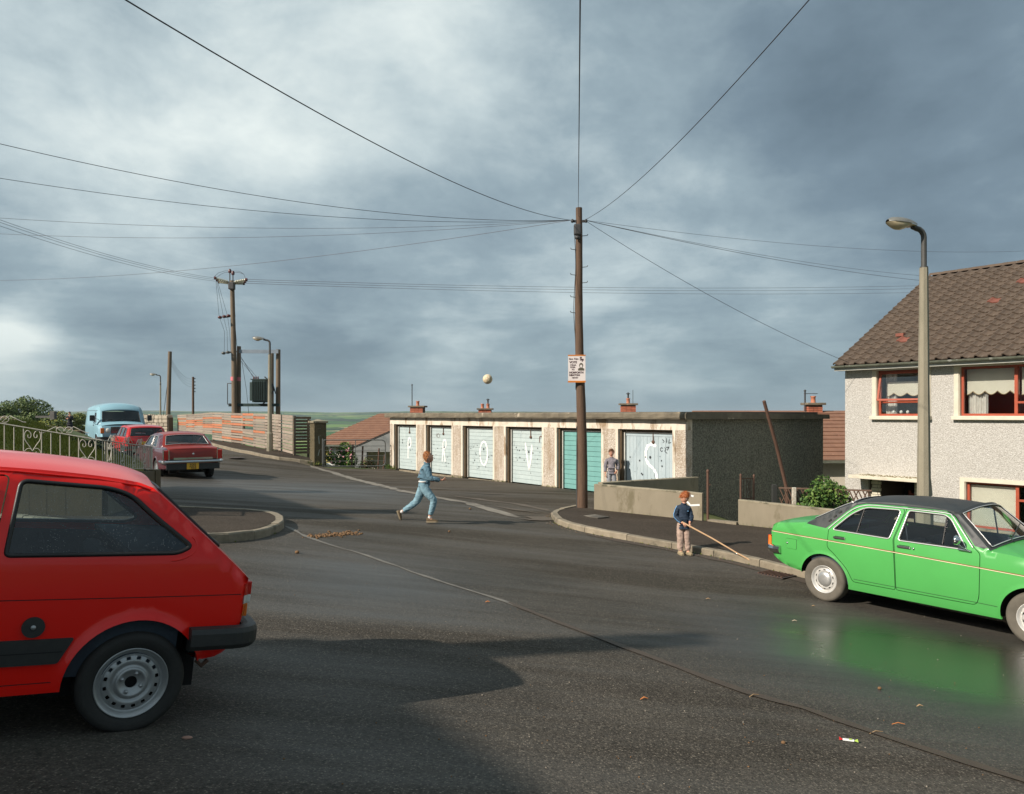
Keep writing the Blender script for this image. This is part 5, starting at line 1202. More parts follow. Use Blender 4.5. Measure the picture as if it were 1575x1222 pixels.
# ================================================================ WIRES
m_wire = M('black_wire', (0.035, 0.03, 0.035), rough=0.6); m_wiref = M('grey_wire', (0.13, 0.12, 0.13), rough=0.7)
def wire(label, a, b, sag, r, mat=m_wire, n=26, group='overhead wires', via=None):
    r *= 0.78
    P = []
    for i in range(n+1):
        f = i/n; p = a.lerp(b, f); P.append(p-Vector((0, 0, sag*4*f*(1-f))))
    q = MB(); q.tube(P, r, 5, caps=False); o = q.build('overhead_wire', mat); tag(o, label, 'wire', group)
    return o
TP = Vector((top.x, top.y-0.05, EYE+(638-339)/FPX*17.9)); TL = TP+Vector((-0.17, 0, 0)); TR = TP+Vector((0.15, 0, 0))
wire('thick wire from the telegraph pole to the top left corner, sagging most', TL, PT(160, -20, 5.2), 0.30, 0.0075)
wire('wire running almost straight up overhead from the telegraph pole', TP+Vector((0, 0, 0.1)), PT(893, -60, 3.5), 0.10, 0.006)
wire('wire from the telegraph pole up to the right over the dark cloud', TR, PT(1262, -20, 6.0), 0.22, 0.0065)
wire('upper of the long wires going left from the telegraph pole', TL, PT(-40, 212, 11), 0.36, 0.0065)
wire('second long wire going left, just below the uppermost one', TL, PT(-40, 268, 12.5), 0.30, 0.0060)
wire('third wire going left, nearly level with the pole head', TL, PT(-40, 333, 16), 0.22, 0.0050, m_wiref)
wire('fourth wire going left, slightly rising towards the pole', TL, PT(-40, 358, 20), 0.26, 0.0055, m_wiref)
wire('lowest and faintest wire going left from the telegraph pole', TL, PT(-40, 432, 30), 0.35, 0.0070, m_wiref)
he = Vector((9.24, 21.3, 0))+Vector((*(U*0.35+V_*-0.4), 2.95))
wire('wire from the telegraph pole down to the eaves of the pebbledashed house', TR, he, 0.20, 0.0070)
wire('wire from the telegraph pole sagging right to behind the roof', TR, PT(1440, 434, 30), 0.18, 0.0085, m_wiref)
wire('pale wire close beside the one sagging right to the roof', TR, PT(1440, 426, 31), 0.20, 0.0065, m_wiref)
wire('faint wire from the telegraph pole towards the right edge of the sky', TR, PT(1620, 384, 30), 0.35, 0.0055, m_wiref)
for k, (y0, y1, lab) in enumerate(((432, 439, 'top'), (436, 443.5, 'middle'), (440, 449.5, 'lowest'))):
    wire('%s of the three power lines crossing the sky behind the telegraph pole' % lab, hv(379, 430+k*3), PT(1445, y1, 60), 0.35, 0.013, m_wiref, group='power lines from the tall electricity pole')
for k, (y0, lab) in enumerate(((336, 'top'), (340, 'middle'), (346, 'lowest'))):
    wire('%s of the three power lines leaving the electricity pole to the left' % lab, hv(331, 428+k*2.4), PT(-40, y0-12, 26), 0.30, 0.010, m_wiref, group='power lines from the tall electricity pole')
for k in range(4):
    wire(('first', 'second', 'third', 'fourth')[k]+' thin wire from the plain pole down to the short pole', PT(262, 550+k*3, 56), PT(297.5, 583+k*4, 66), 0.5, 0.010, m_wiref, group='thin wires between the two far poles')

# ================================================================ VEGETATION
def leafmat(name, c1, c2, rnd_=0.0):
    return M(name, c1, c2, scale=3.0, rough=0.6, contrast=0.7, spec=0.3)
m_leaf = leafmat('shrub_leaf', (0.075, 0.15, 0.028), (0.035, 0.085, 0.018)); m_leaf2 = leafmat('shrub_leaf_light', (0.16, 0.24, 0.05), (0.09, 0.16, 0.03))
m_tleaf = leafmat('tree_leaf', (0.15, 0.20, 0.065), (0.095, 0.14, 0.045)); m_tleaf2 = leafmat('tree_leaf_light', (0.20, 0.24, 0.08), (0.13, 0.17, 0.055))
m_bark = M('bark', (0.10, 0.075, 0.055), (0.06, 0.045, 0.035), scale=9, rough=0.9, bump=0.5)
m_hedge = leafmat('hedge_leaf', (0.026, 0.042, 0.018), (0.014, 0.024, 0.011)); m_moss = leafmat('mossy_grass', (0.26, 0.25, 0.04), (0.17, 0.19, 0.03))
def leaves(name, clumps, n, size, mats, parent, seed=1, flat=0.0):
    rnd = random.Random(seed); mb = MB(); tot = sum(c[3]*c[4]*c[5] for c in clumps)
    for (cx, cy, cz, rx, ry, rz) in clumps:
        k = int(n*rx*ry*rz/tot)
        for _ in range(k):
            while True:
                v = Vector((rnd.uniform(-1, 1), rnd.uniform(-1, 1), rnd.uniform(-1, 1)))
                if 0.05 < v.length < 1: break
            v = v.normalized()*(v.length**0.45)*rnd.uniform(0.86, 1.08)
            p = Vector((cx+v.x*rx, cy+v.y*ry, cz+v.z*rz)); s = size*rnd.uniform(0.6, 1.35)
            nrm = (v*0.7+Vector((rnd.uniform(-1, 1), rnd.uniform(-1, 1), rnd.uniform(-0.3, 1.2)))).normalized()
            a = nrm.cross(Vector((rnd.uniform(-1, 1), rnd.uniform(-1, 1), rnd.uniform(-1, 1)))).normalized(); b = nrm.cross(a)
            mb.add([p-a*s*0.5, p+b*s*0.28+nrm*s*0.05, p+a*s*0.55, p-b*s*0.28+nrm*s*0.05], [(0, 1, 2, 3)], 1 if rnd.random() < 0.38 else 0)
    return mb.build(name, mats, parent)
def clumpset(rx, ry, rz, n, seed, base=0.0):
    rnd = random.Random(seed); out = []
    for _ in range(n):
        a = rnd.uniform(0, 2*pi); r = rnd.uniform(0.1, 0.75); h = rnd.uniform(0.15, 0.85)
        s = rnd.uniform(0.26, 0.46)
        out.append((rx*r*cos(a), ry*r*sin(a), base+rz*2*h*(1-0.25*r), rx*s, ry*s, rz*s*1.0))
    return out
def shrub(label, loc, rx, ry, rz, n, size, seed, mats=None, cat='shrub', name='shrub', stems=5, group=None):
    t = thing(name, label, cat, loc, 0, group); cl = clumpset(rx, ry, rz, 13, seed); leaves('foliage', cl, n, size, mats or [m_leaf, m_leaf2], t, seed)['kind'] = 'stuff'
    q = MB(); rnd = random.Random(seed)
    for c in cl[:stems+4]: q.tube([(0.05*rnd.uniform(-1, 1), 0.05*rnd.uniform(-1, 1), -0.2), (c[0]*0.5, c[1]*0.5, c[2]*0.6), (c[0], c[1], c[2]+c[5]*0.6)], [0.03*rz, 0.02*rz, 0.008], 5)
    q.build('stem', m_bark, t); return t
def tree(label, loc, rx, ry, h, n, size, seed, group=None, mats=None, name='tree'):
    t = thing(name, label, 'tree', loc, 0, group); rnd = random.Random(seed); rz = h*0.40
    cl = clumpset(rx, ry, rz, 20, seed, h*0.2); leaves('crown', cl, n, size, mats or [m_tleaf, m_tleaf2], t, seed)['kind'] = 'stuff'
    q = MB(); q.tube([(0, 0, -0.5), (rnd.uniform(-.1, .1), 0, h*0.25), (rnd.uniform(-.2, .2), 0, h*0.6)], [0.06*h**0.8, 0.045*h**0.8, 0.02*h**0.6], 8)
    for c in cl[:9]: q.tube([(0, 0, h*0.22), (c[0]*0.5, c[1]*0.5, c[2]*0.75), (c[0], c[1], c[2])], [0.03*h**0.7, 0.018*h**0.7, 0.01], 5)
    q.build('trunk', m_bark, t); return t
v = PT(1266, 760, 15.95); shrub('leafy green shrub growing over the wall beside the pebbledashed house', (v.x, v.y, -1.0), 0.62, 0.42, 0.64, 4600, 0.075, 5)
v = PT(1235, 770, 15.8); shrub('small tuft of shrub leaves hanging round the white post', (v.x+0.15, v.y, -0.75), 0.38, 0.25, 0.34, 1100, 0.06, 8)
v = PT(1283, 745, 17.6); shrub('darker rounded shrub between the trellis and the house corner', (v.x, v.y, -0.85), 0.42, 0.5, 0.50, 1700, 0.08, 6)
v = PT(528, 716, 35.0); rs_ = shrub('flowering rose bush behind the tubular field gate', (v.x, v.y, -1.15), 0.78, 0.6, 0.78, 3600, 0.10, 15)
q = MB(); rnd = random.Random(9)
for i in range(16):
    a = rnd.uniform(-0.6, 0.6); q.lathe([(0, -0.03), (0.05, 0.0), (0.035, 0.03), (0, 0.04)], 6, 'y', (a, -0.55+rnd.uniform(0, 0.2), 0.45+rnd.uniform(0, 1.0)*(1-abs(a)*0.5)))
q.build('rose_flower', M('pink_rose', (0.62, 0.22, 0.28), (0.5, 0.3, 0.3), scale=20, rough=0.8), rs_)['kind'] = 'stuff'
v = PT(566, 716, 34.6); shrub('dry brushwood and weeds behind the field gate', (v.x, v.y, -1.1), 0.7, 0.4, 0.36, 900, 0.09, 16, [M('dry_stalk', (0.32, 0.22, 0.12), (0.22, 0.15, 0.08), rough=0.9), m_leaf])
for (x, y, Y, s, lab) in ((598, 722, 33.2, 0.12, 'weeds at the left foot of the garages'), (776, 738, 27.0, 0.10, 'weed growing by the jamb of the door with the letter V'), (498, 717, 33.0, 0.10, 'grass tuft at the foot of the gate pillar')):
    v = PT(x, y, Y); shrub(lab, (v.x, v.y-0.1, v.z), s*1.3, s, s, 120, 0.07, int(x), name='weed', cat='weed', stems=1)
TR_ = [(2, 640, 66, 1.7, 3.0, 31), (38, 640, 70, 2.2, 3.7, 32), (62, 642, 60, 1.1, 2.2, 33), (22, 644, 55, 1.6, 1.9, 34)]
TL_ = ['leftmost pale green tree on the skyline at the edge of the picture', 'tallest rounded tree on the skyline at the left', 'small tree right of the tallest one, near the ruined wall', 'low bushy tree in front of the tallest tree']
for (x, y, Y, rx, h, sd), lab in zip(TR_, TL_): v = PT(x, y, Y); tree(lab, (v.x, Y, -0.3), rx, rx*0.8, h, 5200, 0.19, sd, 'trees on the skyline at the left')
for (x, Y, s, sd, lab) in ((93, 62, 1.35, 41, 'yellow-green bush right of the ruined wall'), (121, 63, 1.2, 42, 'bush between the standing man and the blue van')): v = PT(x, 660, Y); shrub(lab, (v.x, Y, -0.2), s, s, s*0.95, 2400, 0.15, sd, [m_tleaf2, m_moss], name='bush', cat='bush')
for (x, Y, s, sd, lab) in ((50, 50, 1.0, 43, 'low scrub under the trees, left of the ruined wall'), (74, 52, 0.9, 44, 'low scrub at the foot of the ruined wall')): v = PT(x, 665, Y); shrub(lab, (v.x, Y, 0.0), s*1.5, s, s*0.72, 2000, 0.15, sd, [m_tleaf, m_moss], name='bush', cat='bush')
m_ruin = M('dark_stone', (0.13, 0.125, 0.115), (0.09, 0.085, 0.08), scale=4, rough=0.9, bump=0.4)
v = PT(77, 650, 58); ru = thing('ruined_wall', 'dark stone gatepost and wall stub behind the trees at the left', 'wall', (v.x, 58, 0)); q = MB(); q.bbox((0.25, 0, 0.75), (0.36, 0.36, 2.1), 0.04); q.build('gatepost', m_ruin, ru)
q = MB(); q.box((-0.55, 0.1, 0.7), (1.3, 0.25, 0.5)); q.box((-0.5, 0.1, 1.38), (1.2, 0.22, 0.16)); q.build('wall_stub', m_ruin, ru)
# brown earth bank with a road-side edge on the far left
bk = MB(); P0 = [PT(-40, 640, 40), PT(104, 664.5, 47)]; rnd = random.Random(5); vs = []; n = 40
for i in range(n+1):
    f = i/n; a = P0[0].lerp(P0[1], f); j = rnd.uniform(-.05, .05)
    vs += [(a.x, a.y+1.6, a.z+j*0.6), (a.x+0.1, a.y, a.z-0.10+j), (a.x+0.2, a.y-1.6, a.z-0.42+j), (a.x+0.3, a.y-2.4, -0.9), (a.x, a.y+3, -0.9)]
bk.add(vs, [(i*5+k, (i+1)*5+k, (i+1)*5+(k+1) % 5, i*5+(k+1) % 5) for i in range(n) for k in range(5)], 0, True)
o = bk.build('earth_bank', M('bank_earth', (0.22, 0.165, 0.10), (0.15, 0.13, 0.07), scale=1.5, rough=0.95, bump=0.5, bscale=8, world_co=True)); o['kind'] = 'structure'
# dry stone wall
m_stone = M('field_stone', (0.44, 0.38, 0.29), (0.30, 0.26, 0.20), scale=4, rough=0.9, bump=0.5, rnd=0.2)
sw = thing('stone_wall', 'rubble stone wall between the blue van and the slatted fence', 'wall', (0, 0, 0)); sa0 = Vector((-22.6, 50.8)); sb0 = Vector((-26.5, 52.5)); dn = (sb0-sa0).normalized(); SLn = (sb0-sa0).length
q = MB(); mm = (sa0+sb0)/2; q.box((mm.x, mm.y, 0.4), (SLn+0.1, 0.36, 1.9), atan2(dn.y, dn.x)); q.build('wall_core', m_mortar, sw)
rnd = random.Random(2); nrm_ = Vector((-dn.y, dn.x)); nrm_ = nrm_ if nrm_.y < 0 else -nrm_
z = -0.3; cnt = 0
while z < 1.45:
    x = 0; hgt = rnd.uniform(0.17, 0.26)
    while x < SLn:
        w_ = rnd.uniform(0.22, 0.48); c = sa0+dn*(x+w_/2)+nrm_*0.2; q = MB(); q.bbox((c.x, c.y, z+hgt/2), (w_-0.03, 0.12+rnd.uniform(0, .05), hgt-0.03), 0.03, 0, Matrix.Rotation(atan2(dn.y, dn.x), 3, 'Z')); q.build('stone', m_stone, sw); x += w_
    z += hgt
for i in range(int(SLn/0.2)):
    c = sa0+dn*(i*0.2+0.1); q = MB(); q.bbox((c.x, c.y, 1.42+rnd.uniform(-.03, .05)), (0.15, 0.42, 0.26), 0.04, 0, Matrix.Rotation(atan2(dn.y, dn.x)+rnd.uniform(-.2, .2), 3, 'Z')); q.build('cope_stone', m_stone, sw)

# ================================================================ RAILED GARDEN
m_rail = M('cream_railing_paint', (0.62, 0.58, 0.50), (0.45, 0.41, 0.34), scale=18, rough=0.6)
m_gwallb = M('garden_wall_brown', (0.14, 0.10, 0.055), (0.10, 0.075, 0.04), scale=5, rough=0.9, bump=0.4, world_co=True)
RA = PT(-70, 651-11.7, 10.7); RB = PT(157, 677.5, 11.3); RC = PT(233, 687.5, 14.2)
def crom_(P, n=4):
    P = [Vector(p) for p in P]; out = []
    for i in range(len(P)-1):
        p0 = P[i-1] if i else P[0]; p1, p2 = P[i], P[i+1]; p3 = P[min(i+2, len(P)-1)]
        for k in range(n): t = k/n; out.append(tuple(0.5*((2*p1)+(p2-p0)*t+(2*p0-5*p1+4*p2-p3)*t*t+(3*p1-p0-3*p2+p3)*t**3)))
    return out+[tuple(P[-1])]
def railing(label, A, B, hA, hB, pat, deco=True):
    """top rail from A to B; hearts of scrollwork between plain bars"""
    t = thing('garden_railing', label, 'railing', (A.x, A.y, 0)); d = Vector((B.x-A.x, B.y-A.y)); L = d.length; d.normalize(); t.rotation_euler = (0, 0, atan2(d.y, d.x))
    zt = lambda x: A.z+(B.z-A.z)*x/L; zb = lambda x: A.z-hA+((B.z-hB)-(A.z-hA))*x/L
    for nm, zf in (('top_rail', zt), ('bottom_rail', zb)):
        q = MB(); vs = []
        for x in (0, L):
            for (yy, zz) in ((-0.016, -0.005), (0.016, -0.005), (0.016, 0.006), (-0.016, 0.006)): vs.append((x, yy, zf(x)+zz))
        q.add(vs, [(0, 1, 5, 4), (1, 2, 6, 5), (2, 3, 7, 6), (3, 0, 4, 7), (0, 3, 2, 1), (4, 5, 6, 7)]); q.build(nm, m_rail, t)
    x = 0.02; i = 0
    while x < L-0.02:
        kind = pat[i % len(pat)]; i += 1
        q = MB(); q.tube([(x, 0, zb(x)), (x, 0, zt(x))], 0.0065, 6); q.build('baluster', m_rail, t)
        w = 0.118
        if kind == 'h':
            w = 0.225; c = x+w/2; T_, B_ = zt(c)-0.012, zb(c)+0.012; H_ = T_-B_; q = MB()
            for s in (-1, 1):
                # side of the heart rises from the point, rounds the shoulder and curls in
                pts = [(0, 0.22), (0.20, 0.42), (0.40, 0.60), (0.455, 0.74), (0.42, 0.88), (0.30, 0.96), (0.16, 0.92), (0.08, 0.82), (0.10, 0.73), (0.18, 0.69), (0.26, 0.74), (0.24, 0.81)]
                q.tube([(c+s*w*a_, 0, B_+H_*b_) for a_, b_ in crom_(pts)], 0.0058, 5)
                pts = [(0, 0.22), (0.12, 0.30), (0.30, 0.30), (0.44, 0.20), (0.40, 0.06), (0.24, 0.02), (0.14, 0.10), (0.20, 0.18), (0.28, 0.14)]
                q.tube([(c+s*w*a_, 0, B_+H_*b_) for a_, b_ in crom_(pts)], 0.0052, 5)
            q.build('heart_scroll', m_rail, t)
        x += w
    if deco:
        # cresting scrolls along the top rail
        k = 0; x = 0.25
        while x+0.55 < L:
            q = MB(); z = zt(x+0.3)
            for s in (-1, 1):
                c0 = x+0.30+s*0.055; q.tube([(c0+s*0.05*cos(R(a)), 0, z+0.055+0.045*sin(R(a))) for a in range(200, -160, -30)]+[(c0+s*0.06, 0, z+0.105), (c0+s*0.14, 0, z+0.06), (c0+s*0.22, 0, z+0.016), (c0+s*0.26, 0, z+0.012)], 0.0055, 5)
            q.build('crest_scroll', m_rail, t); x += 0.80; k += 1
    return t
railing('cream scrollwork railing on the garden wall behind the red hatchback roof', RA, RB, 0.42, 0.42, 'bhbbb')
railing('end run of the cream scrollwork railing turning away towards the maroon car', RB, RC, 0.41, 0.41, 'bbhbb')
gt = thing('garden_wall', 'low brown garden wall under the scrollwork railing', 'wall', (0, 0, 0))
for a, b in ((RA, RB), (RB, RC)):
    d = Vector((b.x-a.x, b.y-a.y)); ang = atan2(d.y, d.x); mm = (a+b)/2; L = d.length
    for sgm in range(8):
        p = a.lerp(b, (sgm+0.5)/8); zt_ = p.z-0.46; q = MB(); q.box((p.x, p.y, (zt_-0.6)/2), (L/8+0.02*(sgm % 2), 0.16, zt_+0.6), ang); q.build('wall_section', m_gwallb, gt)
q = MB(); q.bbox((RC.x+0.04, RC.y+0.02, 0.03), (0.16, 0.20, 1.0), 0.01); q.build('end_pier', m_gwallb, gt)
q = MB(); q.tube([(RC.x, RC.y, RC.z-0.45), (RC.x, RC.y, RC.z+0.01)], 0.02, 6); q.build('rail_post', m_rail, gt)
# raised lawn and hedge
def lawnz(x, y): return 0.86-0.21*(np.maximum(x, -8.6)+6.03)-0.118*(y-11.3)+0.17*np.minimum(y-11.2, np.maximum(-6.1-x, 0))
lw = [(RA.x-1, RA.y+0.1), (RB.x-0.1, RB.y+0.1), (RC.x-0.12, RC.y-0.05), (-9.2, 15.6), (-14, 16.0)]
drape('lawn', lw, -0.14, MATS['mossy_grass'], 0.5, zf=lambda x, y: lawnz(np.asarray(x), np.asarray(y)), thick=1.0)
rnd = random.Random(3); gm = MB()
for _ in range(14000):
    x = rnd.uniform(-9.8, -6.0); y = rnd.uniform(11.2, 14.0)
    if not inpoly(x, y, lw): continue
    h = rnd.uniform(0.03, 0.09); a = rnd.uniform(0, pi); z = lawnz(x, y)-0.145; gm.add([(x-0.012*cos(a), y-0.012*sin(a), z), (x+0.012*cos(a), y+0.012*sin(a), z), (x+rnd.uniform(-.03, .03), y+rnd.uniform(-.03, .03), z+h)], [(0, 1, 2)])
o = gm.build('grass', m_moss); tag(o, 'mossy yellow-green grass of the raised garden', 'grass', kind='stuff')
hd = thing('hedge', 'dark clipped hedge along the back of the railed garden', 'hedge', (0, 0, 0)); HA = PT(-60, 652, 13.2); HB_ = PT(165, 684, 13.6)
cl = []; q = MB()
for i in range(22):
    p = HA.lerp(HB_, i/21); cl.append((p.x, p.y, p.z-0.34, 0.32, 0.28, 0.40)); 
    if i % 3 == 0: q.tube([(p.x, p.y, 0.2), (p.x+0.03, p.y, p.z-0.1)], 0.02, 5)
leaves('foliage', cl, 15000, 0.05, [m_hedge, m_hedge], hd, 5)['kind'] = 'stuff'; q.build('stem', m_bark, hd)
# ================================================================ CARS
m_tyre = M('tyre_rubber', (0.018, 0.018, 0.017), (0.028, 0.027, 0.024), scale=14, rough=0.8, bump=0.2, bscale=90)
m_tyreb = M('dusty_tyre', (0.13, 0.115, 0.09), (0.09, 0.08, 0.062), scale=9, rough=0.85, bump=0.2, bscale=90)
m_chrome = M('chrome', (0.72, 0.72, 0.70), (0.6, 0.6, 0.58), scale=20, rough=0.13, metal=1.0)
m_steel = M('silver_wheel_paint', (0.42, 0.43, 0.43), (0.33, 0.34, 0.34), scale=12, rough=0.38, metal=0.55)
m_steelb = M('bright_wheel_paint', (0.62, 0.61, 0.57), (0.50, 0.49, 0.46), scale=12, rough=0.35, metal=0.35)
m_black = M('black_plastic', (0.022, 0.023, 0.022), (0.032, 0.032, 0.03), scale=25, rough=0.55, bump=0.15, bscale=300)
m_rubber = M('black_rubber', (0.012, 0.012, 0.012), rough=0.45)
m_void = M('underside_dark', (0.012, 0.012, 0.012), rough=0.9)
m_seat = M('dark_seat_cloth', (0.035, 0.05, 0.065), (0.025, 0.035, 0.05), scale=30, rough=0.9)
m_red = M('fiesta_red_paint', (0.86, 0.009, 0.003), (0.82, 0.009, 0.003), scale=2, rough=0.34, coat=0.45, spec=0.3, bump=0.25, bscale=420, bdist=0.0006)
MATS['fiesta_red_paint'].name = 'signal_red_paint'
m_green = M('pea_green_paint', (0.075, 0.37, 0.085), (0.070, 0.34, 0.078), scale=2, rough=0.36, coat=0.3, spec=0.35)
m_trim = M('bright_trim', (0.80, 0.80, 0.78), (0.7, 0.7, 0.68), scale=20, rough=0.28, metal=0.55)
m_vinyl = M('black_vinyl_roof', (0.030, 0.034, 0.034), (0.040, 0.045, 0.045), scale=8, rough=0.48, bump=0.35, bscale=220, bdist=0.003)
m_maroon = M('maroon_paint', (0.28, 0.028, 0.018), (0.23, 0.022, 0.015), scale=3, rough=0.4, coat=0.25, spec=0.3)
m_maroon_shade = M('shaded_maroon_paint', (0.10, 0.02, 0.03), (0.08, 0.016, 0.025), scale=3, rough=0.25, coat=0.8)  # same maroon darkened for the car sides, shade put into the colour
m_red2 = M('bright_red_paint', (0.55, 0.012, 0.012), (0.48, 0.01, 0.01), scale=2, rough=0.3, coat=0.6)
m_van = M('light_blue_paint', (0.27, 0.48, 0.56), (0.25, 0.44, 0.52), scale=2, rough=0.35, coat=0.4)
m_redlens = M('red_lens', (0.60, 0.02, 0.012), (0.45, 0.015, 0.01), scale=40, rough=0.2)
m_amber = M('amber_lens', (0.78, 0.20, 0.03), (0.65, 0.15, 0.02), scale=40, rough=0.2)
m_clear = M('clear_lens', (0.70, 0.70, 0.66), (0.55, 0.55, 0.5), scale=40, rough=0.15)
m_line_w = M('coach_line_cream', (0.75, 0.66, 0.42), rough=0.5); m_line_b = M('coach_line_brown', (0.20, 0.055, 0.012), rough=0.5)
m_plate = M('yellow_number_plate', (0.80, 0.45, 0.03), (0.72, 0.40, 0.03), rough=0.5)
m_platew = M('white_number_plate', (0.72, 0.72, 0.68), rough=0.5)
g_car = glass('car_glass', (0.88, 0.93, 0.92)); g_wet = glass('rain_spotted_glass', (0.76, 0.87, 0.90), dirt=0.5); g_dark = glass('dark_car_glass', (0.42, 0.50, 0.54))

def crom(P, step=0.04):
    P = [Vector(p) for p in P]
    if len(P) == 2: n = max(1, int((P[1]-P[0]).length/step)); return [tuple(P[0].lerp(P[1], i/n)) for i in range(n+1)]
    out = []
    for i in range(len(P)-1):
        p0 = P[i-1] if i else P[0]*2-P[1]; p1, p2 = P[i], P[i+1]; p3 = P[i+2] if i+2 < len(P) else P[-1]*2-P[-2]
        n = max(1, int((p2-p1).length/step))
        for k in range(n):
            t = k/n; out.append(tuple(0.5*((2*p1)+(p2-p0)*t+(2*p0-5*p1+4*p2-p3)*t*t+(3*p1-p0-3*p2+p3)*t**3)))
    out.append(tuple(P[-1])); return out
class Car:
    def __init__(s, root, segs, hw, belt, tumble, rad, wheels, ra, zs, wr, barrel=0.035, zm=0.55, taper=0.06, L=(-1, 3), crease=(), crown=0.05, flare=0.012, grid=0.055, tyre_w=0.155):
        s.root = root; s.hw = hw; s.belt = belt; s.tum = tan(R(tumble)); s.rad = rad; s.wheels = wheels; s.ra = ra; s.zs = zs; s.wr = wr
        s.barrel = barrel; s.zm = zm; s.taper = taper; s.L = L; s.crease = crease; s.crown = crown; s.flare = flare; s.grid = grid; s.tw = tyre_w
        s.segs = [dict(name=g[0], mat=g[1], pts=crom(g[2]), opt=(g[3] if len(g) > 3 else {})) for g in segs]
        s.prof = []
        for g in s.segs: s.prof += g['pts'][(1 if s.prof else 0):]
        s.PA = np.array(s.prof); s.cache = {}
        bottom = []
        xs = sorted(wheels, reverse=True)
        fb, rb = s.prof[-1], s.prof[0]
        for xw in xs:
            a0 = acos(max(-1, min(1, ( (zs+0.02)-wr)/ra))) if False else asin((zs-wr)/ra)
            s1 = asin(max(-0.9, (fb[1]+0.004-wr)/ra)) if xw == max(wheels) else a0
            s2 = asin(max(-0.9, (rb[1]+0.004-wr)/ra)) if xw == min(wheels) else a0
            for k in range(25):
                a = s1+(pi-s2-s1)*k/24; bottom.append((xw+ra*cos(a), wr+ra*sin(a)))
        s.bottom = bottom; s.outline = list(s.prof)+bottom
    def W0(s, x, z):
        c = (s.L[0]+s.L[1])/2; h = (s.L[1]-s.L[0])/2; q = abs((x-c)/h)
        w = s.hw*(1-s.taper*q**4)
        zz = min(z, s.belt); w -= s.barrel*((zz-s.zm)/0.42)**2
        if z > s.belt: w -= (z-s.belt)*s.tum
        for (zc, amt, wd) in s.crease: w += amt*exp(-((z-zc)/wd)**2)
        for xw in s.wheels:
            dd = sqrt((x-xw)**2+(z-s.wr)**2)-s.ra
            if 0 <= dd < 0.06: w += s.flare*(1-dd/0.06)**2
            elif dd < 0: w += s.flare
        return w
    def W(s, x, z):
        k = (round(x, 5), round(z, 5))
        if k in s.cache: return s.cache[k]
        A = s.PA[:-1]; d = s.PA[1:]-A; L2 = (d**2).sum(1)+1e-12
        t = np.clip(((x-A[:, 0])*d[:, 0]+(z-A[:, 1])*d[:, 1])/L2, 0, 1); q = A+d*t[:, None]
        dist = sqrt(((q-[x, z])**2).sum(1).min()); w = s.W0(x, z)
        if dist < s.rad: u = 1-dist/s.rad; w -= s.rad*(1-sqrt(max(0, 1-u*u)))
        s.cache[k] = w; return w
    def nrm(s, x, z, sd):
        e = 0.003; wx = (s.W(x+e, z)-s.W(x-e, z))/(2*e); wz = (s.W(x, z+e)-s.W(x, z-e))/(2*e)
        v = Vector((-wx, sd, -wz)); v.normalize(); return v
    def skin(s, name, outline, holes, sd, mat, parent=None, off=0.0, flange=0.022, grid=None, rings=True, region=None, cut=None):
        ex = []
        if rings:
            for r in (0.03, 0.10, 0.22, 0.42, 0.7, 1.0):
                o = offset_poly(s.prof+[s.bottom[0]], -r*s.rad); 
                ex += [p for p in o[1:-2] if inpoly(p[0], p[1], s.outline)]
            for xw in s.wheels:
                for r in (0.015, 0.035, 0.06):
                    for k in range(26): a = -0.1+(pi+0.2)*k/25; ex.append((xw+(s.ra+r)*cos(a), s.wr+(s.ra+r)*sin(a)))
            for (zc, amt, wd) in s.crease:
                for dz in (-1.6, -0.8, 0, 0.8, 1.6):
                    x = s.L[0]
                    while x < s.L[1]: ex.append((x, zc+dz*wd)); x += 0.07
            # keep points off the borders of the outline and holes
            allp = [outline]+holes; keep = []
            for p in ex:
                if inpoly(p[0], p[1], outline) and min(segdist(p[0], p[1], q, True) for q in allp) > 0.0012: keep.append(p)
            ex = keep
        V, T = cdt(outline, holes, grid or s.grid, ex, [region[0]] if region else ())
        vs = []; ns = []
        for x, z in V:
            vs.append((x, sd*(s.W(x, z)+off), z)); ns.append(s.nrm(x, z, sd))
        faces = [t if sd < 0 else tuple(reversed(t)) for t in T]; nT = len(T)
        # 2D (x,z) counter-clockwise seen from -y
        if flange:
            for lp in [outline]+holes:
                n = len(lp); k = len(vs); P = [Vector(p) for p in lp]
                for i in range(n):
                    d = P[(i+1) % n]-P[i-1]; d.normalize(); nn = Vector((d.y, 0, -d.x)); w = s.W(*lp[i])+off
                    vs.append((lp[i][0], sd*w, lp[i][1])); vs.append((lp[i][0], sd*(w-flange), lp[i][1])); ns += [nn, nn]
                for i in range(n):
                    j = (i+1) % n
                    if lp is outline and cut and cut(lp[i], lp[j]): continue
                    faces.append((k+2*i, k+2*j, k+2*j+1, k+2*i+1))
        me = D.meshes.new(name); me.from_pydata(vs, [], faces); me.materials.append(mat)
        me.polygons.foreach_set('use_smooth', [True]*len(me.polygons))
        if region:
            me.materials.append(region[2]); big = region[1]
            for i, t in enumerate(T):
                if inpoly(sum(V[k][0] for k in t)/3, sum(V[k][1] for k in t)/3, big): me.polygons[i].material_index = 1
        me.update()
        me.normals_split_custom_set_from_vertices([tuple(n) for n in ns])
        o = D.objects.new(name, me); COL.objects.link(o); o.parent = parent or s.root; return o
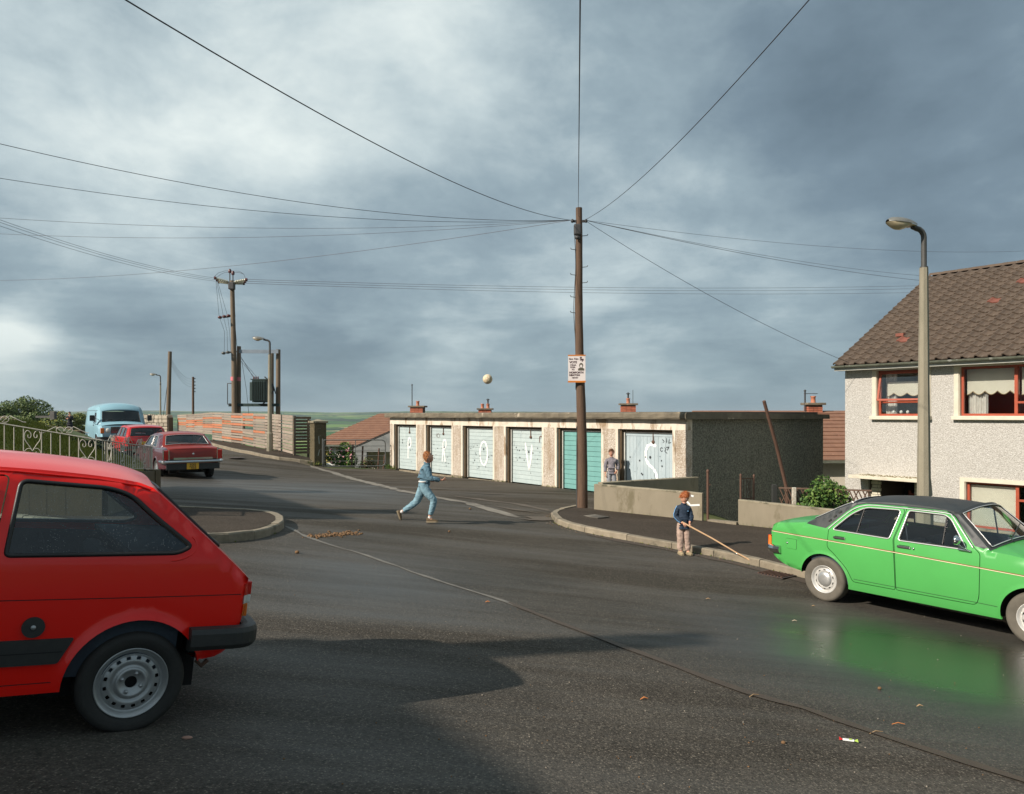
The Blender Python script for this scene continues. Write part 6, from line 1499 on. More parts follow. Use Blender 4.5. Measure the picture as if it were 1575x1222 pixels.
    def surf(s, g, u, t, off=0.0):
        """point on the centre surface of a segment: u in metres along it, t from -1 to 1"""
        P = g['pts']; 
        if 'cum' not in g:
            c = [0.0]
            for i in range(1, len(P)): c.append(c[-1]+sqrt((P[i][0]-P[i-1][0])**2+(P[i][1]-P[i-1][1])**2))
            g['cum'] = c
        c = g['cum']; u = max(0, min(c[-1], u)); i = max(0, min(len(P)-2, int(np.searchsorted(c, u, side='right'))-1)); f = (u-c[i])/max(1e-9, c[i+1]-c[i])
        x = P[i][0]*(1-f)+P[i+1][0]*f; z = P[i][1]*(1-f)+P[i+1][1]*f
        def dirn(k):
            a = P[max(0, k-1)]; b = P[min(len(P)-1, k+1)]; v = Vector((b[0]-a[0], b[1]-a[1])); v.normalize(); return v
        d = dirn(i)*(1-f)+dirn(i+1)*f; d.normalize(); n = Vector((-d.y, d.x))
        # crown grows smoothly from the neighbours
        cr = g['opt'].get('crown', s.crown); w = s.W0(x, z)-s.rad
        bul = (1-abs(t)**2.4)*cr+off
        return Vector((x+n.x*bul, t*w, z+n.y*bul))
    def length(s, g): s.surf(g, 0, 0); return g['cum'][-1]
    def patch(s, name, g, u0, u1, t0, t1, mat, parent=None, off=0.0, nu=None, nt=14, thick=0.0):
        nu = nu or max(2, int((u1-u0)/0.05)); vs = []; fs = []
        for i in range(nu+1):
            for j in range(nt+1): vs.append(s.surf(g, u0+(u1-u0)*i/nu, t0+(t1-t0)*j/nt, off))
        for i in range(nu):
            for j in range(nt): a = i*(nt+1)+j; fs.append((a, a+nt+1, a+nt+2, a+1))
        mb = MB(); mb.add(vs, fs, 0, True)
        if thick:
            bd = [j for j in range(nt+1)]+[i*(nt+1)+nt for i in range(1, nu+1)]+[nu*(nt+1)+j for j in range(nt-1, -1, -1)]+[i*(nt+1) for i in range(nu-1, 0, -1)]
            lo = []
            for k in bd:
                i, j = divmod(k, nt+1); lo.append(s.surf(g, u0+(u1-u0)*i/nu, t0+(t1-t0)*j/nt, off-thick))
            m = len(bd); mb.add([vs[k] for k in bd]+lo, [(i, (i+1) % m, m+(i+1) % m, m+i) for i in range(m)])
        return mb.build(name, mat, parent or s.root)
    def centre(s, body):
        for g in s.segs:
            L = s.length(g); o = g['opt']
            if o.get('glass'):
                m = o.get('m', 0.05); m0 = o.get('m0', 0.04); m1 = o.get('m1', 0.04); P0 = s.surf(g, L/2, 1); tm_ = 1-m/abs(P0.y)
                s.patch('screen_frame', g, 0, m0, -1, 1, g['mat'], body, nu=2); s.patch('screen_frame', g, L-m1, L, -1, 1, g['mat'], body, nu=2)
                s.patch('screen_frame', g, m0, L-m1, -1, -tm_, g['mat'], body, nt=2); s.patch('screen_frame', g, m0, L-m1, tm_, 1, g['mat'], body, nt=2)
                gl = s.patch(g['name'], g, m0-0.005, L-m1+0.005, -tm_-0.005, tm_+0.005, o['glass'], None, -0.006)
                rp = rounded([(m0, -tm_), (L-m1, -tm_), (L-m1, tm_), (m0, tm_)], 0.0)
                P = densify(rp, 0.05); q = MB(); q.tube([s.surf(g, u, t, 0.002) for u, t in P], 0.011, 6, closed=True); q.build('rubber_seal', m_rubber, gl)
                if o.get('chrome'): q = MB(); q.tube([s.surf(g, u, t, 0.010) for u, t in P], 0.006, 5, closed=True); q.build('chrome_trim', m_trim, gl)
                g['glob'] = gl
            elif o.get('lid'):
                m = o.get('m', 0.05); m0 = o.get('m0', 0.02); m1 = o.get('m1', 0.02); P0 = s.surf(g, L/2, 1); tm_ = 1-m/abs(P0.y); gp = 0.004
                s.patch('panel', g, 0, m0, -1, 1, g['mat'], body, nu=1); s.patch('panel', g, L-m1, L, -1, 1, g['mat'], body, nu=1)
                s.patch('panel', g, m0, L-m1, -1, -tm_, g['mat'], body, nt=2); s.patch('panel', g, m0, L-m1, tm_, 1, g['mat'], body, nt=2)
                s.patch(g['name'], g, m0+gp, L-m1-gp, -tm_+gp*1.2, tm_-gp*1.2, g['mat'], None, 0.001, thick=0.02)
                s.patch('lid_gutter', g, m0-0.01, L-m1+0.01, -tm_-0.01, tm_+0.01, m_void, body, -0.025)
            else: s.patch(g['name'], g, 0, L, -1, 1, g['mat'], body)
    def line(s, name, pts, sd, w, mat, parent=None, off=0.0015):
        P = densify(pts, 0.05, False); vs = []
        for i, p in enumerate(P):
            a = Vector(P[max(0, i-1)]); b = Vector(P[min(len(P)-1, i+1)]); d = (b-a).normalized(); n = Vector((-d.y, d.x))
            for k in (-0.5, 0.5): q = Vector(p)+n*w*k; vs.append((q.x, sd*(s.W(q.x, q.y)+off), q.y))
        mb = MB(); mb.add(vs, [(i*2, i*2+1, i*2+3, i*2+2) for i in range(len(P)-1)], 0, True); return mb.build(name, mat, parent or s.root)
    def tube(s, name, pts, sd, r, mat, parent=None, off=0.0, closed=False, n=6):
        P = densify(pts, 0.05, closed); q = MB(); q.tube([(p[0], sd*(s.W(*p)+off), p[1]) for p in P], r, n, closed=closed); return q.build(name, mat, parent or s.root)
    def window(s, poly, sd, gmat, parent, chrome=0.0, seal=0.008, inset=0.010):
        V, T = cdt(offset_poly(poly, -0.004), [], 0.12); mb = MB()
        mb.add([(x, sd*(s.W0(x, z)-inset), z) for x, z in V], [t if sd < 0 else tuple(reversed(t)) for t in T], 0, True); g = mb.build('side_window', gmat, parent)
        if seal: s.tube('rubber_seal', offset_poly(poly, seal*0.5), sd, seal, m_rubber, g, -0.004, True)
        if chrome: s.tube('chrome_trim', offset_poly(poly, -chrome*0.9), sd, chrome, m_trim, g, 0.006, True)
        return g
    def guts(s, cab, floor=0.2, dash=None, seats=(), col=None, mseat=None, shelf=None, liner_top=None):
        q = MB(); xs = sorted(s.wheels); w = s.hw-0.10
        q.box(((xs[0]+xs[1])/2, 0, s.zs+0.06), (xs[1]-xs[0]-2*s.ra-0.02, 2*w, 0.10)); x0 = s.prof[0][0]; x1 = s.prof[-1][0]
        zr = s.prof[0][1]; zf = s.prof[-1][1]
        q.box(((x0+xs[0]-s.ra)/2+0.02, 0, zr+0.08), (abs(xs[0]-s.ra-x0)-0.02, 2*w, 0.1)); q.box(((x1+xs[1]+s.ra)/2-0.02, 0, zf+0.08), (abs(x1-xs[1]-s.ra)-0.02, 2*w, 0.1))
        for xw in xs: q.box((xw, 0, s.wr+s.ra*0.4), (2*s.ra+0.1, 2*w-0.42, 0.5))
        q.tube([(xs[0], -w+0.1, s.wr), (xs[0], w-0.1, s.wr)], 0.04, 8)
        for xw in xs:
            for sd in (-1, 1):
                n = 20; vs = []; r = s.ra+0.012
                for k in range(n+1):
                    a = (pi-(0.30 if xw == xs[0] else 0))*k/n+(0.25 if xw == xs[1] else 0)*(1-k/n)
                    for yy in (s.hw-0.035, s.hw-0.30): vs.append((xw+r*cos(a), sd*yy, s.wr+r*sin(a)))
                q.add(vs, [(2*k, 2*k+2, 2*k+3, 2*k+1) for k in range(n)])
                c = len(vs); q.add([(xw+r*cos(0.3+(pi-0.6)*k/n), sd*(s.hw-0.30), s.wr+r*sin(0.3+(pi-0.6)*k/n)) for k in range(n+1)], [tuple(range(n+1))])
        q.build('underbody', m_void, s.root)
        lt = liner_top or s.belt-0.03; li = MB()
        for sd in (-1, 1):
            vs = []; n = 12
            for i in range(n+1):
                x = cab[0]+(cab[1]-cab[0])*i/n
                for z in (s.zs+0.05, lt*0.6, lt): vs.append((x, sd*(s.W0(x, z)-0.055), z))
            li.add(vs, [(i*3+k, (i+1)*3+k, (i+1)*3+k+1, i*3+k+1) for i in range(n) for k in (0, 1)])
            # ledge under the glass
            vs = []
            for i in range(n+1):
                x = cab[0]+(cab[1]-cab[0])*i/n; vs += [(x, sd*(s.W0(x, lt)-0.055), lt), (x, sd*(s.W0(x, lt)-0.015), lt-0.004)]
            li.add(vs, [(i*2, i*2+1, i*2+3, i*2+2) for i in range(n)])
        li.box(((cab[0]+cab[1])/2, 0, s.zs+0.14), (cab[1]-cab[0], 2*w-0.05, 0.04))
        if shelf: li.box(((shelf[0]+shelf[1])/2, 0, shelf[2]), (shelf[1]-shelf[0], 2*w-0.1, 0.03))
        li.box((cab[0], 0, s.zs+0.35), (0.03, 2*w-0.1, 0.5)); li.box((cab[1], 0, s.zs+0.33), (0.03, 2*w-0.1, 0.5))
        li.build('interior_trim', m_seat, s.root)
        for (x, y, wd, zb, zt, hr) in seats:
            q = MB(); Mx = Matrix.Rotation(R(-14), 3, 'Y')
            q.bbox((x, y, (zb+zt)/2), (0.12, wd, zt-zb), 0.045, 0, Mx); q.bbox((x+0.24, y, zb+0.02), (0.46, wd, 0.14), 0.04)
            if hr: q.bbox((x-0.08, y, zt+0.10), (0.09, 0.28, 0.17), 0.04); q.tube([(x-0.07, y, zt-0.05), (x-0.08, y, zt+0.08)], 0.012, 5)
            q.build('seat', mseat or m_seat, s.root)
        if dash:
            q = MB(); q.bbox((dash[0], 0, dash[1]-0.10), (0.30, 2*s.hw-0.28, 0.2), 0.05); q.build('dashboard', m_black, s.root)
            q = MB(); c = Vector((dash[0]-0.28, dash[2], dash[1]+0.0)); n = Vector((-0.88, 0, 0.47)); a = Vector((0, 1, 0)); b = n.cross(a)
            q.tube([c+(a*cos(2*pi*k/20)+b*sin(2*pi*k/20))*0.185 for k in range(20)], 0.014, 6, closed=True)
            for k in (0.3, 2.8, 4.7): q.tube([c-n*0.03, c+(a*cos(k)+b*sin(k))*0.18], 0.012, 5)
            q.tube([c-n*0.03, c-n*0.3], 0.02, 6); q.build('steering_wheel', m_black, s.root)
    def wheel(s, xw, sd, tyre, rim_fn, steer=0.0, tr=None):
        w = thing('wheel', None, None); w.parent = s.root; w.location = (xw, sd*(s.hw-s.barrel*0.3-0.012), s.wr); w.rotation_euler = (0, 0, (0 if sd > 0 else pi)+steer)
        r = tr or s.wr; t = s.tw; rr = s.wr*0.60
        q = MB(); q.lathe([(rr, -t+0.01), (rr+0.02, -t-0.002), (r*0.86, -t-0.012), (r*0.96, -t), (r*0.992, -t+0.016), (r, -t*0.6), (r, -t*0.35), (r*0.992, -0.016), (r*0.96, 0.002), (r*0.90, 0.013), (r*0.86, 0.0135), (r*0.82, 0.012), (max(r*0.74, rr+0.016), 0.009), (rr+0.012, 0.0), (rr, -0.004), (rr-0.004, -0.02)], 56, 'y')
        q.build('tyre', tyre, w)
        # tread grooves
        g = MB()
        for off in (-t*0.25, -t*0.5, -t*0.75): g.lathe([(r+0.0012, off-0.004), (r+0.0012, off+0.004)], 48, 'y')
        g.build('tread_groove', m_rubber, w)
        rim_fn(w, rr); return w
def slot_rim(mat, prof, slots, hubr=None, capr=None, capmat=None, lipmat=None):
    """prof: (r, out) pairs from the flange inward; slots: (n, r_mid, half_w, half_h, corner)"""
    def fn(w, rr):
        pr = [(a*rr/0.178, b) for a, b in prof]; sc = rr/0.178; rsx = [p[0] for p in pr][::-1]; rsy = [p[1] for p in pr][::-1]
        f = lambda r: float(np.interp(r, rsx, rsy)); outer = [(pr[0][0]*cos(2*pi*k/72), pr[0][0]*sin(2*pi*k/72)) for k in range(72)]; holes = []
        if slots:
            n, rm, hw_, hh, cr = slots
            for k in range(n):
                a = 2*pi*(k+0.5)/n; P = rounded([(-hw_*sc, -hh*sc), (hw_*sc, -hh*sc), (hw_*sc, hh*sc), (-hw_*sc, hh*sc)], cr*sc, 3)
                holes.append([((rm*sc+y)*cos(a)-x*sin(a), (rm*sc+y)*sin(a)+x*cos(a)) for x, y in P])
        if hubr: holes.append([(hubr*sc*cos(2*pi*k/24), hubr*sc*sin(2*pi*k/24)) for k in range(24)])
        ex = []
        for r in rsx:
            if r < (hubr or 0)*sc+0.004: continue
            for k in range(56): ex.append((r*cos(2*pi*k/56+0.01), r*sin(2*pi*k/56+0.01)))
        ex = [p for p in ex if min([segdist(p[0], p[1], h, True) for h in holes]+[1]) > 0.002 and sqrt(p[0]**2+p[1]**2) < pr[0][0]-0.001]
        V, T = cdt(outer, holes, None, ex); mb = MB(); mb.add([(x, f(sqrt(x*x+z*z)), z) for x, z in V], [tuple(reversed(t)) for t in T], 0, True)
        for h in holes: m = len(h); mb.add([(x, f(sqrt(x*x+z*z)), z) for x, z in h]+[(x, f(sqrt(x*x+z*z))-0.008, z) for x, z in h], [(i, (i+1) % m, m+(i+1) % m, m+i) for i in range(m)])
        mb.lathe([(pr[0][0], pr[0][1]), (pr[0][0]+0.004, pr[0][1]+0.004), (pr[0][0]+0.008, pr[0][1]-0.004)], 56, 'y'); mb.build('rim', mat, w)
        b = MB(); b.lathe([(0, -0.055), (rr-0.01, -0.055), (rr-0.004, -0.02)], 32, 'y'); b.build('brake_backing', m_void, w)
        if capr: c = MB(); c.lathe([(0, 0.012), (capr*sc*0.5, 0.011), (capr*sc*0.85, 0.004), (capr*sc, -0.008)], 36, 'y'); c.build('hub_cap', capmat, w)
        nuts = MB()
        if not capr:
            for k in range(4): a = 2*pi*k/4+0.4; nuts.lathe([(0, 0.002), (0.009, 0.0), (0.010, -0.014)], 6, 'y', (0.048*cos(a), 0, 0.048*sin(a)))
            nuts.build('wheel_nut', m_steel, w)
    return fn
rim_fiesta = slot_rim(m_steel, [(0.178, 0.0), (0.170, -0.006), (0.160, -0.022), (0.152, -0.034), (0.145, -0.026), (0.138, -0.018), (0.118, -0.016), (0.108, -0.012), (0.098, -0.020), (0.088, -0.026), (0.080, -0.010), (0.072, -0.002), (0.062, -0.008), (0.05, -0.018), (0.035, -0.022), (0.0, -0.022)], (16, 0.129, 0.0105, 0.0085, 0.004), hubr=0.031)
rim_aveng = slot_rim(m_steelb, [(0.178, 0.002), (0.168, -0.004), (0.158, -0.026), (0.148, -0.034), (0.138, -0.018), (0.112, -0.010), (0.100, -0.016), (0.0, -0.016)], (10, 0.126, 0.017, 0.0065, 0.006), capr=0.098, capmat=M('hub_cap_steel', (0.6, 0.6, 0.58), (0.5, 0.5, 0.48), scale=9, rough=0.3, metal=0.7))
rim_plain = slot_rim(m_steel, [(0.178, 0.0), (0.165, -0.02), (0.145, -0.03), (0.11, -0.012), (0.0, -0.012)], (8, 0.13, 0.012, 0.008, 0.004), capr=0.08, capmat=m_chrome)
def sweep_bumper(name, path, prof, mat, parent):
    """prof: (out, z) closed outline swept along a plan path (x,y)"""
    P = [Vector(p) for p in path]; vs = []; n = len(P); m = len(prof)
    for i, p in enumerate(P):
        d = (P[min(i+1, n-1)]-P[max(i-1, 0)]).normalized(); nn = Vector((d.y, -d.x))
        for o, z in prof: vs.append((p.x+nn.x*o, p.y+nn.y*o, z))
    q = MB(); q.add(vs, [(i*m+k, i*m+(k+1) % m, (i+1)*m+(k+1) % m, (i+1)*m+k) for i in range(n-1) for k in range(m)]+[tuple(range(m)), tuple((n-1)*m+k for k in range(m-1, -1, -1))], 0, False)
    return q.build(name, mat, parent)
def rear_path(x_side, x_rear, hw, r=0.10, bow=0.03):
    """plan path round the tail: from the left side (y+) round to the right (y-), outward normal away from the car"""
    P = [(x_side, hw), (x_rear+r+0.06, hw)]
    for a in range(0, 91, 15): P.append((x_rear+r-r*sin(R(a))+bow, hw-r+r*cos(R(a))))
    for k in range(1, 12):
        y = (hw-r)*(1-2*k/12); P.append((x_rear+bow*(abs(y)/hw)**2, y))
    for a in range(90, -1, -15): P.append((x_rear+r-r*sin(R(a))+bow, -(hw-r+r*cos(R(a)))))
    P += [(x_rear+r+0.06, -hw), (x_side, -hw)]
    return P
def front_path(x_side, x_front, hw, r=0.10, bow=0.03): return [(2*x_front-(x-0)-(2*x_front-2*x_front) if False else x, y) for x, y in [(-a, -b) for a, b in rear_path(-x_side, -x_front, hw, r, bow)]]
def place(root, P, fwd, pitch=0.0, roll=0.0):
    root.location = (P[0], P[1], P[2]); root.rotation_euler = (roll, pitch, atan2(fwd[1], fwd[0]))
def two(body_parts):
    for sd in (1, -1): body_parts(sd)

# ---------------------------------------------------------------- the red hatchback, close on the left
def build_hatch():
    t = thing('parked_car', 'bright red three-door hatchback cut off by the left edge, nearest the camera', 'car')
    segs = [('tail_panel', m_red, [(-0.325, 0.36), (-0.41, 0.365), (-0.49, 0.42), (-0.535, 0.56), (-0.553, 0.66), (-0.552, 0.785)], {'crown': 0.04}),
            ('rear_screen', m_red, [(-0.552, 0.785), (-0.42, 0.905), (-0.26, 1.045), (-0.10, 1.185), (-0.02, 1.252)], {'glass': g_dark, 'm': 0.11, 'm0': 0.22, 'm1': 0.05, 'crown': 0.045}),
            ('roof', m_red, [(-0.02, 1.252), (0.05, 1.275), (0.25, 1.298), (0.60, 1.312), (1.05, 1.305), (1.38, 1.265)], {'crown': 0.06}),
            ('windscreen', m_red, [(1.38, 1.265), (1.68, 1.10), (2.02, 0.92)], {'glass': g_car, 'm': 0.05, 'm0': 0.03, 'm1': 0.04, 'crown': 0.09}),
            ('bonnet', m_red, [(2.02, 0.92), (2.40, 0.88), (2.78, 0.815), (2.93, 0.76)], {'lid': 1, 'm': 0.06, 'crown': 0.07}),
            ('nose', m_red, [(2.93, 0.76), (2.99, 0.68), (3.01, 0.52), (2.98, 0.34), (2.90, 0.29)], {'crown': 0.06})]
    c = Car(t, segs, 0.785, 0.90, 15, 0.055, (0.0, 2.286), 0.320, 0.27, 0.278, barrel=0.028, zm=0.60, taper=0.05, L=(-0.60, 3.02), crown=0.05, flare=0.020, grid=0.05)
    qwin = rounded([(0.615, 0.905), (-0.155, 0.922), (-0.228, 0.962), (-0.03, 1.115), (0.085, 1.215), (0.19, 1.248), (0.585, 1.262)], [0.03, 0.06, 0.05, 0.05, 0.10, 0.06, 0.04], 6)
    door = rounded([(0.645, 0.31), (0.668, 0.84), (0.628, 1.278), (1.36, 1.238), (1.84, 0.93), (1.865, 0.36), (1.80, 0.31)], [0.05, 0.15, 0.03, 0.05, 0.05, 0.12, 0.05], 5)
    dwin = rounded([(0.735, 0.905), (0.70, 1.243), (1.33, 1.210), (1.735, 0.92)], [0.04, 0.04, 0.06, 0.05], 5)
    body = None
    for sd in (1, -1):
        b = c.skin('body' if sd > 0 else 'body_side', c.outline, [offset_poly(door, -0.0035), qwin], sd, m_red, body, flange=0.03)
        if body is None: body = b
        dr = c.skin('door', offset_poly(door, 0.0035), [dwin], sd, m_red, flange=0.03)
        c.window(dwin, sd, g_wet, dr, seal=0.010)
        c.window(qwin, sd, g_wet, None, seal=0.012, inset=0.012).parent = t
        c.tube('window_recess', [p for p in offset_poly(qwin, -0.032) if p[0] < 0.12 and p[1] < 1.06], sd, 0.0045, m_red, body, -0.003)
        # lower black moulding, door handle
        strip = [(0.285, 0.525), (1.87, 0.52), (1.87, 0.405), (0.345, 0.405)]
        c.skin('side_moulding', rounded(strip, [0.012]*4, 3), [], sd, m_black, off=0.013, flange=0.012, rings=False, grid=0.2)
        c.line('moulding_groove', [(0.33, 0.462), (1.86, 0.460)], sd, 0.004, m_void, None, 0.0145)
        c.line('swage_shade_line', [(-0.545, 0.708), (1.0, 0.708), (2.9, 0.70)], sd, 0.004, m_void, body, 0.0008)  # crease has no relief; its shade is drawn as a dark line
        c.tube('roof_gutter', [(0.0, 1.243), (0.06, 1.261), (0.25, 1.283), (0.60, 1.297), (1.05, 1.290), (1.38, 1.248)], sd, 0.006, m_red, body, -0.006)
        h = MB(); h.box((0.80, sd*(c.W(0.80, 0.80)+0.006), 0.80), (0.15, 0.02, 0.035)); h.build('handle', m_black, dr)
        c.line('sill_line', [(0.36, 0.315), (1.92, 0.315)], sd, 0.004, m_void, body, 0.0008)
    # fuel cap on the near side
    cap = [(0.462+0.048*cos(2*pi*k/28), 0.582+0.048*sin(2*pi*k/28)) for k in range(28)]
    fc = c.skin('fuel_cap', cap, [], 1, m_black, off=0.012, flange=0.014, rings=False, grid=0.05)
    q = MB(); q.lathe([(0, 0.006), (0.010, 0.005), (0.012, -0.002)], 12, 'y', (0.462, c.W(0.462, 0.582)+0.013, 0.582)); q.build('lock', m_steel, fc)
    c.centre(body)
    # tail lamps
    for sd in (1, -1):
        lt = None
        for (z0, z1, m) in ((0.695, 0.77, m_redlens), (0.65, 0.695, m_clear), (0.575, 0.65, m_amber)):
            q = MB(); xr = -0.560 if z0 > 0.6 else -0.548; q.bbox((xr+0.004, sd*0.60, (z0+z1)/2), (0.035, 0.20, z1-z0-0.003), 0.006); o = q.build('tail_light', m, t)
        q = MB(); 
    for sd in (1, -1):
        for (z0, z1, m) in ((0.70, 0.76, m_redlens), (0.655, 0.70, m_clear), (0.585, 0.655, m_amber)):
            c.skin('side_lens', [(-0.549 if z0 > 0.6 else -0.540, z0), (-0.520, z0), (-0.522, z1), (-0.5505, z1)], [], sd, m, off=0.004, flange=0.02, rings=False, grid=0.1)
    bp = [(0.0, 0.405), (0.038, 0.415), (0.055, 0.44), (0.055, 0.50), (0.045, 0.525), (0.0, 0.532), (-0.03, 0.52), (-0.03, 0.41)]
    sweep_bumper('rear_bumper', rear_path(-0.245, -0.602, 0.782, 0.10, 0.03), [(a, b+0.018) for a, b in bp], m_black, t)
    sweep_bumper('front_bumper', front_path(2.68, 3.02, 0.78, 0.12, 0.04), bp, m_black, t)
    for sd in (1, -1): q = MB(); q.bbox((3.02, sd*0.60, 0.66), (0.06, 0.26, 0.15), 0.02); q.build('headlight', m_clear, t)
    q = MB(); q.bbox((3.045, 0, 0.66), (0.03, 0.90, 0.14), 0.01); q.build('grille', m_black, t)
    q = MB(); q.bbox((-0.61, 0, 0.64), (0.01, 0.52, 0.11), 0.004); q.build('number_plate', m_plate, t)
    c.guts((-0.20, 2.0), dash=(1.82, 0.88, -0.35), seats=((0.86, 0.34, 0.50, 0.42, 0.86, True), (0.86, -0.34, 0.50, 0.42, 0.86, True), (0.10, 0.0, 1.20, 0.42, 0.84, False)), shelf=(-0.40, 0.05, 0.905))
    for xw in c.wheels:
        for sd in (1, -1): c.wheel(xw, sd, m_tyre, rim_fiesta, tr=0.254)
    q = MB(); q.tube([(-0.30, -0.45, 0.30), (-0.56, -0.45, 0.28)], 0.022, 8); q.tube([(-0.33, 0.66, 0.34), (-0.36, 0.66, 0.31), (-0.39, 0.66, 0.34)], 0.012, 6); q.build('exhaust_pipe', m_rust, t)
    # long aerial / mirror on the door
    for sd in (1, -1): q = MB(); q.bbox((1.66, sd*0.88, 0.97), (0.09, 0.16, 0.11), 0.02); q.tube([(1.66, sd*0.76, 0.90), (1.66, sd*0.84, 0.95)], 0.015, 6); q.build('wing_mirror', m_black, t)
    return t
hatch = build_hatch()
# it stands on the sloping side road, nose uphill
fw = Vector((-V_.x, -V_.y)); left = Vector((-fw.y, fw.x)); rp_ = Vector((-1.934, 3.86))-left*0.765+fw*0.012
place(hatch, (rp_.x, rp_.y, EYE-1.630), fw, R(-6.6))

# ---------------------------------------------------------------- the green saloon on the right
def build_green():
    t = thing('parked_car', 'pea green four-door saloon with a black vinyl roof cut off by the right edge', 'car')
    segs = [('tail_panel', m_green, [(-0.375, 0.335), (-0.60, 0.375), (-0.775, 0.455), (-0.845, 0.56), (-0.868, 0.70), (-0.862, 0.85), (-0.845, 0.925)], {'crown': 0.03}),
            ('boot_lid', m_green, [(-0.845, 0.925), (-0.80, 0.955), (-0.70, 0.972), (-0.50, 0.995), (-0.30, 1.02)], {'lid': 1, 'm': 0.07, 'm0': 0.0, 'crown': 0.035}),
            ('rear_screen', m_vinyl, [(-0.30, 1.02), (-0.12, 1.115), (0.10, 1.235), (0.32, 1.335)], {'glass': g_car, 'm': 0.13, 'm0': 0.05, 'm1': 0.05, 'crown': 0.06, 'chrome': 1}),
            ('roof', m_vinyl, [(0.32, 1.335), (0.45, 1.362), (0.80, 1.385), (1.20, 1.385), (1.50, 1.365), (1.60, 1.35)], {'crown': 0.045}),
            ('windscreen', m_vinyl, [(1.60, 1.35), (1.78, 1.19), (2.02, 0.965)], {'glass': g_car, 'm': 0.045, 'm0': 0.045, 'm1': 0.03, 'crown': 0.11, 'chrome': 1}),
            ('bonnet', m_green, [(2.02, 0.965), (2.35, 0.935), (2.75, 0.885), (3.0, 0.84), (3.07, 0.81)], {'lid': 1, 'm': 0.07, 'crown': 0.075}),
            ('nose', m_green, [(3.07, 0.81), (3.11, 0.70), (3.11, 0.50), (3.06, 0.36), (2.95, 0.28)], {'crown': 0.04})]
    c = Car(t, segs, 0.795, 0.965, 20, 0.06, (0.0, 2.49), 0.345, 0.225, 0.296, barrel=0.055, zm=0.66, taper=0.05, L=(-0.88, 3.13), crown=0.05, flare=0.014, grid=0.055)
    rdoor = rounded([(0.405, 0.335), (0.965, 0.335), (0.935, 0.97), (1.02, 1.30), (0.99, 1.352), (0.50, 1.338), (0.30, 1.22), (0.065, 0.995), (0.055, 0.74), (0.16, 0.665), (0.335, 0.50)], [0.04, 0.03, 0.03, 0.03, 0.03, 0.10, 0.10, 0.05, 0.05, 0.06, 0.08], 5)
    fdoor = rounded([(0.975, 0.335), (1.90, 0.335), (1.935, 0.45), (1.94, 0.93), (1.86, 0.995), (1.62, 1.30), (1.54, 1.348), (1.04, 1.354), (1.032, 1.30), (0.947, 0.97)], [0.03, 0.06, 0.08, 0.04, 0.04, 0.05, 0.05, 0.02, 0.03, 0.03], 5)
    rwin = rounded([(0.13, 0.985), (0.885, 0.965), (0.965, 1.290), (0.945, 1.312), (0.52, 1.300), (0.345, 1.20)], [0.03, 0.03, 0.03, 0.02, 0.07, 0.08], 5)
    fwin = rounded([(1.005, 0.962), (1.79, 0.958), (1.575, 1.265), (1.50, 1.310), (1.075, 1.315)], [0.03, 0.03, 0.05, 0.04, 0.03], 5)
    body = None
    # vinyl covering runs down the rear pillar and along the cant rail
    vin = [(-0.285, 1.010), (0.02, 0.985), (0.05, 1.010), (0.268, 1.225), (0.385, 1.317), (0.50, 1.348), (0.65, 1.355), (0.99, 1.362), (1.50, 1.357), (1.60, 1.318), (1.66, 1.25), (1.875, 1.005), (1.965, 0.985)]
    big = vin+[(2.03, 0.975), (2.3, 1.6), (-0.6, 1.6), (-0.31, 1.01)]
    for sd in (-1, 1):
        b = c.skin('body' if body is None else 'body_side', c.outline, [offset_poly(rdoor, -0.0035), offset_poly(fdoor, -0.0035)], sd, m_green, body, flange=0.03, region=(vin, big, m_vinyl))
        if body is None: body = b
        for nm, dp, wn, hx in (('rear_door', rdoor, rwin, 0.23), ('front_door', fdoor, fwin, 1.08)):
            d = c.skin(nm, offset_poly(dp, 0.0035), [wn], sd, m_green, flange=0.03)
            c.window(wn, sd, g_car, d, chrome=0.007, seal=0.008)
            h = MB(); yy = sd*(c.W(hx, 0.90)+0.012); h.bbox((hx, yy, 0.885), (0.165, 0.022, 0.030), 0.008); h.build('handle', m_chrome, d)
            h = MB(); h.box((hx, sd*(c.W(hx, 0.90)+0.002), 0.882), (0.13, 0.006, 0.045)); h.build('handle_recess', m_void, d)
            if nm == 'front_door': h = MB(); h.lathe([(0, 0.008*sd), (0.013, 0.006*sd), (0.014, -0.002)], 10, 'y', (hx+0.115, yy, 0.882)); h.build('lock', m_chrome, d)
        # quarter light dividers
        c.tube('window_divider', [(0.455, 0.975), (0.50, 1.30)], sd, 0.010, m_rubber, None, -0.006); c.tube('window_divider', [(1.52, 0.975), (1.52, 1.285)], sd, 0.009, m_rubber, None, -0.006)
        # chrome window surround sweeping over both doors and down the rear pillar
        top_ = [(0.065, 0.985), (0.105, 1.03), (0.30, 1.222), (0.40, 1.29), (0.50, 1.326), (0.62, 1.340), (1.00, 1.343), (1.50, 1.336), (1.58, 1.308), (1.64, 1.245), (1.86, 0.985)]
        c.tube('chrome_trim', crom(top_, 0.04), sd, 0.008, m_trim, None, 0.007)
        # coach lines
        cl = [(-0.862, 0.845), (0.06, 0.826), (0.93, 0.803), (1.95, 0.768), (2.40, 0.750), (3.08, 0.722)]
        c.line('coach_line', [(x, z+0.0) for x, z in cl], sd, 0.008, m_line_w, None, 0.0045); c.line('coach_line', [(x, z+0.009) for x, z in cl], sd, 0.0075, m_line_b, None, 0.0045)
        c.line('lower_swage', [(0.42, 0.372), (1.9, 0.365), (2.12, 0.36)], sd, 0.006, m_void, body, 0.0006)
        q = MB()
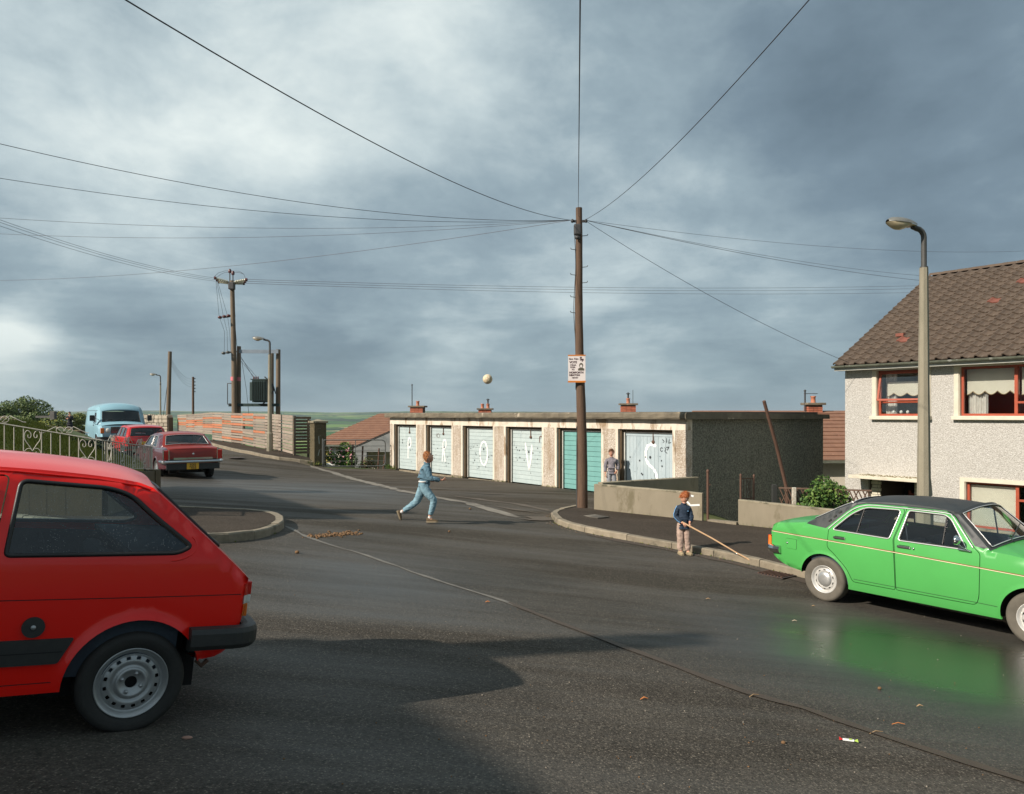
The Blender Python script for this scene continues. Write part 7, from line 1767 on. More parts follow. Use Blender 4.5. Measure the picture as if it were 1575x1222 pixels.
        for k, xx in enumerate((0.14, 0.20, 0.26)): q.box((xx-0.08, sd*(c.W(xx-0.08, 1.09+k*0.06)+0.004), 1.09+k*0.06), (0.05, 0.012, 0.02), 0, 0, Matrix.Rotation(R(-45), 3, 'Y'))
        q.build('pillar_vent', m_black, t)
        mr = thing('wing_mirror', None, None); mr.parent = t; mr.location = (1.75, sd*0.80, 0.0)
        q = MB(); q.tube([(0.06, -0.01*sd, 0.955), (0.02, 0.05*sd, 0.985), (-0.01, 0.08*sd, 1.03)], 0.010, 6); q.tube([(-0.04, -0.01*sd, 0.950), (0.10, -0.01*sd, 0.945)], 0.012, 6); q.build('stalk', m_chrome, mr)
        q = MB(); q.lathe([(0, 0.045), (0.035, 0.035), (0.055, 0.012), (0.058, -0.01), (0.05, -0.014), (0, -0.012)], 16, 'x', (-0.01, 0.10*sd, 1.07)); q.build('mirror_shell', m_chrome, mr)
    fl = rounded([(-0.575, 0.640), (-0.405, 0.640), (-0.405, 0.775), (-0.575, 0.775)], 0.015, 3)
    ff = c.skin('fuel_flap', fl, [], -1, m_green, off=0.0045, flange=0.006, rings=False, grid=0.06); c.line('flap_gap', fl+[fl[0]], -1, 0.006, m_void, ff, 0.001)
    q = MB(); q.lathe([(0, -0.012), (0.012, -0.010), (0.014, 0)], 12, 'y', (-0.55, -(c.W(-0.55, 0.71)+0.004), 0.715)); q.build('lock', m_chrome, ff)
    c.centre(body)
    for sd in (1, -1):
        q = MB(); q.bbox((-0.868, sd*0.60, 0.715), (0.05, 0.28, 0.135), 0.012); q.build('tail_light', m_redlens, t)
        c.skin('side_lens', rounded([(-0.885, 0.645), (-0.820, 0.655), (-0.822, 0.775), (-0.885, 0.785)], 0.01, 2), [], sd, m_amber, off=0.006, flange=0.02, rings=False, grid=0.1)
        q = MB(); q.bbox((3.11, sd*0.58, 0.69), (0.05, 0.30, 0.18), 0.03); q.build('headlight', m_clear, t)
    q = MB(); q.bbox((3.12, 0, 0.69), (0.03, 0.80, 0.17), 0.01); q.build('grille', m_black, t)
    bp = [(0.0, 0.555), (0.03, 0.55), (0.055, 0.575), (0.062, 0.61), (0.050, 0.645), (0.02, 0.66), (0.0, 0.655), (0.012, 0.61)]
    sweep_bumper('rear_bumper', rear_path(-0.66, -0.905, 0.765, 0.12, 0.03), bp, m_chrome, t); sweep_bumper('front_bumper', front_path(2.88, 3.16, 0.765, 0.12, 0.03), bp, m_chrome, t)
    # wipers and washer jet
    g = [x for x in c.segs if x['name'] == 'windscreen'][0]; Lw = c.length(g)
    for (ta, tb, ua, ub) in ((-0.42, 0.25, 0.03, 0.17), (0.30, 0.88, 0.03, 0.15)):
        q = MB(); a = c.surf(g, Lw-ua, ta, 0.02); b = c.surf(g, Lw-ub, tb, 0.02); m = a.lerp(b, 0.5)+Vector((0.01, 0, 0.03)); q.tube([c.surf(g, Lw-0.0, ta-0.02, 0.02), a, m, b], 0.006, 5); q.tube([a.lerp(b, 0.25), a.lerp(b, 1.25)], 0.006, 4); q.build('wiper', m_black, t)
    q = MB(); q.lathe([(0.018, 0), (0.012, 0.018), (0, 0.02)], 8, 'z', (2.12, -0.5, 0.975)); q.build('washer_jet', m_chrome, t)
    c.guts((-0.20, 2.05), dash=(1.95, 0.96, -0.36), seats=((1.02, 0.34, 0.50, 0.42, 0.93, False), (1.02, -0.34, 0.50, 0.42, 0.93, False), (0.16, 0.0, 1.25, 0.42, 0.93, False)), shelf=(-0.32, 0.10, 0.985), liner_top=0.94)
    for xw in c.wheels:
        for sd in (-1, 1): c.wheel(xw, sd, m_tyreb, rim_aveng)
    return t
green = build_green()
wf_ = Vector(((1266.6-787.5)/FPX*10.31, 10.31)); nside = Vector((-0.807, -0.59)).normalized(); rp_ = wf_-nside*0.775
place(green, (rp_.x, rp_.y, EYE-(925.4-638)/FPX*10.31), (U.x, U.y), R(0.15))

# ---------------------------------------------------------------- maroon saloon seen from behind
def simple_sides(c, mat, body_mat, wins, doors_x, gmat, zwin, chrome=0.006):
    body = None
    for sd in (1, -1):
        b = c.skin('body' if body is None else 'body_side', c.outline, wins, sd, body_mat, body, flange=0.02, grid=0.09)
        body = body or b
        for w in wins: c.window(w, sd, gmat, None, chrome=chrome, seal=0.01).parent = c.root
        for x in doors_x: c.line('door_gap', [(x, c.zs+0.1), (x, c.belt-0.01)], sd, 0.009, m_void, body, 0.001)
        for x in doors_x[:-1]: q = MB(); q.box((x+0.16, sd*(c.W(x+0.16, c.belt-0.12)+0.008), c.belt-0.12), (0.14, 0.02, 0.03)); q.build('door_handle', m_chrome, c.root)
    return body
def build_maroon():
    t = thing('parked_car', 'maroon four-door saloon with a yellow number plate parked facing away up the road', 'car')
    segs = [('tail_panel', m_maroon, [(-0.40, 0.33), (-0.85, 0.36), (-1.02, 0.46), (-1.05, 0.62), (-1.04, 0.86), (-1.02, 0.93)], {'crown': 0.03}),
            ('boot_lid', m_maroon, [(-1.02, 0.93), (-0.96, 0.965), (-0.70, 0.99), (-0.38, 1.005)], {'lid': 1, 'm': 0.06, 'crown': 0.03}),
            ('rear_screen', m_maroon, [(-0.38, 1.005), (-0.20, 1.14), (0.02, 1.31)], {'glass': g_car, 'm': 0.08, 'm0': 0.04, 'm1': 0.04, 'crown': 0.06, 'chrome': 1}),
            ('roof', m_maroon, [(0.02, 1.31), (0.20, 1.35), (0.70, 1.375), (1.20, 1.36), (1.42, 1.33)], {'crown': 0.05}),
            ('windscreen', m_maroon, [(1.42, 1.33), (1.65, 1.14), (1.88, 0.97)], {'glass': g_car, 'm': 0.05, 'crown': 0.08}),
            ('bonnet', m_maroon, [(1.88, 0.97), (2.4, 0.94), (3.0, 0.88), (3.15, 0.84)], {'lid': 1, 'crown': 0.05}), ('nose', m_maroon, [(3.15, 0.84), (3.2, 0.65), (3.18, 0.42), (3.0, 0.32)], {'crown': 0.03})]
    c = Car(t, segs, 0.83, 0.96, 22, 0.06, (0.0, 2.59), 0.355, 0.23, 0.305, barrel=0.05, zm=0.65, taper=0.06, L=(-1.06, 3.22), grid=0.09)
    w1 = rounded([(0.02, 0.985), (0.70, 0.985), (0.72, 1.295), (0.30, 1.285)], 0.04, 3); w2 = rounded([(0.80, 0.985), (1.70, 0.985), (1.42, 1.28), (0.82, 1.295)], 0.04, 3)
    body = simple_sides(c, m_maroon, m_maroon_shade, [w1, w2], [-0.02 if False else 0.40, 0.76, 1.80], g_car, 0)
    c.centre(body)
    for sd in (1, -1):
        c.line('chrome_strip', [(-1.0, 0.955), (3.1, 0.87)], sd, 0.018, m_chrome, None, 0.003); c.line('chrome_strip', [(0.4, 0.30), (2.2, 0.30)], sd, 0.02, m_chrome, None, 0.003)
        q = MB(); q.bbox((-1.055, sd*0.755, 0.775), (0.06, 0.145, 0.27), 0.02); tl = q.build('tail_light', m_redlens, t)
        q = MB()
        for yy in (0.680, 0.832): q.box((-1.065, sd*yy, 0.775), (0.06, 0.018, 0.30))
        q.build('chrome_bezel', m_chrome, tl)
    sweep_bumper('rear_bumper', rear_path(-0.70, -1.09, 0.83, 0.12, 0.03), [(0.0, 0.53), (0.05, 0.54), (0.06, 0.575), (0.05, 0.61), (0, 0.62)], m_chrome, t); sweep_bumper('front_bumper', front_path(2.9, 3.25, 0.82, 0.12, 0.03), [(0.0, 0.50), (0.05, 0.51), (0.06, 0.56), (0.05, 0.61), (0, 0.62)], m_chrome, t)
    q = MB(); q.box((-1.075, 0, 0.665), (0.02, 1.10, 0.06)); q.build('boot_trim', m_chrome, t); q = MB(); q.box((-1.066, 0, 0.63), (0.02, 1.3, 0.05)); q.build('boot_shadow_strip', m_black, t)
    q = MB(); q.box((-1.07, 0, 0.43), (0.05, 1.50, 0.17)); q.build('rear_valance', m_black, t)
    q = MB(); q.lathe([(0, -0.012), (0.03, -0.01), (0.03, 0)], 10, 'x', (-1.075, 0, 0.80)); q.build('boot_lock', m_chrome, t)
    pl_ = MB(); pl_.bbox((-1.105, 0.02, 0.44), (0.012, 0.34, 0.185), 0.006); plate = pl_.build('number_plate', m_plate, t)
    text_obj('NXI', 0.10, -1.1125, 0.445, m_ink, plate, -0.0+0.02, align='CENTER', bold=0.003, rot=(R(90), 0, R(-90)), name='plate_lettering'); text_obj('9055', 0.10, -1.1125, 0.362, m_ink, plate, 0.02, align='CENTER', bold=0.003, rot=(R(90), 0, R(-90)), name='plate_lettering')
    m_cream_seat = M('cream_seat', (0.45, 0.42, 0.34), rough=0.9)
    c.guts((-0.25, 1.95), dash=(1.82, 0.96, -0.36), seats=((0.95, 0.34, 0.50, 0.42, 0.98, False), (0.95, -0.34, 0.50, 0.42, 0.98, False), (0.12, 0.0, 1.25, 0.42, 0.93, False)), shelf=(-0.42, 0.05, 0.975))
    q = MB()
    for y in (-0.42, 0.38): q.bbox((-0.18, y, 1.03), (0.3, 0.42, 0.08), 0.035)
    q.build('parcel_cushion', m_cream_seat, t)
    q = MB(); q.tube([(-0.6, -0.3, 0.28), (-1.1, -0.3, 0.26)], 0.02, 6); q.bbox((-0.7, 0.1, 0.30), (0.3, 0.5, 0.14), 0.03); q.build('exhaust_pipe', m_void, t)
    for xw in c.wheels:
        for sd in (-1, 1): c.wheel(xw, sd, m_tyre, rim_plain)
    return t
maroon = build_maroon(); mp_ = Vector(((295-787.5)/FPX*22.9, 22.9))-U*0.9; place(maroon, (mp_.x, mp_.y, EYE-(737.5-638)/FPX*23.2), (-U.x, -U.y), R(-0.4))

def build_redhatch():
    t = thing('parked_car', 'bright red car with an upright rear window parked between the maroon car and the van', 'car')
    segs = [('tail_panel', m_red2, [(-0.40, 0.36), (-0.62, 0.40), (-0.68, 0.52), (-0.69, 0.70), (-0.66, 0.88)], {'crown': 0.03}),
            ('rear_screen', m_red2, [(-0.66, 0.88), (-0.58, 1.05), (-0.46, 1.25)], {'glass': g_car, 'm': 0.07, 'm0': 0.05, 'm1': 0.04, 'crown': 0.05}),
            ('roof', m_red2, [(-0.46, 1.25), (-0.35, 1.285), (0.2, 1.325), (0.9, 1.325), (1.25, 1.29)], {'crown': 0.04}),
            ('windscreen', m_red2, [(1.25, 1.29), (1.5, 1.10), (1.78, 0.93)], {'glass': g_car, 'm': 0.05, 'crown': 0.08}),
            ('bonnet', m_red2, [(1.78, 0.93), (2.3, 0.88), (2.75, 0.80)], {'lid': 1, 'crown': 0.05}), ('nose', m_red2, [(2.75, 0.80), (2.82, 0.62), (2.80, 0.40), (2.68, 0.30)], {'crown': 0.03})]
    c = Car(t, segs, 0.79, 0.88, 17, 0.05, (0.0, 2.35), 0.34, 0.22, 0.285, barrel=0.04, zm=0.6, taper=0.05, L=(-0.70, 2.84), grid=0.10)
    ws = [rounded(p, 0.03, 3) for p in ([(-0.50, 0.905), (0.05, 0.905), (0.03, 1.25), (-0.36, 1.215)], [(0.11, 0.905), (0.72, 0.905), (0.72, 1.265), (0.09, 1.255)], [(0.80, 0.905), (1.58, 0.905), (1.26, 1.235), (0.80, 1.265)])]
    body = simple_sides(c, m_red2, m_red2, ws, [0.10, 0.76, 1.66], g_car, 0, 0.0); c.centre(body)
    for sd in (1, -1): q = MB(); q.bbox((-0.70, sd*0.62, 0.70), (0.04, 0.28, 0.14), 0.012); q.build('tail_light', m_redlens, t)
    sweep_bumper('rear_bumper', rear_path(-0.38, -0.70, 0.79, 0.10, 0.03), [(0.0, 0.44), (0.05, 0.45), (0.05, 0.54), (0, 0.55)], m_black, t)
    q = MB(); q.bbox((-0.735, 0, 0.66), (0.012, 0.52, 0.11), 0.004); q.build('number_plate', m_plate, t)
    c.guts((-0.40, 1.8), dash=(1.65, 0.90, -0.34), seats=((0.75, 0.34, 0.48, 0.42, 0.90, True), (0.75, -0.34, 0.48, 0.42, 0.90, True), (0.0, 0.0, 1.15, 0.42, 0.88, False)), shelf=None)
    for xw in c.wheels:
        for sd in (-1, 1): c.wheel(xw, sd, m_tyre, rim_plain)
    return t
rh = build_redhatch(); p_ = Vector(((226-787.5)/FPX*30.0, 30.0))-U*0.6; place(rh, (p_.x, p_.y, EYE-(707-638)/FPX*30.2), (-U.x, -U.y))

def build_van():
    t = thing('parked_van', 'light blue panel van facing us at the top of the row of cars', 'van')
    segs = [('rear_doors', m_van, [(-0.45, 0.36), (-1.0, 0.42), (-1.08, 0.55), (-1.08, 1.2), (-1.0, 1.72)], {'crown': 0.02}),
            ('roof_panel', m_van, [(-1.0, 1.72), (-0.92, 1.86), (-0.6, 1.96), (0.8, 2.0), (1.9, 1.98), (2.25, 1.93), (2.42, 1.82), (2.48, 1.74)], {'crown': 0.13}),
            ('windscreen', m_van, [(2.48, 1.74), (2.64, 1.46), (2.80, 1.20)], {'glass': g_car, 'm': 0.07, 'm0': 0.04, 'm1': 0.04, 'crown': 0.10}),
            ('bonnet', m_van, [(2.80, 1.20), (3.0, 1.16), (3.16, 1.08)], {'crown': 0.08}), ('nose', m_van, [(3.16, 1.08), (3.22, 0.90), (3.22, 0.60), (3.15, 0.42), (3.0, 0.36)], {'crown': 0.03})]
    c = Car(t, segs, 1.03, 1.18, 6.5, 0.13, (0.0, 2.70), 0.38, 0.33, 0.335, barrel=0.035, zm=0.9, taper=0.05, L=(-1.1, 3.25), grid=0.12, flare=0.02)
    w1 = rounded([(2.02, 1.22), (2.60, 1.22), (2.40, 1.64), (2.02, 1.66)], 0.05, 3)
    body = None
    for sd in (-1, 1):
        b = c.skin('body' if body is None else 'body_side', c.outline, [w1], sd, m_van, body, flange=0.03, grid=0.12); body = body or b
        c.window(w1, sd, g_car, None, seal=0.012).parent = t
        c.line('door_gap', [(1.86, 0.5), (1.88, 1.70), (2.35, 1.69)], sd, 0.012, m_void, body, 0.001); c.line('gutter_line', [(-1.0, 1.76), (2.40, 1.76)], sd, 0.014, m_void, body, 0.001)
        q = MB(); q.box((2.0, sd*(c.W(2.0, 1.10)+0.012), 1.10), (0.14, 0.025, 0.035)); q.build('door_handle', m_black, t)
        q = MB(); q.bbox((2.72, sd*1.18, 1.42), (0.06, 0.20, 0.26), 0.03); q.tube([(2.62, sd*0.93, 1.10), (2.70, sd*1.10, 1.18), (2.72, sd*1.16, 1.34)], 0.012, 5); q.tube([(2.62, sd*0.92, 1.36), (2.72, sd*1.12, 1.44)], 0.010, 5); q.build('wing_mirror', m_black, t)
        q = MB(); q.lathe([(0, 0.05), (0.07, 0.045), (0.105, 0.02), (0.11, 0.0)], 18, 'x', (3.22, sd*0.62, 0.86)); hl_ = q.build('headlight', m_clear, t)
        q = MB(); q.bbox((3.21, sd*0.84, 0.86), (0.06, 0.15, 0.24), 0.02); q.build('indicator', m_amber, t)
        q = MB(); q.lathe([(0.17, 0.03), (0.19, 0.06), (0.20, 0.02), (0.19, -0.02)], 20, 'x', (2.70, sd*0.99, 0.335)); 
    c.centre(body)
    q = MB(); q.bbox((3.24, 0, 0.88), (0.05, 1.02, 0.30), 0.015); gr = q.build('grille', m_black, t)
    for k in range(5): q = MB(); q.box((3.27, 0, 0.77+k*0.055), (0.012, 0.98, 0.012)); q.build('grille_bar', m_chrome, gr)
    sweep_bumper('front_bumper', front_path(3.0, 3.28, 0.96, 0.10, 0.02), [(0.0, 0.44), (0.05, 0.45), (0.05, 0.58), (0, 0.59)], m_black, t)
    q = MB(); q.bbox((3.345, 0, 0.51), (0.01, 0.52, 0.11), 0.004); q.build('number_plate', m_platew, t)
    g = [x for x in c.segs if x['name'] == 'windscreen'][0]; Lw = c.length(g)
    for ta, tb in ((-0.5, 0.0), (0.25, 0.75)): q = MB(); q.tube([c.surf(g, Lw-0.01, ta, 0.03), c.surf(g, Lw-0.12, tb, 0.03)], 0.010, 5); q.build('wiper', m_black, t)
    c.guts((-0.9, 2.75), dash=(2.62, 1.20, -0.42), seats=((1.75, 0.45, 0.50, 0.70, 1.35, False), (1.75, -0.45, 0.50, 0.70, 1.35, False)), liner_top=1.14)
    q = MB(); q.box((-1.04, 0, 1.35), (0.02, 0.9, 0.5)); 
    for xw in c.wheels:
        for sd in (-1, 1): c.wheel(xw, sd, m_tyre, rim_plain)
    return t
van = build_van(); p_ = Vector(((189-787.5)/FPX*34.6, 34.6))-U*3.1; place(van, (p_.x, p_.y, gz(p_.x, p_.y)), (U.x, U.y))
# ================================================================ PEOPLE
m_skin = M('skin', (0.62, 0.33, 0.22), (0.55, 0.27, 0.18), scale=14, rough=0.6)
def skinmesh(name, joints, edges, mat, parent, root=0, sub=2):
    """one continuous surface grown from jointed bones: joints [(x,y,z,r)] or [(x,y,z,rx,ry)]"""
    joints = list(joints); edges = list(edges)
    def ext(i, dz, f):
        j = joints[i]; edges.append((i, len(joints))); joints.append((j[0], j[1], j[2]+dz)+tuple(r*f for r in j[3:]))
    if root == 2: ext(0, -0.032, 1.0); ext(4 if name != 'jacket' or len(joints) > 11 else 3, 0.03, 0.95)
    if name == 'trousers': ext(0, 0.065, 0.95)
    me = D.meshes.new(name); me.from_pydata([j[:3] for j in joints], edges, []); o = D.objects.new(name, me); COL.objects.link(o)
    md = o.modifiers.new('skin', 'SKIN'); md.use_smooth_shade = True; md.branch_smoothing = 0.3
    for i, v in enumerate(me.skin_vertices[0].data):
        j = joints[i]; g = 1.14 if name != 'body' else 0.98; v.radius = (j[3]*g, (j[4] if len(j) > 4 else j[3])*g)
        if name == 'body':
            zc = joints[3][2]
            if i in (1, 2, 3): v.radius = (j[3]*0.72, j[4]*0.72)
            elif i > 5 and zc-0.10 < j[2] < zc+0.06: v.radius = (0.024, 0.024); v.use_root = (i == root)
    sb = o.modifiers.new('sub', 'SUBSURF'); sb.levels = sub+(name != 'body'); sb.render_levels = sb.levels
    dg = bpy.context.evaluated_depsgraph_get(); ev = o.evaluated_get(dg); nm = D.meshes.new_from_object(ev)
    if name in ('trousers', 'jacket', 'denim_jacket', 'tracksuit_top'):
        off = [v.normal*(mnoise.noise(Vector((v.co.x*26, v.co.y*26, v.co.z*40)))*0.009+mnoise.noise(v.co*70)*0.003) for v in nm.vertices]
        for v, d in zip(nm.vertices, off): v.co = v.co+d
    D.objects.remove(o); D.meshes.remove(me); nm.name = name; nm.materials.clear(); nm.materials.append(mat)
    nm.polygons.foreach_set('use_smooth', [True]*len(nm.polygons)); ob = D.objects.new(name, nm); COL.objects.link(ob); ob.parent = parent; return ob
def joinmb(ob, mb, mats_extra=()):
    """merge extra geometry (face, fingers) into a body mesh"""
    bm = bmesh.new(); bm.from_mesh(ob.data); k = len(ob.data.materials)
    for m in mats_extra: ob.data.materials.append(m)
    vs = [bm.verts.new(v) for v in mb.v]
    for f, mi, sm in zip(mb.f, mb.m, mb.sm):
        try: nf = bm.faces.new([vs[i] for i in f]); nf.material_index = mi; nf.smooth = sm
        except ValueError: pass
    bm.to_mesh(ob.data); bm.free()
m_eye = M('eye_dark', (0.04, 0.03, 0.03), rough=0.3); m_lip = M('lip', (0.45, 0.14, 0.11), rough=0.6); m_eyew = M('eye_white', (0.7, 0.66, 0.62), rough=0.4)
def ellipsoid(mb, c, r, Mx, mi=0, nu=18, nv=12, fn=None, v0=0.0, v1=pi):
    vs = []
    for i in range(nv+1):
        th = v0+(v1-v0)*i/nv
        for k in range(nu):
            ph = 2*pi*k/nu; p = Vector((sin(th)*cos(ph), sin(th)*sin(ph), cos(th)))
            q = Vector((p.x*r[0], p.y*r[1], p.z*r[2]))
            if fn: q = fn(p, q)
            vs.append(Mx @ q+Vector(c))
    mb.add(vs, [(i*nu+k, (i+1)*nu+k, (i+1)*nu+(k+1) % nu, i*nu+(k+1) % nu) for i in range(nv) for k in range(nu)], mi, True)
def head(mb, hair, c, Mx, s, fringe=0.5, seed=1):
    """head looking along local +x of Mx; s = head height"""
    c = Vector(c)
    def shape(p, q):
        q = q.copy()
        if p.z < 0: q.x *= 1-0.10*(-p.z); q.y *= 1-0.30*(-p.z)**1.3; q.x += 0.05*s*(-p.z)*(1 if p.x > 0 else 0.2)
        if p.x < 0: q.x *= 1.10
        return q
    ellipsoid(mb, c, (s*0.36, s*0.335, s*0.5), Mx, 0, 22, 16, shape)
    L = lambda x, y, z: Mx @ Vector((x*s, y*s, z*s))+c
    # nose, ears, lips, eyes, brows
    mb.add([L(0.355, 0, 0.06), L(0.335, -0.055, -0.12), L(0.335, 0.055, -0.12), L(0.45, 0, -0.10), L(0.36, 0, -0.15)], [(0, 1, 3), (0, 3, 2), (1, 4, 3), (4, 2, 3)], 0, True)
    for sy in (-1, 1):
        ellipsoid(mb, L(-0.02, sy*0.325, -0.03), (s*0.06, s*0.028, s*0.095), Mx, 0, 8, 6)
        ellipsoid(mb, L(0.318, sy*0.13, 0.02), (s*0.035, s*0.055, s*0.028), Mx, 3, 8, 6); ellipsoid(mb, L(0.342, sy*0.13, 0.02), (s*0.018, s*0.026, s*0.026), Mx, 1, 8, 6)
        mb.add([L(0.345, sy*0.06, 0.085), L(0.32, sy*0.20, 0.095), L(0.325, sy*0.20, 0.115), L(0.35, sy*0.06, 0.11)], [(0, 1, 2, 3)], 1)
    ellipsoid(mb, L(0.335, 0, -0.235), (s*0.035, s*0.095, s*0.028), Mx, 2, 10, 6)
    # hair: a cap of strands of uneven length
    rnd = random.Random(seed)
    def hs(p, q):
        q = q.copy(); q *= 1+0.03*sin(p.y*17+p.z*9)+rnd.uniform(-.015, .03)
        return q
    n = 30
    vs = []; rings = 9
    for i in range(rings+1):
        for k in range(n):
            ph = 2*pi*k/n; back = (1-cos(ph))/2
            lim = R(62+back*62) if fringe > 0.6 else R(54+back*66)
            th = lim*i/rings; p = Vector((sin(th)*cos(ph), sin(th)*sin(ph), cos(th))); j = 1+0.03*sin(ph*7+i)+0.02*sin(ph*15)+rnd.uniform(-.03, .035)
            q = Vector((p.x*s*0.385*(1.08 if p.x < 0 else 1.0), p.y*s*0.365, p.z*s*0.535))*j; vs.append(Mx @ q+c)
    hair.add(vs, [(i*n+k, (i+1)*n+k, (i+1)*n+(k+1) % n, i*n+(k+1) % n) for i in range(rings) for k in range(n)], 0, True)
    for _ in range(420):
        ph = rnd.uniform(0, 2*pi); back = (1-cos(ph))/2; th = R(10)+rnd.random()*(R(58+back*60)-R(10)); p = Vector((sin(th)*cos(ph), sin(th)*sin(ph), cos(th)))
        b = Mx @ Vector((p.x*s*0.41, p.y*s*0.39, p.z*s*0.55))+c; t = Mx @ Vector((p.x, p.y, p.z-0.9)).normalized(); tip = b+t*s*rnd.uniform(0.10, 0.2)+(Mx @ p)*s*0.02
        w = (Mx @ Vector((-p.y, p.x, 0)))*s*0.02; hair.add([b-w, b+w, tip], [(0, 1, 2)], 0, True)
def hand(mb, wrist, dirv, palm_n, s, curl=0.5, side=1):
    """palm with four fingers of unequal length and a thumb, built as tapered bent tubes"""
    w = Vector(wrist); d = Vector(dirv).normalized(); n = Vector(palm_n); n = (n-d*n.dot(d)).normalized(); a = d.cross(n)*side
    ellipsoid(mb, w+d*s*0.25, (s*0.30, s*0.22, s*0.12), Matrix((d, a, n)).transposed(), 0, 10, 8)
    for k, (off, ln) in enumerate(((-0.165, 0.40), (-0.055, 0.47), (0.055, 0.44), (0.165, 0.34))):
        p = w+d*s*0.46+a*s*off; dd = d.copy(); P = [w+d*s*0.3+a*s*off*0.8, p]
        for j in range(3):
            ang = curl*(0.5+0.5*j)*1.1; v = (d*cos(ang*(j+1)*0.75)+n*sin(ang*(j+1)*0.75)); P.append(P[-1]+v.normalized()*s*ln*(0.42, 0.33, 0.25)[j])
        mb.tube(P, [s*0.055, s*0.058, s*0.052, s*0.046, s*0.036], 6)
    P = [w+d*s*0.12-a*s*0.16, w+d*s*0.28-a*s*0.30+n*s*0.05, w+d*s*0.45-a*s*0.30+n*s*0.16*(0.4+curl), w+d*s*0.56-a*s*0.22+n*s*0.26*(0.4+curl)]
    mb.tube(P, [s*0.07, s*0.062, s*0.054, s*0.04], 6)
def shoe(name, heel, toe, up, s, mats, parent, sole=True):
    h = Vector(heel); t = Vector(toe); d = (t-h); L = d.length; d.normalize(); up = Vector(up); up = (up-d*up.dot(d)).normalized(); a = up.cross(d)
    q = MB(); K = 10; n = 12; vs = []
    for i in range(K+1):
        f = i/K; w = s*(0.55+0.45*sin(pi*min(1, f*0.55+0.25)))*(1 if f < 0.85 else 1-(f-0.85)*3.2); hh = s*(1.55-1.15*f)*(1 if f < 0.9 else 0.75) if f > 0.25 else s*1.45
        for k in range(n):
            an = 2*pi*k/n; y = cos(an)*w; z = max(0, sin(an))*hh; vs.append(h+d*(L*f)+a*y+up*(z+0.012 if sin(an) > 0 else 0.004))
    q.add(vs, [(i*n+k, i*n+(k+1) % n, (i+1)*n+(k+1) % n, (i+1)*n+k) for i in range(K) for k in range(n)]+[tuple(range(n-1, -1, -1)), tuple(K*n+k for k in range(n))], 0, True)
    vs2 = []
    for i in range(K+1):
        f = i/K; w = 1.06*s*(0.55+0.45*sin(pi*min(1, f*0.55+0.25)))*(1 if f < 0.85 else 1-(f-0.85)*3.0)
        for (yy, zz) in ((-w, -0.012), (w, -0.012), (w, 0.012), (-w, 0.012)): vs2.append(h+d*((L+0.01)*f-0.005)+a*yy+up*zz)
    q.add(vs2, [(i*4+k, i*4+(k+1) % 4, (i+1)*4+(k+1) % 4, (i+1)*4+k) for i in range(K) for k in range(4)]+[(3, 2, 1, 0), tuple(K*4+k for k in range(4))], 1)
    return q.build(name, mats, parent)

# ---- the boy running after the ball (local x = picture right, y = away, z = up)
m_denim = M('washed_denim', (0.22, 0.36, 0.42), (0.14, 0.25, 0.31), scale=14, rough=0.9, bump=0.5, bscale=35, bdist=0.01, contrast=0.35); m_denimj = M('denim_jacket', (0.13, 0.235, 0.30), (0.075, 0.15, 0.20), scale=16, rough=0.9, bump=0.6, bscale=30, bdist=0.012, contrast=0.4)
m_ginger = M('ginger_hair', (0.42, 0.17, 0.055), (0.26, 0.095, 0.03), scale=40, rough=0.7); m_sock = M('white_sock', (0.72, 0.70, 0.66), rough=0.9)
m_shoebr = M('brown_canvas', (0.13, 0.085, 0.04), (0.09, 0.06, 0.03), rough=0.8); m_sole = M('shoe_sole', (0.30, 0.24, 0.15), rough=0.7)
gp_ = PT(651, 803, 14.45); run = thing('person', 'running boy in faded denim looking up at the ball', 'boy', (gp_.x, gp_.y, gp_.z+0.005))
S = 1.0
hip = (0.0, 0, .70); chest = (0.05, 0, .92); neck = (0.07, 0, 1.07); headc = Vector((0.095, 0, 1.215))
J = [(0.0, 0, .70, .085, .10), (0.025, 0, .81, .078, .095), (0.05, 0, .94, .085, .115), (0.065, 0, 1.03, .06, .09), (0.07, 0, 1.09, .036), (0.085, 0, 1.16, .04),
     (0.0, -.065, .655, .07), (0.215, -.085, .41, .046), (0.17, -.085, .24, .040), (0.125, -.09, .085, .030), (0.18, -.09, .04, .030),
     (-0.01, .065, .655, .07), (-0.13, .08, .36, .046), (-0.28, .08, .25, .040), (-0.43, .08, .165, .030),
     (0.065, -.13, 1.01, .045), (0.165, -.16, .82, .034), (0.36, -.11, .79, .024),
     (0.05, .13, 1.01, .045), (-0.03, .18, .82, .034), (0.13, .14, .76, .024)]
E_ = [(0, 1), (1, 2), (2, 3), (3, 4), (4, 5), (0, 6), (6, 7), (7, 8), (8, 9), (9, 10), (0, 11), (11, 12), (12, 13), (13, 14), (3, 15), (15, 16), (16, 17), (3, 18), (18, 19), (19, 20)]
bd = skinmesh('body', J, E_, m_skin, run, 0)
hm = MB(); hr = MB(); Mh = Matrix.Rotation(R(-30), 3, 'Y'); head(hm, hr, headc, Mh, 0.225, 0.4, 3)
hand(hm, (0.355, -.11, .79), (1, 0.05, 0.05), (0, 0.3, 1), 0.125, 1.0, -1); hand(hm, (0.125, .14, .76), (0.9, -0.1, -0.2), (0, -0.6, 0.8), 0.12, 1.0, 1)
joinmb(bd, hm, (m_eye, m_lip, m_eyew)); hr.build('hair', m_ginger, run)
def grow(J, idx, add): return [tuple(list(J[i][:3])+[r+add for r in J[i][3:]]) for i in idx]
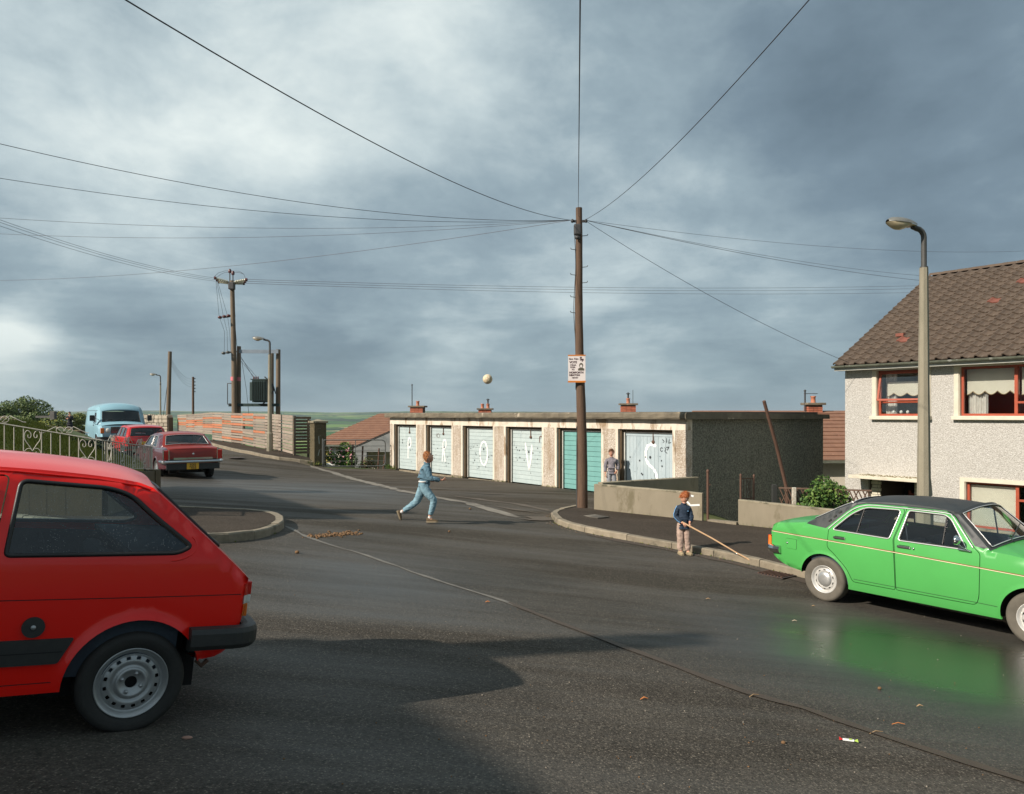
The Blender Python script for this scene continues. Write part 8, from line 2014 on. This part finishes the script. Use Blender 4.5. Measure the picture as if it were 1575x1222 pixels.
tj = [(0.0, 0, .735, .088, .105), (0.0, -.06, .66, .094), (0.105, -.08, .53, .074), (0.215, -.085, .41, .064), (0.175, -.085, .25, .052), (0.135, -.09, .125, .041), (-0.005, .06, .66, .094), (-0.065, .07, .52, .074), (-0.13, .08, .37, .064), (-0.27, .08, .262, .052), (-0.40, .08, .185, .041)]
skinmesh('trousers', tj, [(0, 1), (1, 2), (2, 3), (3, 4), (4, 5), (0, 6), (6, 7), (7, 8), (8, 9), (9, 10)], m_denim, run, 0)
jj = [(0.018, 0, .775, .083, .105), (0.03, 0, .81, .098, .118), (0.05, 0, .93, .102, .128), (0.062, 0, 1.03, .07, .10), (0.068, 0, 1.08, .046), (0.065, -.12, 1.01, .056), (0.12, -.15, .90, .050), (0.165, -.16, .82, .047), (0.27, -.14, .805, .040), (0.335, -.115, .79, .035), (0.05, .12, 1.01, .056), (0.0, .16, .90, .05), (-0.03, .18, .82, .047), (0.11, .145, .77, .036)]
skinmesh('denim_jacket', jj, [(0, 1), (1, 2), (2, 3), (3, 4), (3, 5), (5, 6), (6, 7), (7, 8), (8, 9), (3, 10), (10, 11), (11, 12), (12, 13)], m_denimj, run, 2)
q = MB(); q.tube([(0.07+0.05*cos(a), 0.05*sin(a), 1.095-0.012*cos(a)) for a in [2*pi*k/14 for k in range(14)]], 0.017, 6, closed=True); q.build('collar', m_denimj, run)
q = MB(); q.tube([(0.01+0.086*cos(a), 0.107*sin(a), 0.755) for a in [2*pi*k/20 for k in range(20)]], 0.017, 6, closed=True); q.build('shirt_hem', m_sock, run)
q = MB(); q.box((-0.055, -0.04, 0.89), (0.02, 0.07, 0.07)); q.build('back_patch', m_maroon, run)
for a, b in (((0.14, -.09, .11), (0.128, -.09, .075)), ((-0.40, .08, .185), (-0.435, .08, .162))): q = MB(); q.tube([a, b], [0.036, 0.034], 10); q.build('sock', m_sock, run)
shoe('shoe', (0.075, -.09, .012), (0.29, -.09, .012), (0, 0, 1), 0.040, [m_shoebr, m_sole], run); shoe('shoe', (-0.50, .08, .19), (-0.435, .08, 0.01), (1, 0, 0.35), 0.040, [m_shoebr, m_sole], run)

# ---- the small boy with the stick
m_navy = M('navy_tracksuit', (0.018, 0.035, 0.065), (0.012, 0.025, 0.045), scale=12, rough=0.85, bump=0.4, bscale=25, bdist=0.01); m_stripe = M('blue_stripe', (0.16, 0.36, 0.62), rough=0.8)
m_cord = M('beige_trousers', (0.46, 0.34, 0.28), (0.33, 0.24, 0.19), scale=12, rough=0.95, bump=0.6, bscale=28, bdist=0.012, contrast=0.4); m_bright = M('bright_red_hair', (0.46, 0.14, 0.035), (0.26, 0.07, 0.02), scale=40, rough=0.65)
m_boot = M('suede_boot', (0.36, 0.29, 0.18), (0.26, 0.20, 0.12), scale=12, rough=0.9)
kb = PT(1051, 850.5, 13.2); kid = thing('person', 'small red-haired boy in a navy top holding a long stick by the kerb', 'boy', (kb.x, kb.y, gz(kb.x, kb.y)+0.005))
J = [(0, 0, .50, .075, .085), (0.0, 0, .62, .068, .082), (0.0, 0, .74, .07, .095), (0.0, 0, .82, .05, .075), (0.01, -.01, .865, .032), (0.015, -.02, .92, .036),
     (-.045, 0, .46, .056), (-.05, -.015, .27, .040), (-.05, 0, .075, .030), (-.04, -.05, .03, .028), (.045, 0, .46, .056), (.06, -.02, .27, .040), (.075, 0.0, .075, .030), (.085, -.05, .03, .028),
     (-.105, 0, .80, .038), (-.145, -.02, .66, .030), (-.035, -.13, .545, .021), (.105, 0, .80, .038), (.135, -.03, .655, .030), (.075, -.14, .55, .021)]
bd = skinmesh('body', J, [(0, 1), (1, 2), (2, 3), (3, 4), (4, 5), (0, 6), (6, 7), (7, 8), (8, 9), (0, 10), (10, 11), (11, 12), (12, 13), (3, 14), (14, 15), (15, 16), (3, 17), (17, 18), (18, 19)], m_skin, kid, 0)
hm = MB(); hr = MB(); Mh = Matrix.Rotation(R(-48), 3, 'Z') @ Matrix.Rotation(R(30), 3, 'Y'); head(hm, hr, Vector((0.02, -.025, .985)), Mh, 0.205, 0.9, 4)
hand(hm, (-.035, -.13, .545), (0.8, -0.3, -0.35), (0.2, 0.2, -1), 0.105, 1.1, 1); hand(hm, (.075, -.14, .55), (0.1, -0.6, -0.7), (-0.3, -0.1, -1), 0.105, 1.1, -1)
joinmb(bd, hm, (m_eye, m_lip, m_eyew)); hr.build('hair', m_bright, kid)
tj = [(0, 0, .53, .078, .09), (-.045, 0, .47, .074), (-.052, -.01, .36, .062), (-.052, -.015, .26, .055), (-.052, -.005, .15, .050), (-.05, -.005, .045, .052), (.045, 0, .47, .074), (.055, -.015, .36, .062), (.062, -.02, .26, .055), (.07, -.01, .15, .050), (.077, -.005, .045, .052)]
skinmesh('trousers', tj, [(0, 1), (1, 2), (2, 3), (3, 4), (4, 5), (0, 6), (6, 7), (7, 8), (8, 9), (9, 10)], m_cord, kid, 0)
jj = [(0, 0, .545, .08, .092), (0, 0, .61, .086, .096), (0, 0, .74, .082, .102), (0, 0, .82, .060, .084), (0.006, -.005, .86, .040), (-.090, 0, .795, .046), (-.125, -.005, .72, .042), (-.14, -.02, .65, .040), (-.09, -.085, .59, .036), (-.055, -.115, .558, .032), (.090, 0, .795, .046), (.118, -.01, .72, .042), (.13, -.03, .65, .040), (.105, -.095, .59, .036), (.085, -.12, .568, .032)]
skinmesh('tracksuit_top', jj, [(0, 1), (1, 2), (2, 3), (3, 4), (3, 5), (5, 6), (6, 7), (7, 8), (8, 9), (3, 10), (10, 11), (11, 12), (12, 13), (13, 14)], m_navy, kid, 2)
for off in (-0.008, 0.010): q = MB(); q.tube([(-.115, off-.022, .835), (-.152, off-.034, .77), (-.175, off-.045, .70), (-.172, off-.058, .645), (-.125, off-.112, .588), (-.085, off-.145, .565)], 0.0045, 5); q.build('sleeve_stripe', m_stripe, kid)
q = MB(); q.tube([(0.008+0.040*cos(a), -.008+0.040*sin(a), .868) for a in [2*pi*k/12 for k in range(12)]], 0.013, 6, closed=True); q.build('collar', m_navy, kid)
q = MB(); q.lathe([(0, -0.112), (0.011, -0.110)], 8, 'y', (0.055, 0, 0.755)); q.build('badge', m_stripe, kid)
shoe('boot', (-.055, .045, .012), (-.035, -.125, .012), (0, 0, 1), 0.040, [m_boot, m_sole], kid); shoe('boot', (.07, .045, .012), (.12, -.115, .012), (0, 0, 1), 0.040, [m_boot, m_sole], kid)
m_stick = M('peeled_stick', (0.58, 0.38, 0.22), (0.45, 0.28, 0.15), scale=20, rough=0.7, stretch=(1, 1, 1))
hnd = Vector((kid.location.x+0.055, kid.location.y-0.175, kid.location.z+0.515)); ge = G(1165, 869.5); tip = Vector((ge.x, ge.y-0.02, gz(ge.x, ge.y)+0.015)); q = MB(); dv = (tip-hnd).normalized()
q.tube([hnd-dv*0.15, hnd, hnd.lerp(tip, 0.35)+Vector((0, 0, .008)), hnd.lerp(tip, 0.7)-Vector((0, 0, .004)), tip], [0.013, 0.014, 0.013, 0.012, 0.015], 8); o = q.build('stick', m_stick); tag(o, 'long pale wooden stick held by the small red-haired boy, its end on the road', 'stick')

# ---- the boy at the garages
m_gcloth = M('grey_jacket', (0.24, 0.22, 0.24), (0.16, 0.15, 0.17), scale=14, rough=0.9, bump=0.5, bscale=25, bdist=0.012, contrast=0.4); m_gjean = M('grey_jeans', (0.33, 0.34, 0.36), (0.20, 0.21, 0.23), scale=14, rough=0.9, bump=0.4, bscale=25, bdist=0.01); m_brown = M('brown_hair', (0.20, 0.10, 0.045), (0.12, 0.06, 0.03), scale=40, rough=0.7)
bp_ = PT(940.5, 763, 21.6); boy = thing('person', 'boy in a grey jacket standing against the garage pier behind the cement wall', 'boy', (bp_.x, bp_.y, -0.78))
J = [(0, 0, .70, .085, .10), (0, 0, .82, .078, .09), (0, 0, .98, .08, .11), (0, 0, 1.08, .055, .085), (0, -.005, 1.13, .036), (0, -.01, 1.19, .04), (-.06, 0, .66, .062), (-.07, -.03, .38, .045), (-.07, .02, .09, .033), (-.08, -.06, .03, .032), (.06, 0, .66, .062), (.075, -.03, .38, .045), (.08, .02, .09, .033), (.10, -.06, .03, .032), (-.13, 0, 1.05, .044), (-.17, .0, .86, .034), (-.175, -.06, .67, .024), (.13, 0, 1.05, .044), (.19, .01, .86, .034), (.13, -.10, .74, .024)]
bd = skinmesh('body', J, [(0, 1), (1, 2), (2, 3), (3, 4), (4, 5), (0, 6), (6, 7), (7, 8), (8, 9), (0, 10), (10, 11), (11, 12), (12, 13), (3, 14), (14, 15), (15, 16), (3, 17), (17, 18), (18, 19)], m_skin, boy, 0)
hm = MB(); hr = MB(); Mh = Matrix.Rotation(R(-98), 3, 'Z') @ Matrix.Rotation(R(12), 3, 'Y'); head(hm, hr, Vector((-.005, -.012, 1.255)), Mh, 0.22, 0.4, 7)
hand(hm, (-.175, -.06, .67), (0, -0.2, -1), (1, 0, 0), 0.13, 0.4, 1); hand(hm, (.13, -.10, .74), (-0.6, -0.3, -0.7), (-0.3, 0.9, 0), 0.12, 0.8, -1)
joinmb(bd, hm, (m_eye, m_lip, m_eyew)); hr.build('hair', m_brown, boy)
tj = [(0, 0, .74, .09, .105), (-.06, 0, .66, .08), (-.07, -.02, .50, .066), (-.072, -.03, .36, .056), (-.075, .01, .11, .048), (.06, 0, .66, .08), (.07, -.02, .50, .066), (.077, -.03, .36, .056), (.085, .01, .11, .048)]
skinmesh('trousers', tj, [(0, 1), (1, 2), (2, 3), (3, 4), (0, 5), (5, 6), (6, 7), (7, 8)], m_gjean, boy, 0)
jj = [(0, 0, .775, .085, .10), (0, 0, .83, .10, .12), (0, 0, .97, .098, .128), (0, 0, 1.08, .065, .095), (0, -.004, 1.12, .043), (-.125, 0, 1.05, .056), (-.16, 0, .95, .052), (-.175, 0, .86, .048), (-.178, -.05, .71, .040), (.125, 0, 1.05, .056), (.165, .005, .95, .052), (.19, .01, .86, .048), (.145, -.085, .765, .040)]
skinmesh('jacket', jj, [(0, 1), (1, 2), (2, 3), (3, 4), (3, 5), (5, 6), (6, 7), (7, 8), (3, 9), (9, 10), (10, 11), (11, 12)], m_gcloth, boy, 2)
for x in (-.08, .08): shoe('shoe', (x, .05, .012), (x*1.25, -.15, .012), (0, 0, 1), 0.042, [m_shoebr, m_sole], boy)
q = MB(); q.tube([(0.045*cos(a), -.005+0.045*sin(a), 1.125) for a in [2*pi*k/12 for k in range(12)]], 0.014, 6, closed=True); q.build('collar', m_gcloth, boy)

# ---- the dark figure far up the road, hands to the face
m_suit = M('dark_suit', (0.025, 0.025, 0.032), (0.018, 0.018, 0.024), scale=8, rough=0.9)
fp = PT(107.5, 669, 58); man = thing('person', 'distant man in dark clothes with raised hands left of the blue van', 'man', (fp.x, fp.y, fp.z))
J = [(0, 0, .92, .12, .15), (0, 0, 1.1, .11, .14), (0, 0, 1.3, .11, .17), (0, 0, 1.42, .07, .12), (0, 0, 1.48, .05), (0, 0, 1.56, .055), (-.09, 0, .85, .09), (-.10, -.02, .48, .065), (-.10, 0, .10, .05), (-.11, -.12, .04, .045), (.09, 0, .85, .09), (.14, -.02, .48, .065), (.17, 0, .10, .05), (.2, -.1, .04, .045), (-.19, 0, 1.38, .06), (-.26, -.08, 1.12, .05), (-.10, -.20, 1.22, .038), (.19, 0, 1.38, .06), (.27, -.08, 1.15, .05), (.08, -.22, 1.40, .038)]
bd = skinmesh('body', J, [(0, 1), (1, 2), (2, 3), (3, 4), (4, 5), (0, 6), (6, 7), (7, 8), (8, 9), (0, 10), (10, 11), (11, 12), (12, 13), (3, 14), (14, 15), (15, 16), (3, 17), (17, 18), (18, 19)], m_skin, man, 0)
hm = MB(); hr = MB(); Mh = Matrix.Rotation(R(-80), 3, 'Z') @ Matrix.Rotation(R(8), 3, 'Y'); head(hm, hr, Vector((-.01, -.01, 1.63)), Mh, 0.235, 0.4, 9)
hand(hm, (-.10, -.20, 1.22), (1, -.1, .2), (0, -1, 0), 0.17, 0.6, 1); hand(hm, (.08, -.22, 1.40), (-.5, .2, .8), (0, -1, 0), 0.17, 0.7, -1); joinmb(bd, hm, (m_eye, m_lip, m_eyew)); hr.build('hair', m_eye, man)
tj = [(0, 0, .96, .125, .15), (-.09, 0, .86, .105), (-.10, -.02, .48, .085), (-.105, 0, .12, .065), (.09, 0, .86, .105), (.14, -.02, .48, .085), (.17, 0, .12, .065)]; skinmesh('trousers', tj, [(0, 1), (1, 2), (2, 3), (0, 4), (4, 5), (5, 6)], m_suit, man, 0)
jj = [(0, 0, .90, .13, .16), (0, 0, 1.1, .13, .165), (0, 0, 1.3, .13, .185), (0, 0, 1.41, .085, .13), (-.18, 0, 1.37, .075), (-.265, -.07, 1.13, .065), (-.14, -.18, 1.21, .052), (.18, 0, 1.37, .075), (.275, -.07, 1.16, .065), (.11, -.20, 1.36, .052)]; skinmesh('jacket', jj, [(0, 1), (1, 2), (2, 3), (3, 4), (4, 5), (5, 6), (3, 7), (7, 8), (8, 9)], m_suit, man, 2)
for x, x2 in ((-.105, -.12), (.17, .2)): shoe('shoe', (x, .06, .012), (x2, -.2, .012), (0, 0, 1), 0.05, [m_suit, m_suit], man)

# ================================================================ THE BALL
m_ball = M('scuffed_cream_ball', (0.74, 0.62, 0.42), (0.62, 0.50, 0.33), scale=5, rough=0.6, c3=(0.30, 0.22, 0.13), c3amt=0.42, c3scale=6); m_seam = M('ball_seam', (0.20, 0.14, 0.08), rough=0.8)
bc = PT(750, 583.5, 17.8); ball = thing('football', 'pale scuffed football in the air above the garage roofs', 'ball', bc, 0.4)
bm = bmesh.new(); bmesh.ops.create_icosphere(bm, subdivisions=1, radius=1.0)
RB_ = 0.112
phi = (1+sqrt(5))/2; ico = [Vector(v).normalized() for v in ((0, 1, phi), (0, -1, phi), (0, 1, -phi), (0, -1, -phi), (1, phi, 0), (-1, phi, 0), (1, -phi, 0), (-1, -phi, 0), (phi, 0, 1), (-phi, 0, 1), (phi, 0, -1), (-phi, 0, -1))]
dod = []
for i in range(12):
    for j in range(i+1, 12):
        for k in range(j+1, 12):
            if (ico[i]-ico[j]).length < 1.1 and (ico[j]-ico[k]).length < 1.1 and (ico[i]-ico[k]).length < 1.1: dod.append((ico[i]+ico[j]+ico[k]).normalized())
bm.free(); q = MB(); ellipsoid(q, (0, 0, 0), (RB_*0.985,)*3, Matrix.Identity(3), 0, 32, 20); q.build('bladder', m_seam, ball)
def panel(cn, n, ang, spin):
    up = Vector((0.3, 0.2, 1)).normalized(); a = cn.cross(up).normalized(); b = cn.cross(a); q = MB(); vs = [cn*RB_*1.006]; rings = 4
    return q, a, b
cells = [(v, 5) for v in ico]+[(v, 6) for v in dod]
for cn, ns in cells:
    nb_ = sorted([w for w, _ in cells if (w-cn).length > 0.01], key=lambda w: (w-cn).length)[:ns]
    a = (nb_[0]-cn*nb_[0].dot(cn)).normalized(); b = cn.cross(a); nb_.sort(key=lambda w: atan2(w.dot(b), w.dot(a)))
    cor = []
    for i in range(ns): v = (cn+nb_[i]+nb_[(i+1) % ns]).normalized(); cor.append(cn.lerp(v, 0.955).normalized())
    q = MB(); vs = [cn*RB_*1.012]; fs = []; m = 4
    for r_ in range(1, m+1):
        for i in range(ns):
            for k in range(r_):
                p = cor[i].lerp(cor[(i+1) % ns], k/r_); p = cn.lerp(p, r_/m).normalized(); vs.append(p*RB_*(1.012-0.012*(r_/m)**4))
    st = lambda r_: 1+ns*(r_-1)*r_//2
    for i in range(ns): fs.append((0, 1+i, 1+(i+1) % ns))
    for r_ in range(2, m+1):
        A = st(r_-1); B = st(r_); na = ns*(r_-1); nb2 = ns*r_
        for i in range(ns):
            for k in range(r_):
                o0 = B+(i*r_+k) % nb2; o1 = B+(i*r_+k+1) % nb2; i0 = A+(i*(r_-1)+min(k, r_-1)) % na
                fs.append((i0, o0, o1))
                if k < r_-1: i1 = A+(i*(r_-1)+k+1) % na; fs.append((i0, o1, i1))
    q.add(vs, fs, 0, True); q.build('leather_panel', m_ball, ball)

# ================================================================ SMALL THINGS ON THE ROAD
def on_road(px, py): g = G(px, py); return Vector((g.x, g.y, gz(g.x, g.y)))
m_grate = M('drain_iron', (0.07, 0.05, 0.04), (0.045, 0.035, 0.03), scale=20, rough=0.6)
v = on_road(1211, 883); dr_ = thing('drain', 'rusty iron street drain in the gutter behind the green car', 'drain', (v.x-0.22, v.y-0.10, v.z+0.012), HR)
q = MB(); q.box((0, 0, 0.0), (0.50, 0.36, 0.012)); q.build('frame', m_grate, dr_)
for k in range(8): q = MB(); q.box((-0.2+k*0.057, 0, 0.011), (0.022, 0.30, 0.014)); q.build('bar', m_rust, dr_)
v = on_road(388, 702.5); q = MB(); q.lathe([(0, 0.012), (0.27, 0.012), (0.30, 0.008), (0.31, 0.0)], 24, 'z'); o = q.build('manhole_cover', m_grate, None, (v.x-0.3, v.y-1.0, v.z+0.004)); tag(o, 'round iron manhole cover in the road beside the upper kerb', 'manhole cover')
v = G(917, 795.5, 0.1); q = MB(); q.box((0, 0, 0), (0.46, 0.34, 0.012)); q.box((0, 0, 0.004), (0.38, 0.26, 0.012)); o = q.build('access_cover', m_chan, None, (v.x, v.y, gz(v.x, v.y)+0.112), HR); tag(o, 'square concrete access cover set in the pavement by the pole', 'cover')
m_dirt = M('horse_dung_brown', (0.20, 0.11, 0.05), (0.13, 0.075, 0.035), scale=10, rough=0.95); rnd = random.Random(8); q = MB()
for i in range(170):
    t_ = rnd.random(); v = on_road(478+72*t_+rnd.gauss(0, 5), 826-5*t_+rnd.gauss(0, 1.6)); s = rnd.uniform(0.008, 0.035); ellipsoid(q, v+Vector((0, 0, s*0.3)), (s, s*0.8, s*0.5), Matrix.Rotation(rnd.uniform(0, 3), 3, 'Z'), 0, 6, 4)
o = q.build('dirt_crumbs', m_dirt); tag(o, 'scatter of brown dirt crumbs on the road near the kerb corner', 'dirt', kind='stuff')
q = MB()
for i in range(260):
    px = rnd.uniform(420, 1570); py = rnd.uniform(800, 1215); v = on_road(px, py); s = rnd.uniform(0.003, 0.007); ellipsoid(q, v+Vector((0, 0, s*0.4+0.005)), (s, s*0.8, s*0.6), Matrix.Rotation(rnd.uniform(0, 3), 3, 'Z'), rnd.randint(0, 1), 5, 4)
for i in range(260):
    t_ = rnd.random(); k = min(len(K_FAR)-2, int(t_*11)); p = K_FAR[k].lerp(K_FAR[k+1], t_*11-k)-V_*rnd.uniform(0.02, 0.22); s = rnd.uniform(0.004, 0.012); ellipsoid(q, Vector((p.x, p.y, gz(p.x, p.y)+s*0.4)), (s, s*0.8, s*0.6), Matrix.Identity(3), rnd.randint(0, 1), 5, 4)
o = q.build('grit', [M('pale_grit', (0.30, 0.26, 0.21), rough=0.9), m_dirt]); tag(o, 'small stones and grit scattered over the road', 'grit', kind='stuff')
m_dry = M('dry_twig', (0.42, 0.28, 0.15), (0.34, 0.22, 0.12), rough=0.8); m_orp = M('orange_peel', (0.55, 0.20, 0.06), rough=0.7)
for i, (x, y, L_, a, m, lab, nm) in enumerate(((1160, 1073, .13, .5, m_dry, 'bent dry straw on the brown band in the road', 'straw'), (1348, 1130, .14, .3, m_dry, 'dry straw at the joint in the right foreground', 'straw'), (1382, 1117, .12, 0, m_orp, 'orange-brown splinter lying right of the sweet wrapper', 'splinter'), (1415, 1089, .07, .1, m_dry, 'pale chip on the road below the green reflection', 'chip'), (1222, 957, .08, -.1, M('pale_leaf', (0.5, 0.42, 0.3), rough=0.8), 'pale leaf on the road in front of the rear wheel of the green car', 'leaf'), (1251, 934, .06, 0, m_dry, 'small pale leaf close to the rear wheel of the green car', 'leaf'), (1089, 923, .08, 0, m_dry, 'pale scrap on the road left of the green car', 'scrap'), (750, 928, .07, .1, m_orp, 'brown leaf on the joint in the middle of the road', 'leaf'), (991, 1078, .08, .3, m_orp, 'rusty leaf right of the big shadow', 'leaf'))):
    L_ *= 0.72; v = on_road(x, y); q = MB(); q.tube([(-L_/2, 0, 0.012), (0, 0.008, 0.02), (L_/2, 0, 0.012)], [0.003, 0.007 if nm in ('leaf', 'chip', 'scrap') else 0.0035, 0.002], 5); o = q.build(nm, m, None, (v.x, v.y, v.z), a); tag(o, lab, nm)
v = on_road(288, 1138); q = MB(); ellipsoid(q, (0, 0, 0.010), (0.028, 0.014, 0.008), Matrix.Identity(3), 0, 10, 6); o = q.build('leaf', M('pink_leaf', (0.42, 0.24, 0.18), rough=0.7), None, v); tag(o, 'pinkish leaf on the road under the tail of the red hatchback', 'leaf')
v = on_road(1305, 1142); sw_ = thing('sweet_wrapper', 'small striped sweet wrapper on the road in the right foreground', 'wrapper', (v.x, v.y, v.z+0.008), -0.35)
q = MB(); q.bbox((0, 0, 0.006), (0.065, 0.018, 0.01), 0.003); q.build('wrapper_body', m_white, sw_)
q = MB(); q.add([(-0.032, -0.006, 0.006), (-0.032, 0.006, 0.006), (-0.052, 0.016, 0.014), (-0.052, -0.014, 0.004)], [(0, 1, 2, 3)]); q.build('twisted_end', m_redlens, sw_)
q = MB(); q.add([(0.032, -0.006, 0.006), (0.032, 0.006, 0.006), (0.052, 0.012, 0.014), (0.055, -0.014, 0.004)], [(0, 1, 2, 3)]); q.box((0.012, 0, 0.012), (0.018, 0.017, 0.002)); q.build('twisted_end', M('lime_foil', (0.45, 0.62, 0.10), rough=0.3), sw_)
for (x, y, s, lab) in ((723, 784, .028, 'round brown stone on the road right of the running boy'), (691, 819, .022, 'small stone on the road below the running boy'), (1353, 1061, .016, 'brown pebble at the edge of the green reflection'), (1205, 1145, .014, 'brown pebble left of the sweet wrapper'), (457, 852, .03, 'dark pebble near the kerb corner')):
    v = on_road(x, y); q = MB(); ellipsoid(q, (0, 0, s*0.7), (s, s*0.85, s*0.75), Matrix.Identity(3), 0, 10, 7); o = q.build('pebble', m_dirt, None, v); tag(o, lab, 'stone')

# tufts of grass and weeds in the joints at the foot of walls and kerbs
rnd = random.Random(77); q = MB()
def tufts(a, b, n, h=0.07, spread=0.03):
    for _ in range(n):
        p = Vector(a).lerp(Vector(b), rnd.random()); p = p+Vector((rnd.gauss(0, spread), rnd.gauss(0, spread))); z = gz(p.x, p.y)
        for _ in range(7):
            an = rnd.uniform(0, 2*pi); hh = h*rnd.uniform(0.4, 1.2); w = 0.006; dx, dy = cos(an), sin(an)
            q.add([(p.x-dy*w, p.y+dx*w, z), (p.x+dy*w, p.y-dx*w, z), (p.x+dx*hh*0.6, p.y+dy*hh*0.6, z+hh)], [(0, 1, 2)], rnd.randint(0, 1))
nn = Vector((d_.y, -d_.x))*0.10
tufts(W_CORNER+nn, W_B+nn, 16, 0.16); tufts(W_C+nn, W_D+nn, 26, 0.17)
for k in range(0, 6): a_ = GP+U*(kx(k)+1.93)-V_*0.06; tufts(a_, a_+U*0.7, 7, 0.09, 0.02)
tufts(GP+U*XL-V_*0.1, GP+U*(XL+0.6)-V_*0.1, 14, 0.2)
for k in range(2, 11): tufts(K_FAR[k]-V_*0.03, K_FAR[k+1]-V_*0.03, 5, 0.03, 0.015)
tufts(G(352, 836), G(430, 821), 16, 0.035, 0.02); tufts(G(462, 711), G(494, 716), 20, 0.16, 0.05)
o = q.build('weeds', [m_moss, m_leaf]); tag(o, 'tufts of grass and weeds at the foot of walls, garages and kerbs', 'weeds', kind='stuff')

# ================================================================ THE AIR
hm_ = D.materials.new('haze_air'); hm_.use_nodes = True; hm_.node_tree.nodes.clear()
vp = N(hm_.node_tree, 'ShaderNodeVolumePrincipled', i_Density=0.00012); vp.inputs['Color'].default_value = (0.72, 0.85, 0.93, 1); vp.inputs['Anisotropy'].default_value = 0.2
ho = N(hm_.node_tree, 'ShaderNodeOutputMaterial'); hm_.node_tree.links.new(vp.outputs[0], ho.inputs['Volume'])
q = MB(); q.box((0, 0, 8), (19000, 19000, 116)); o = q.build('haze', hm_); o['kind'] = 'stuff'
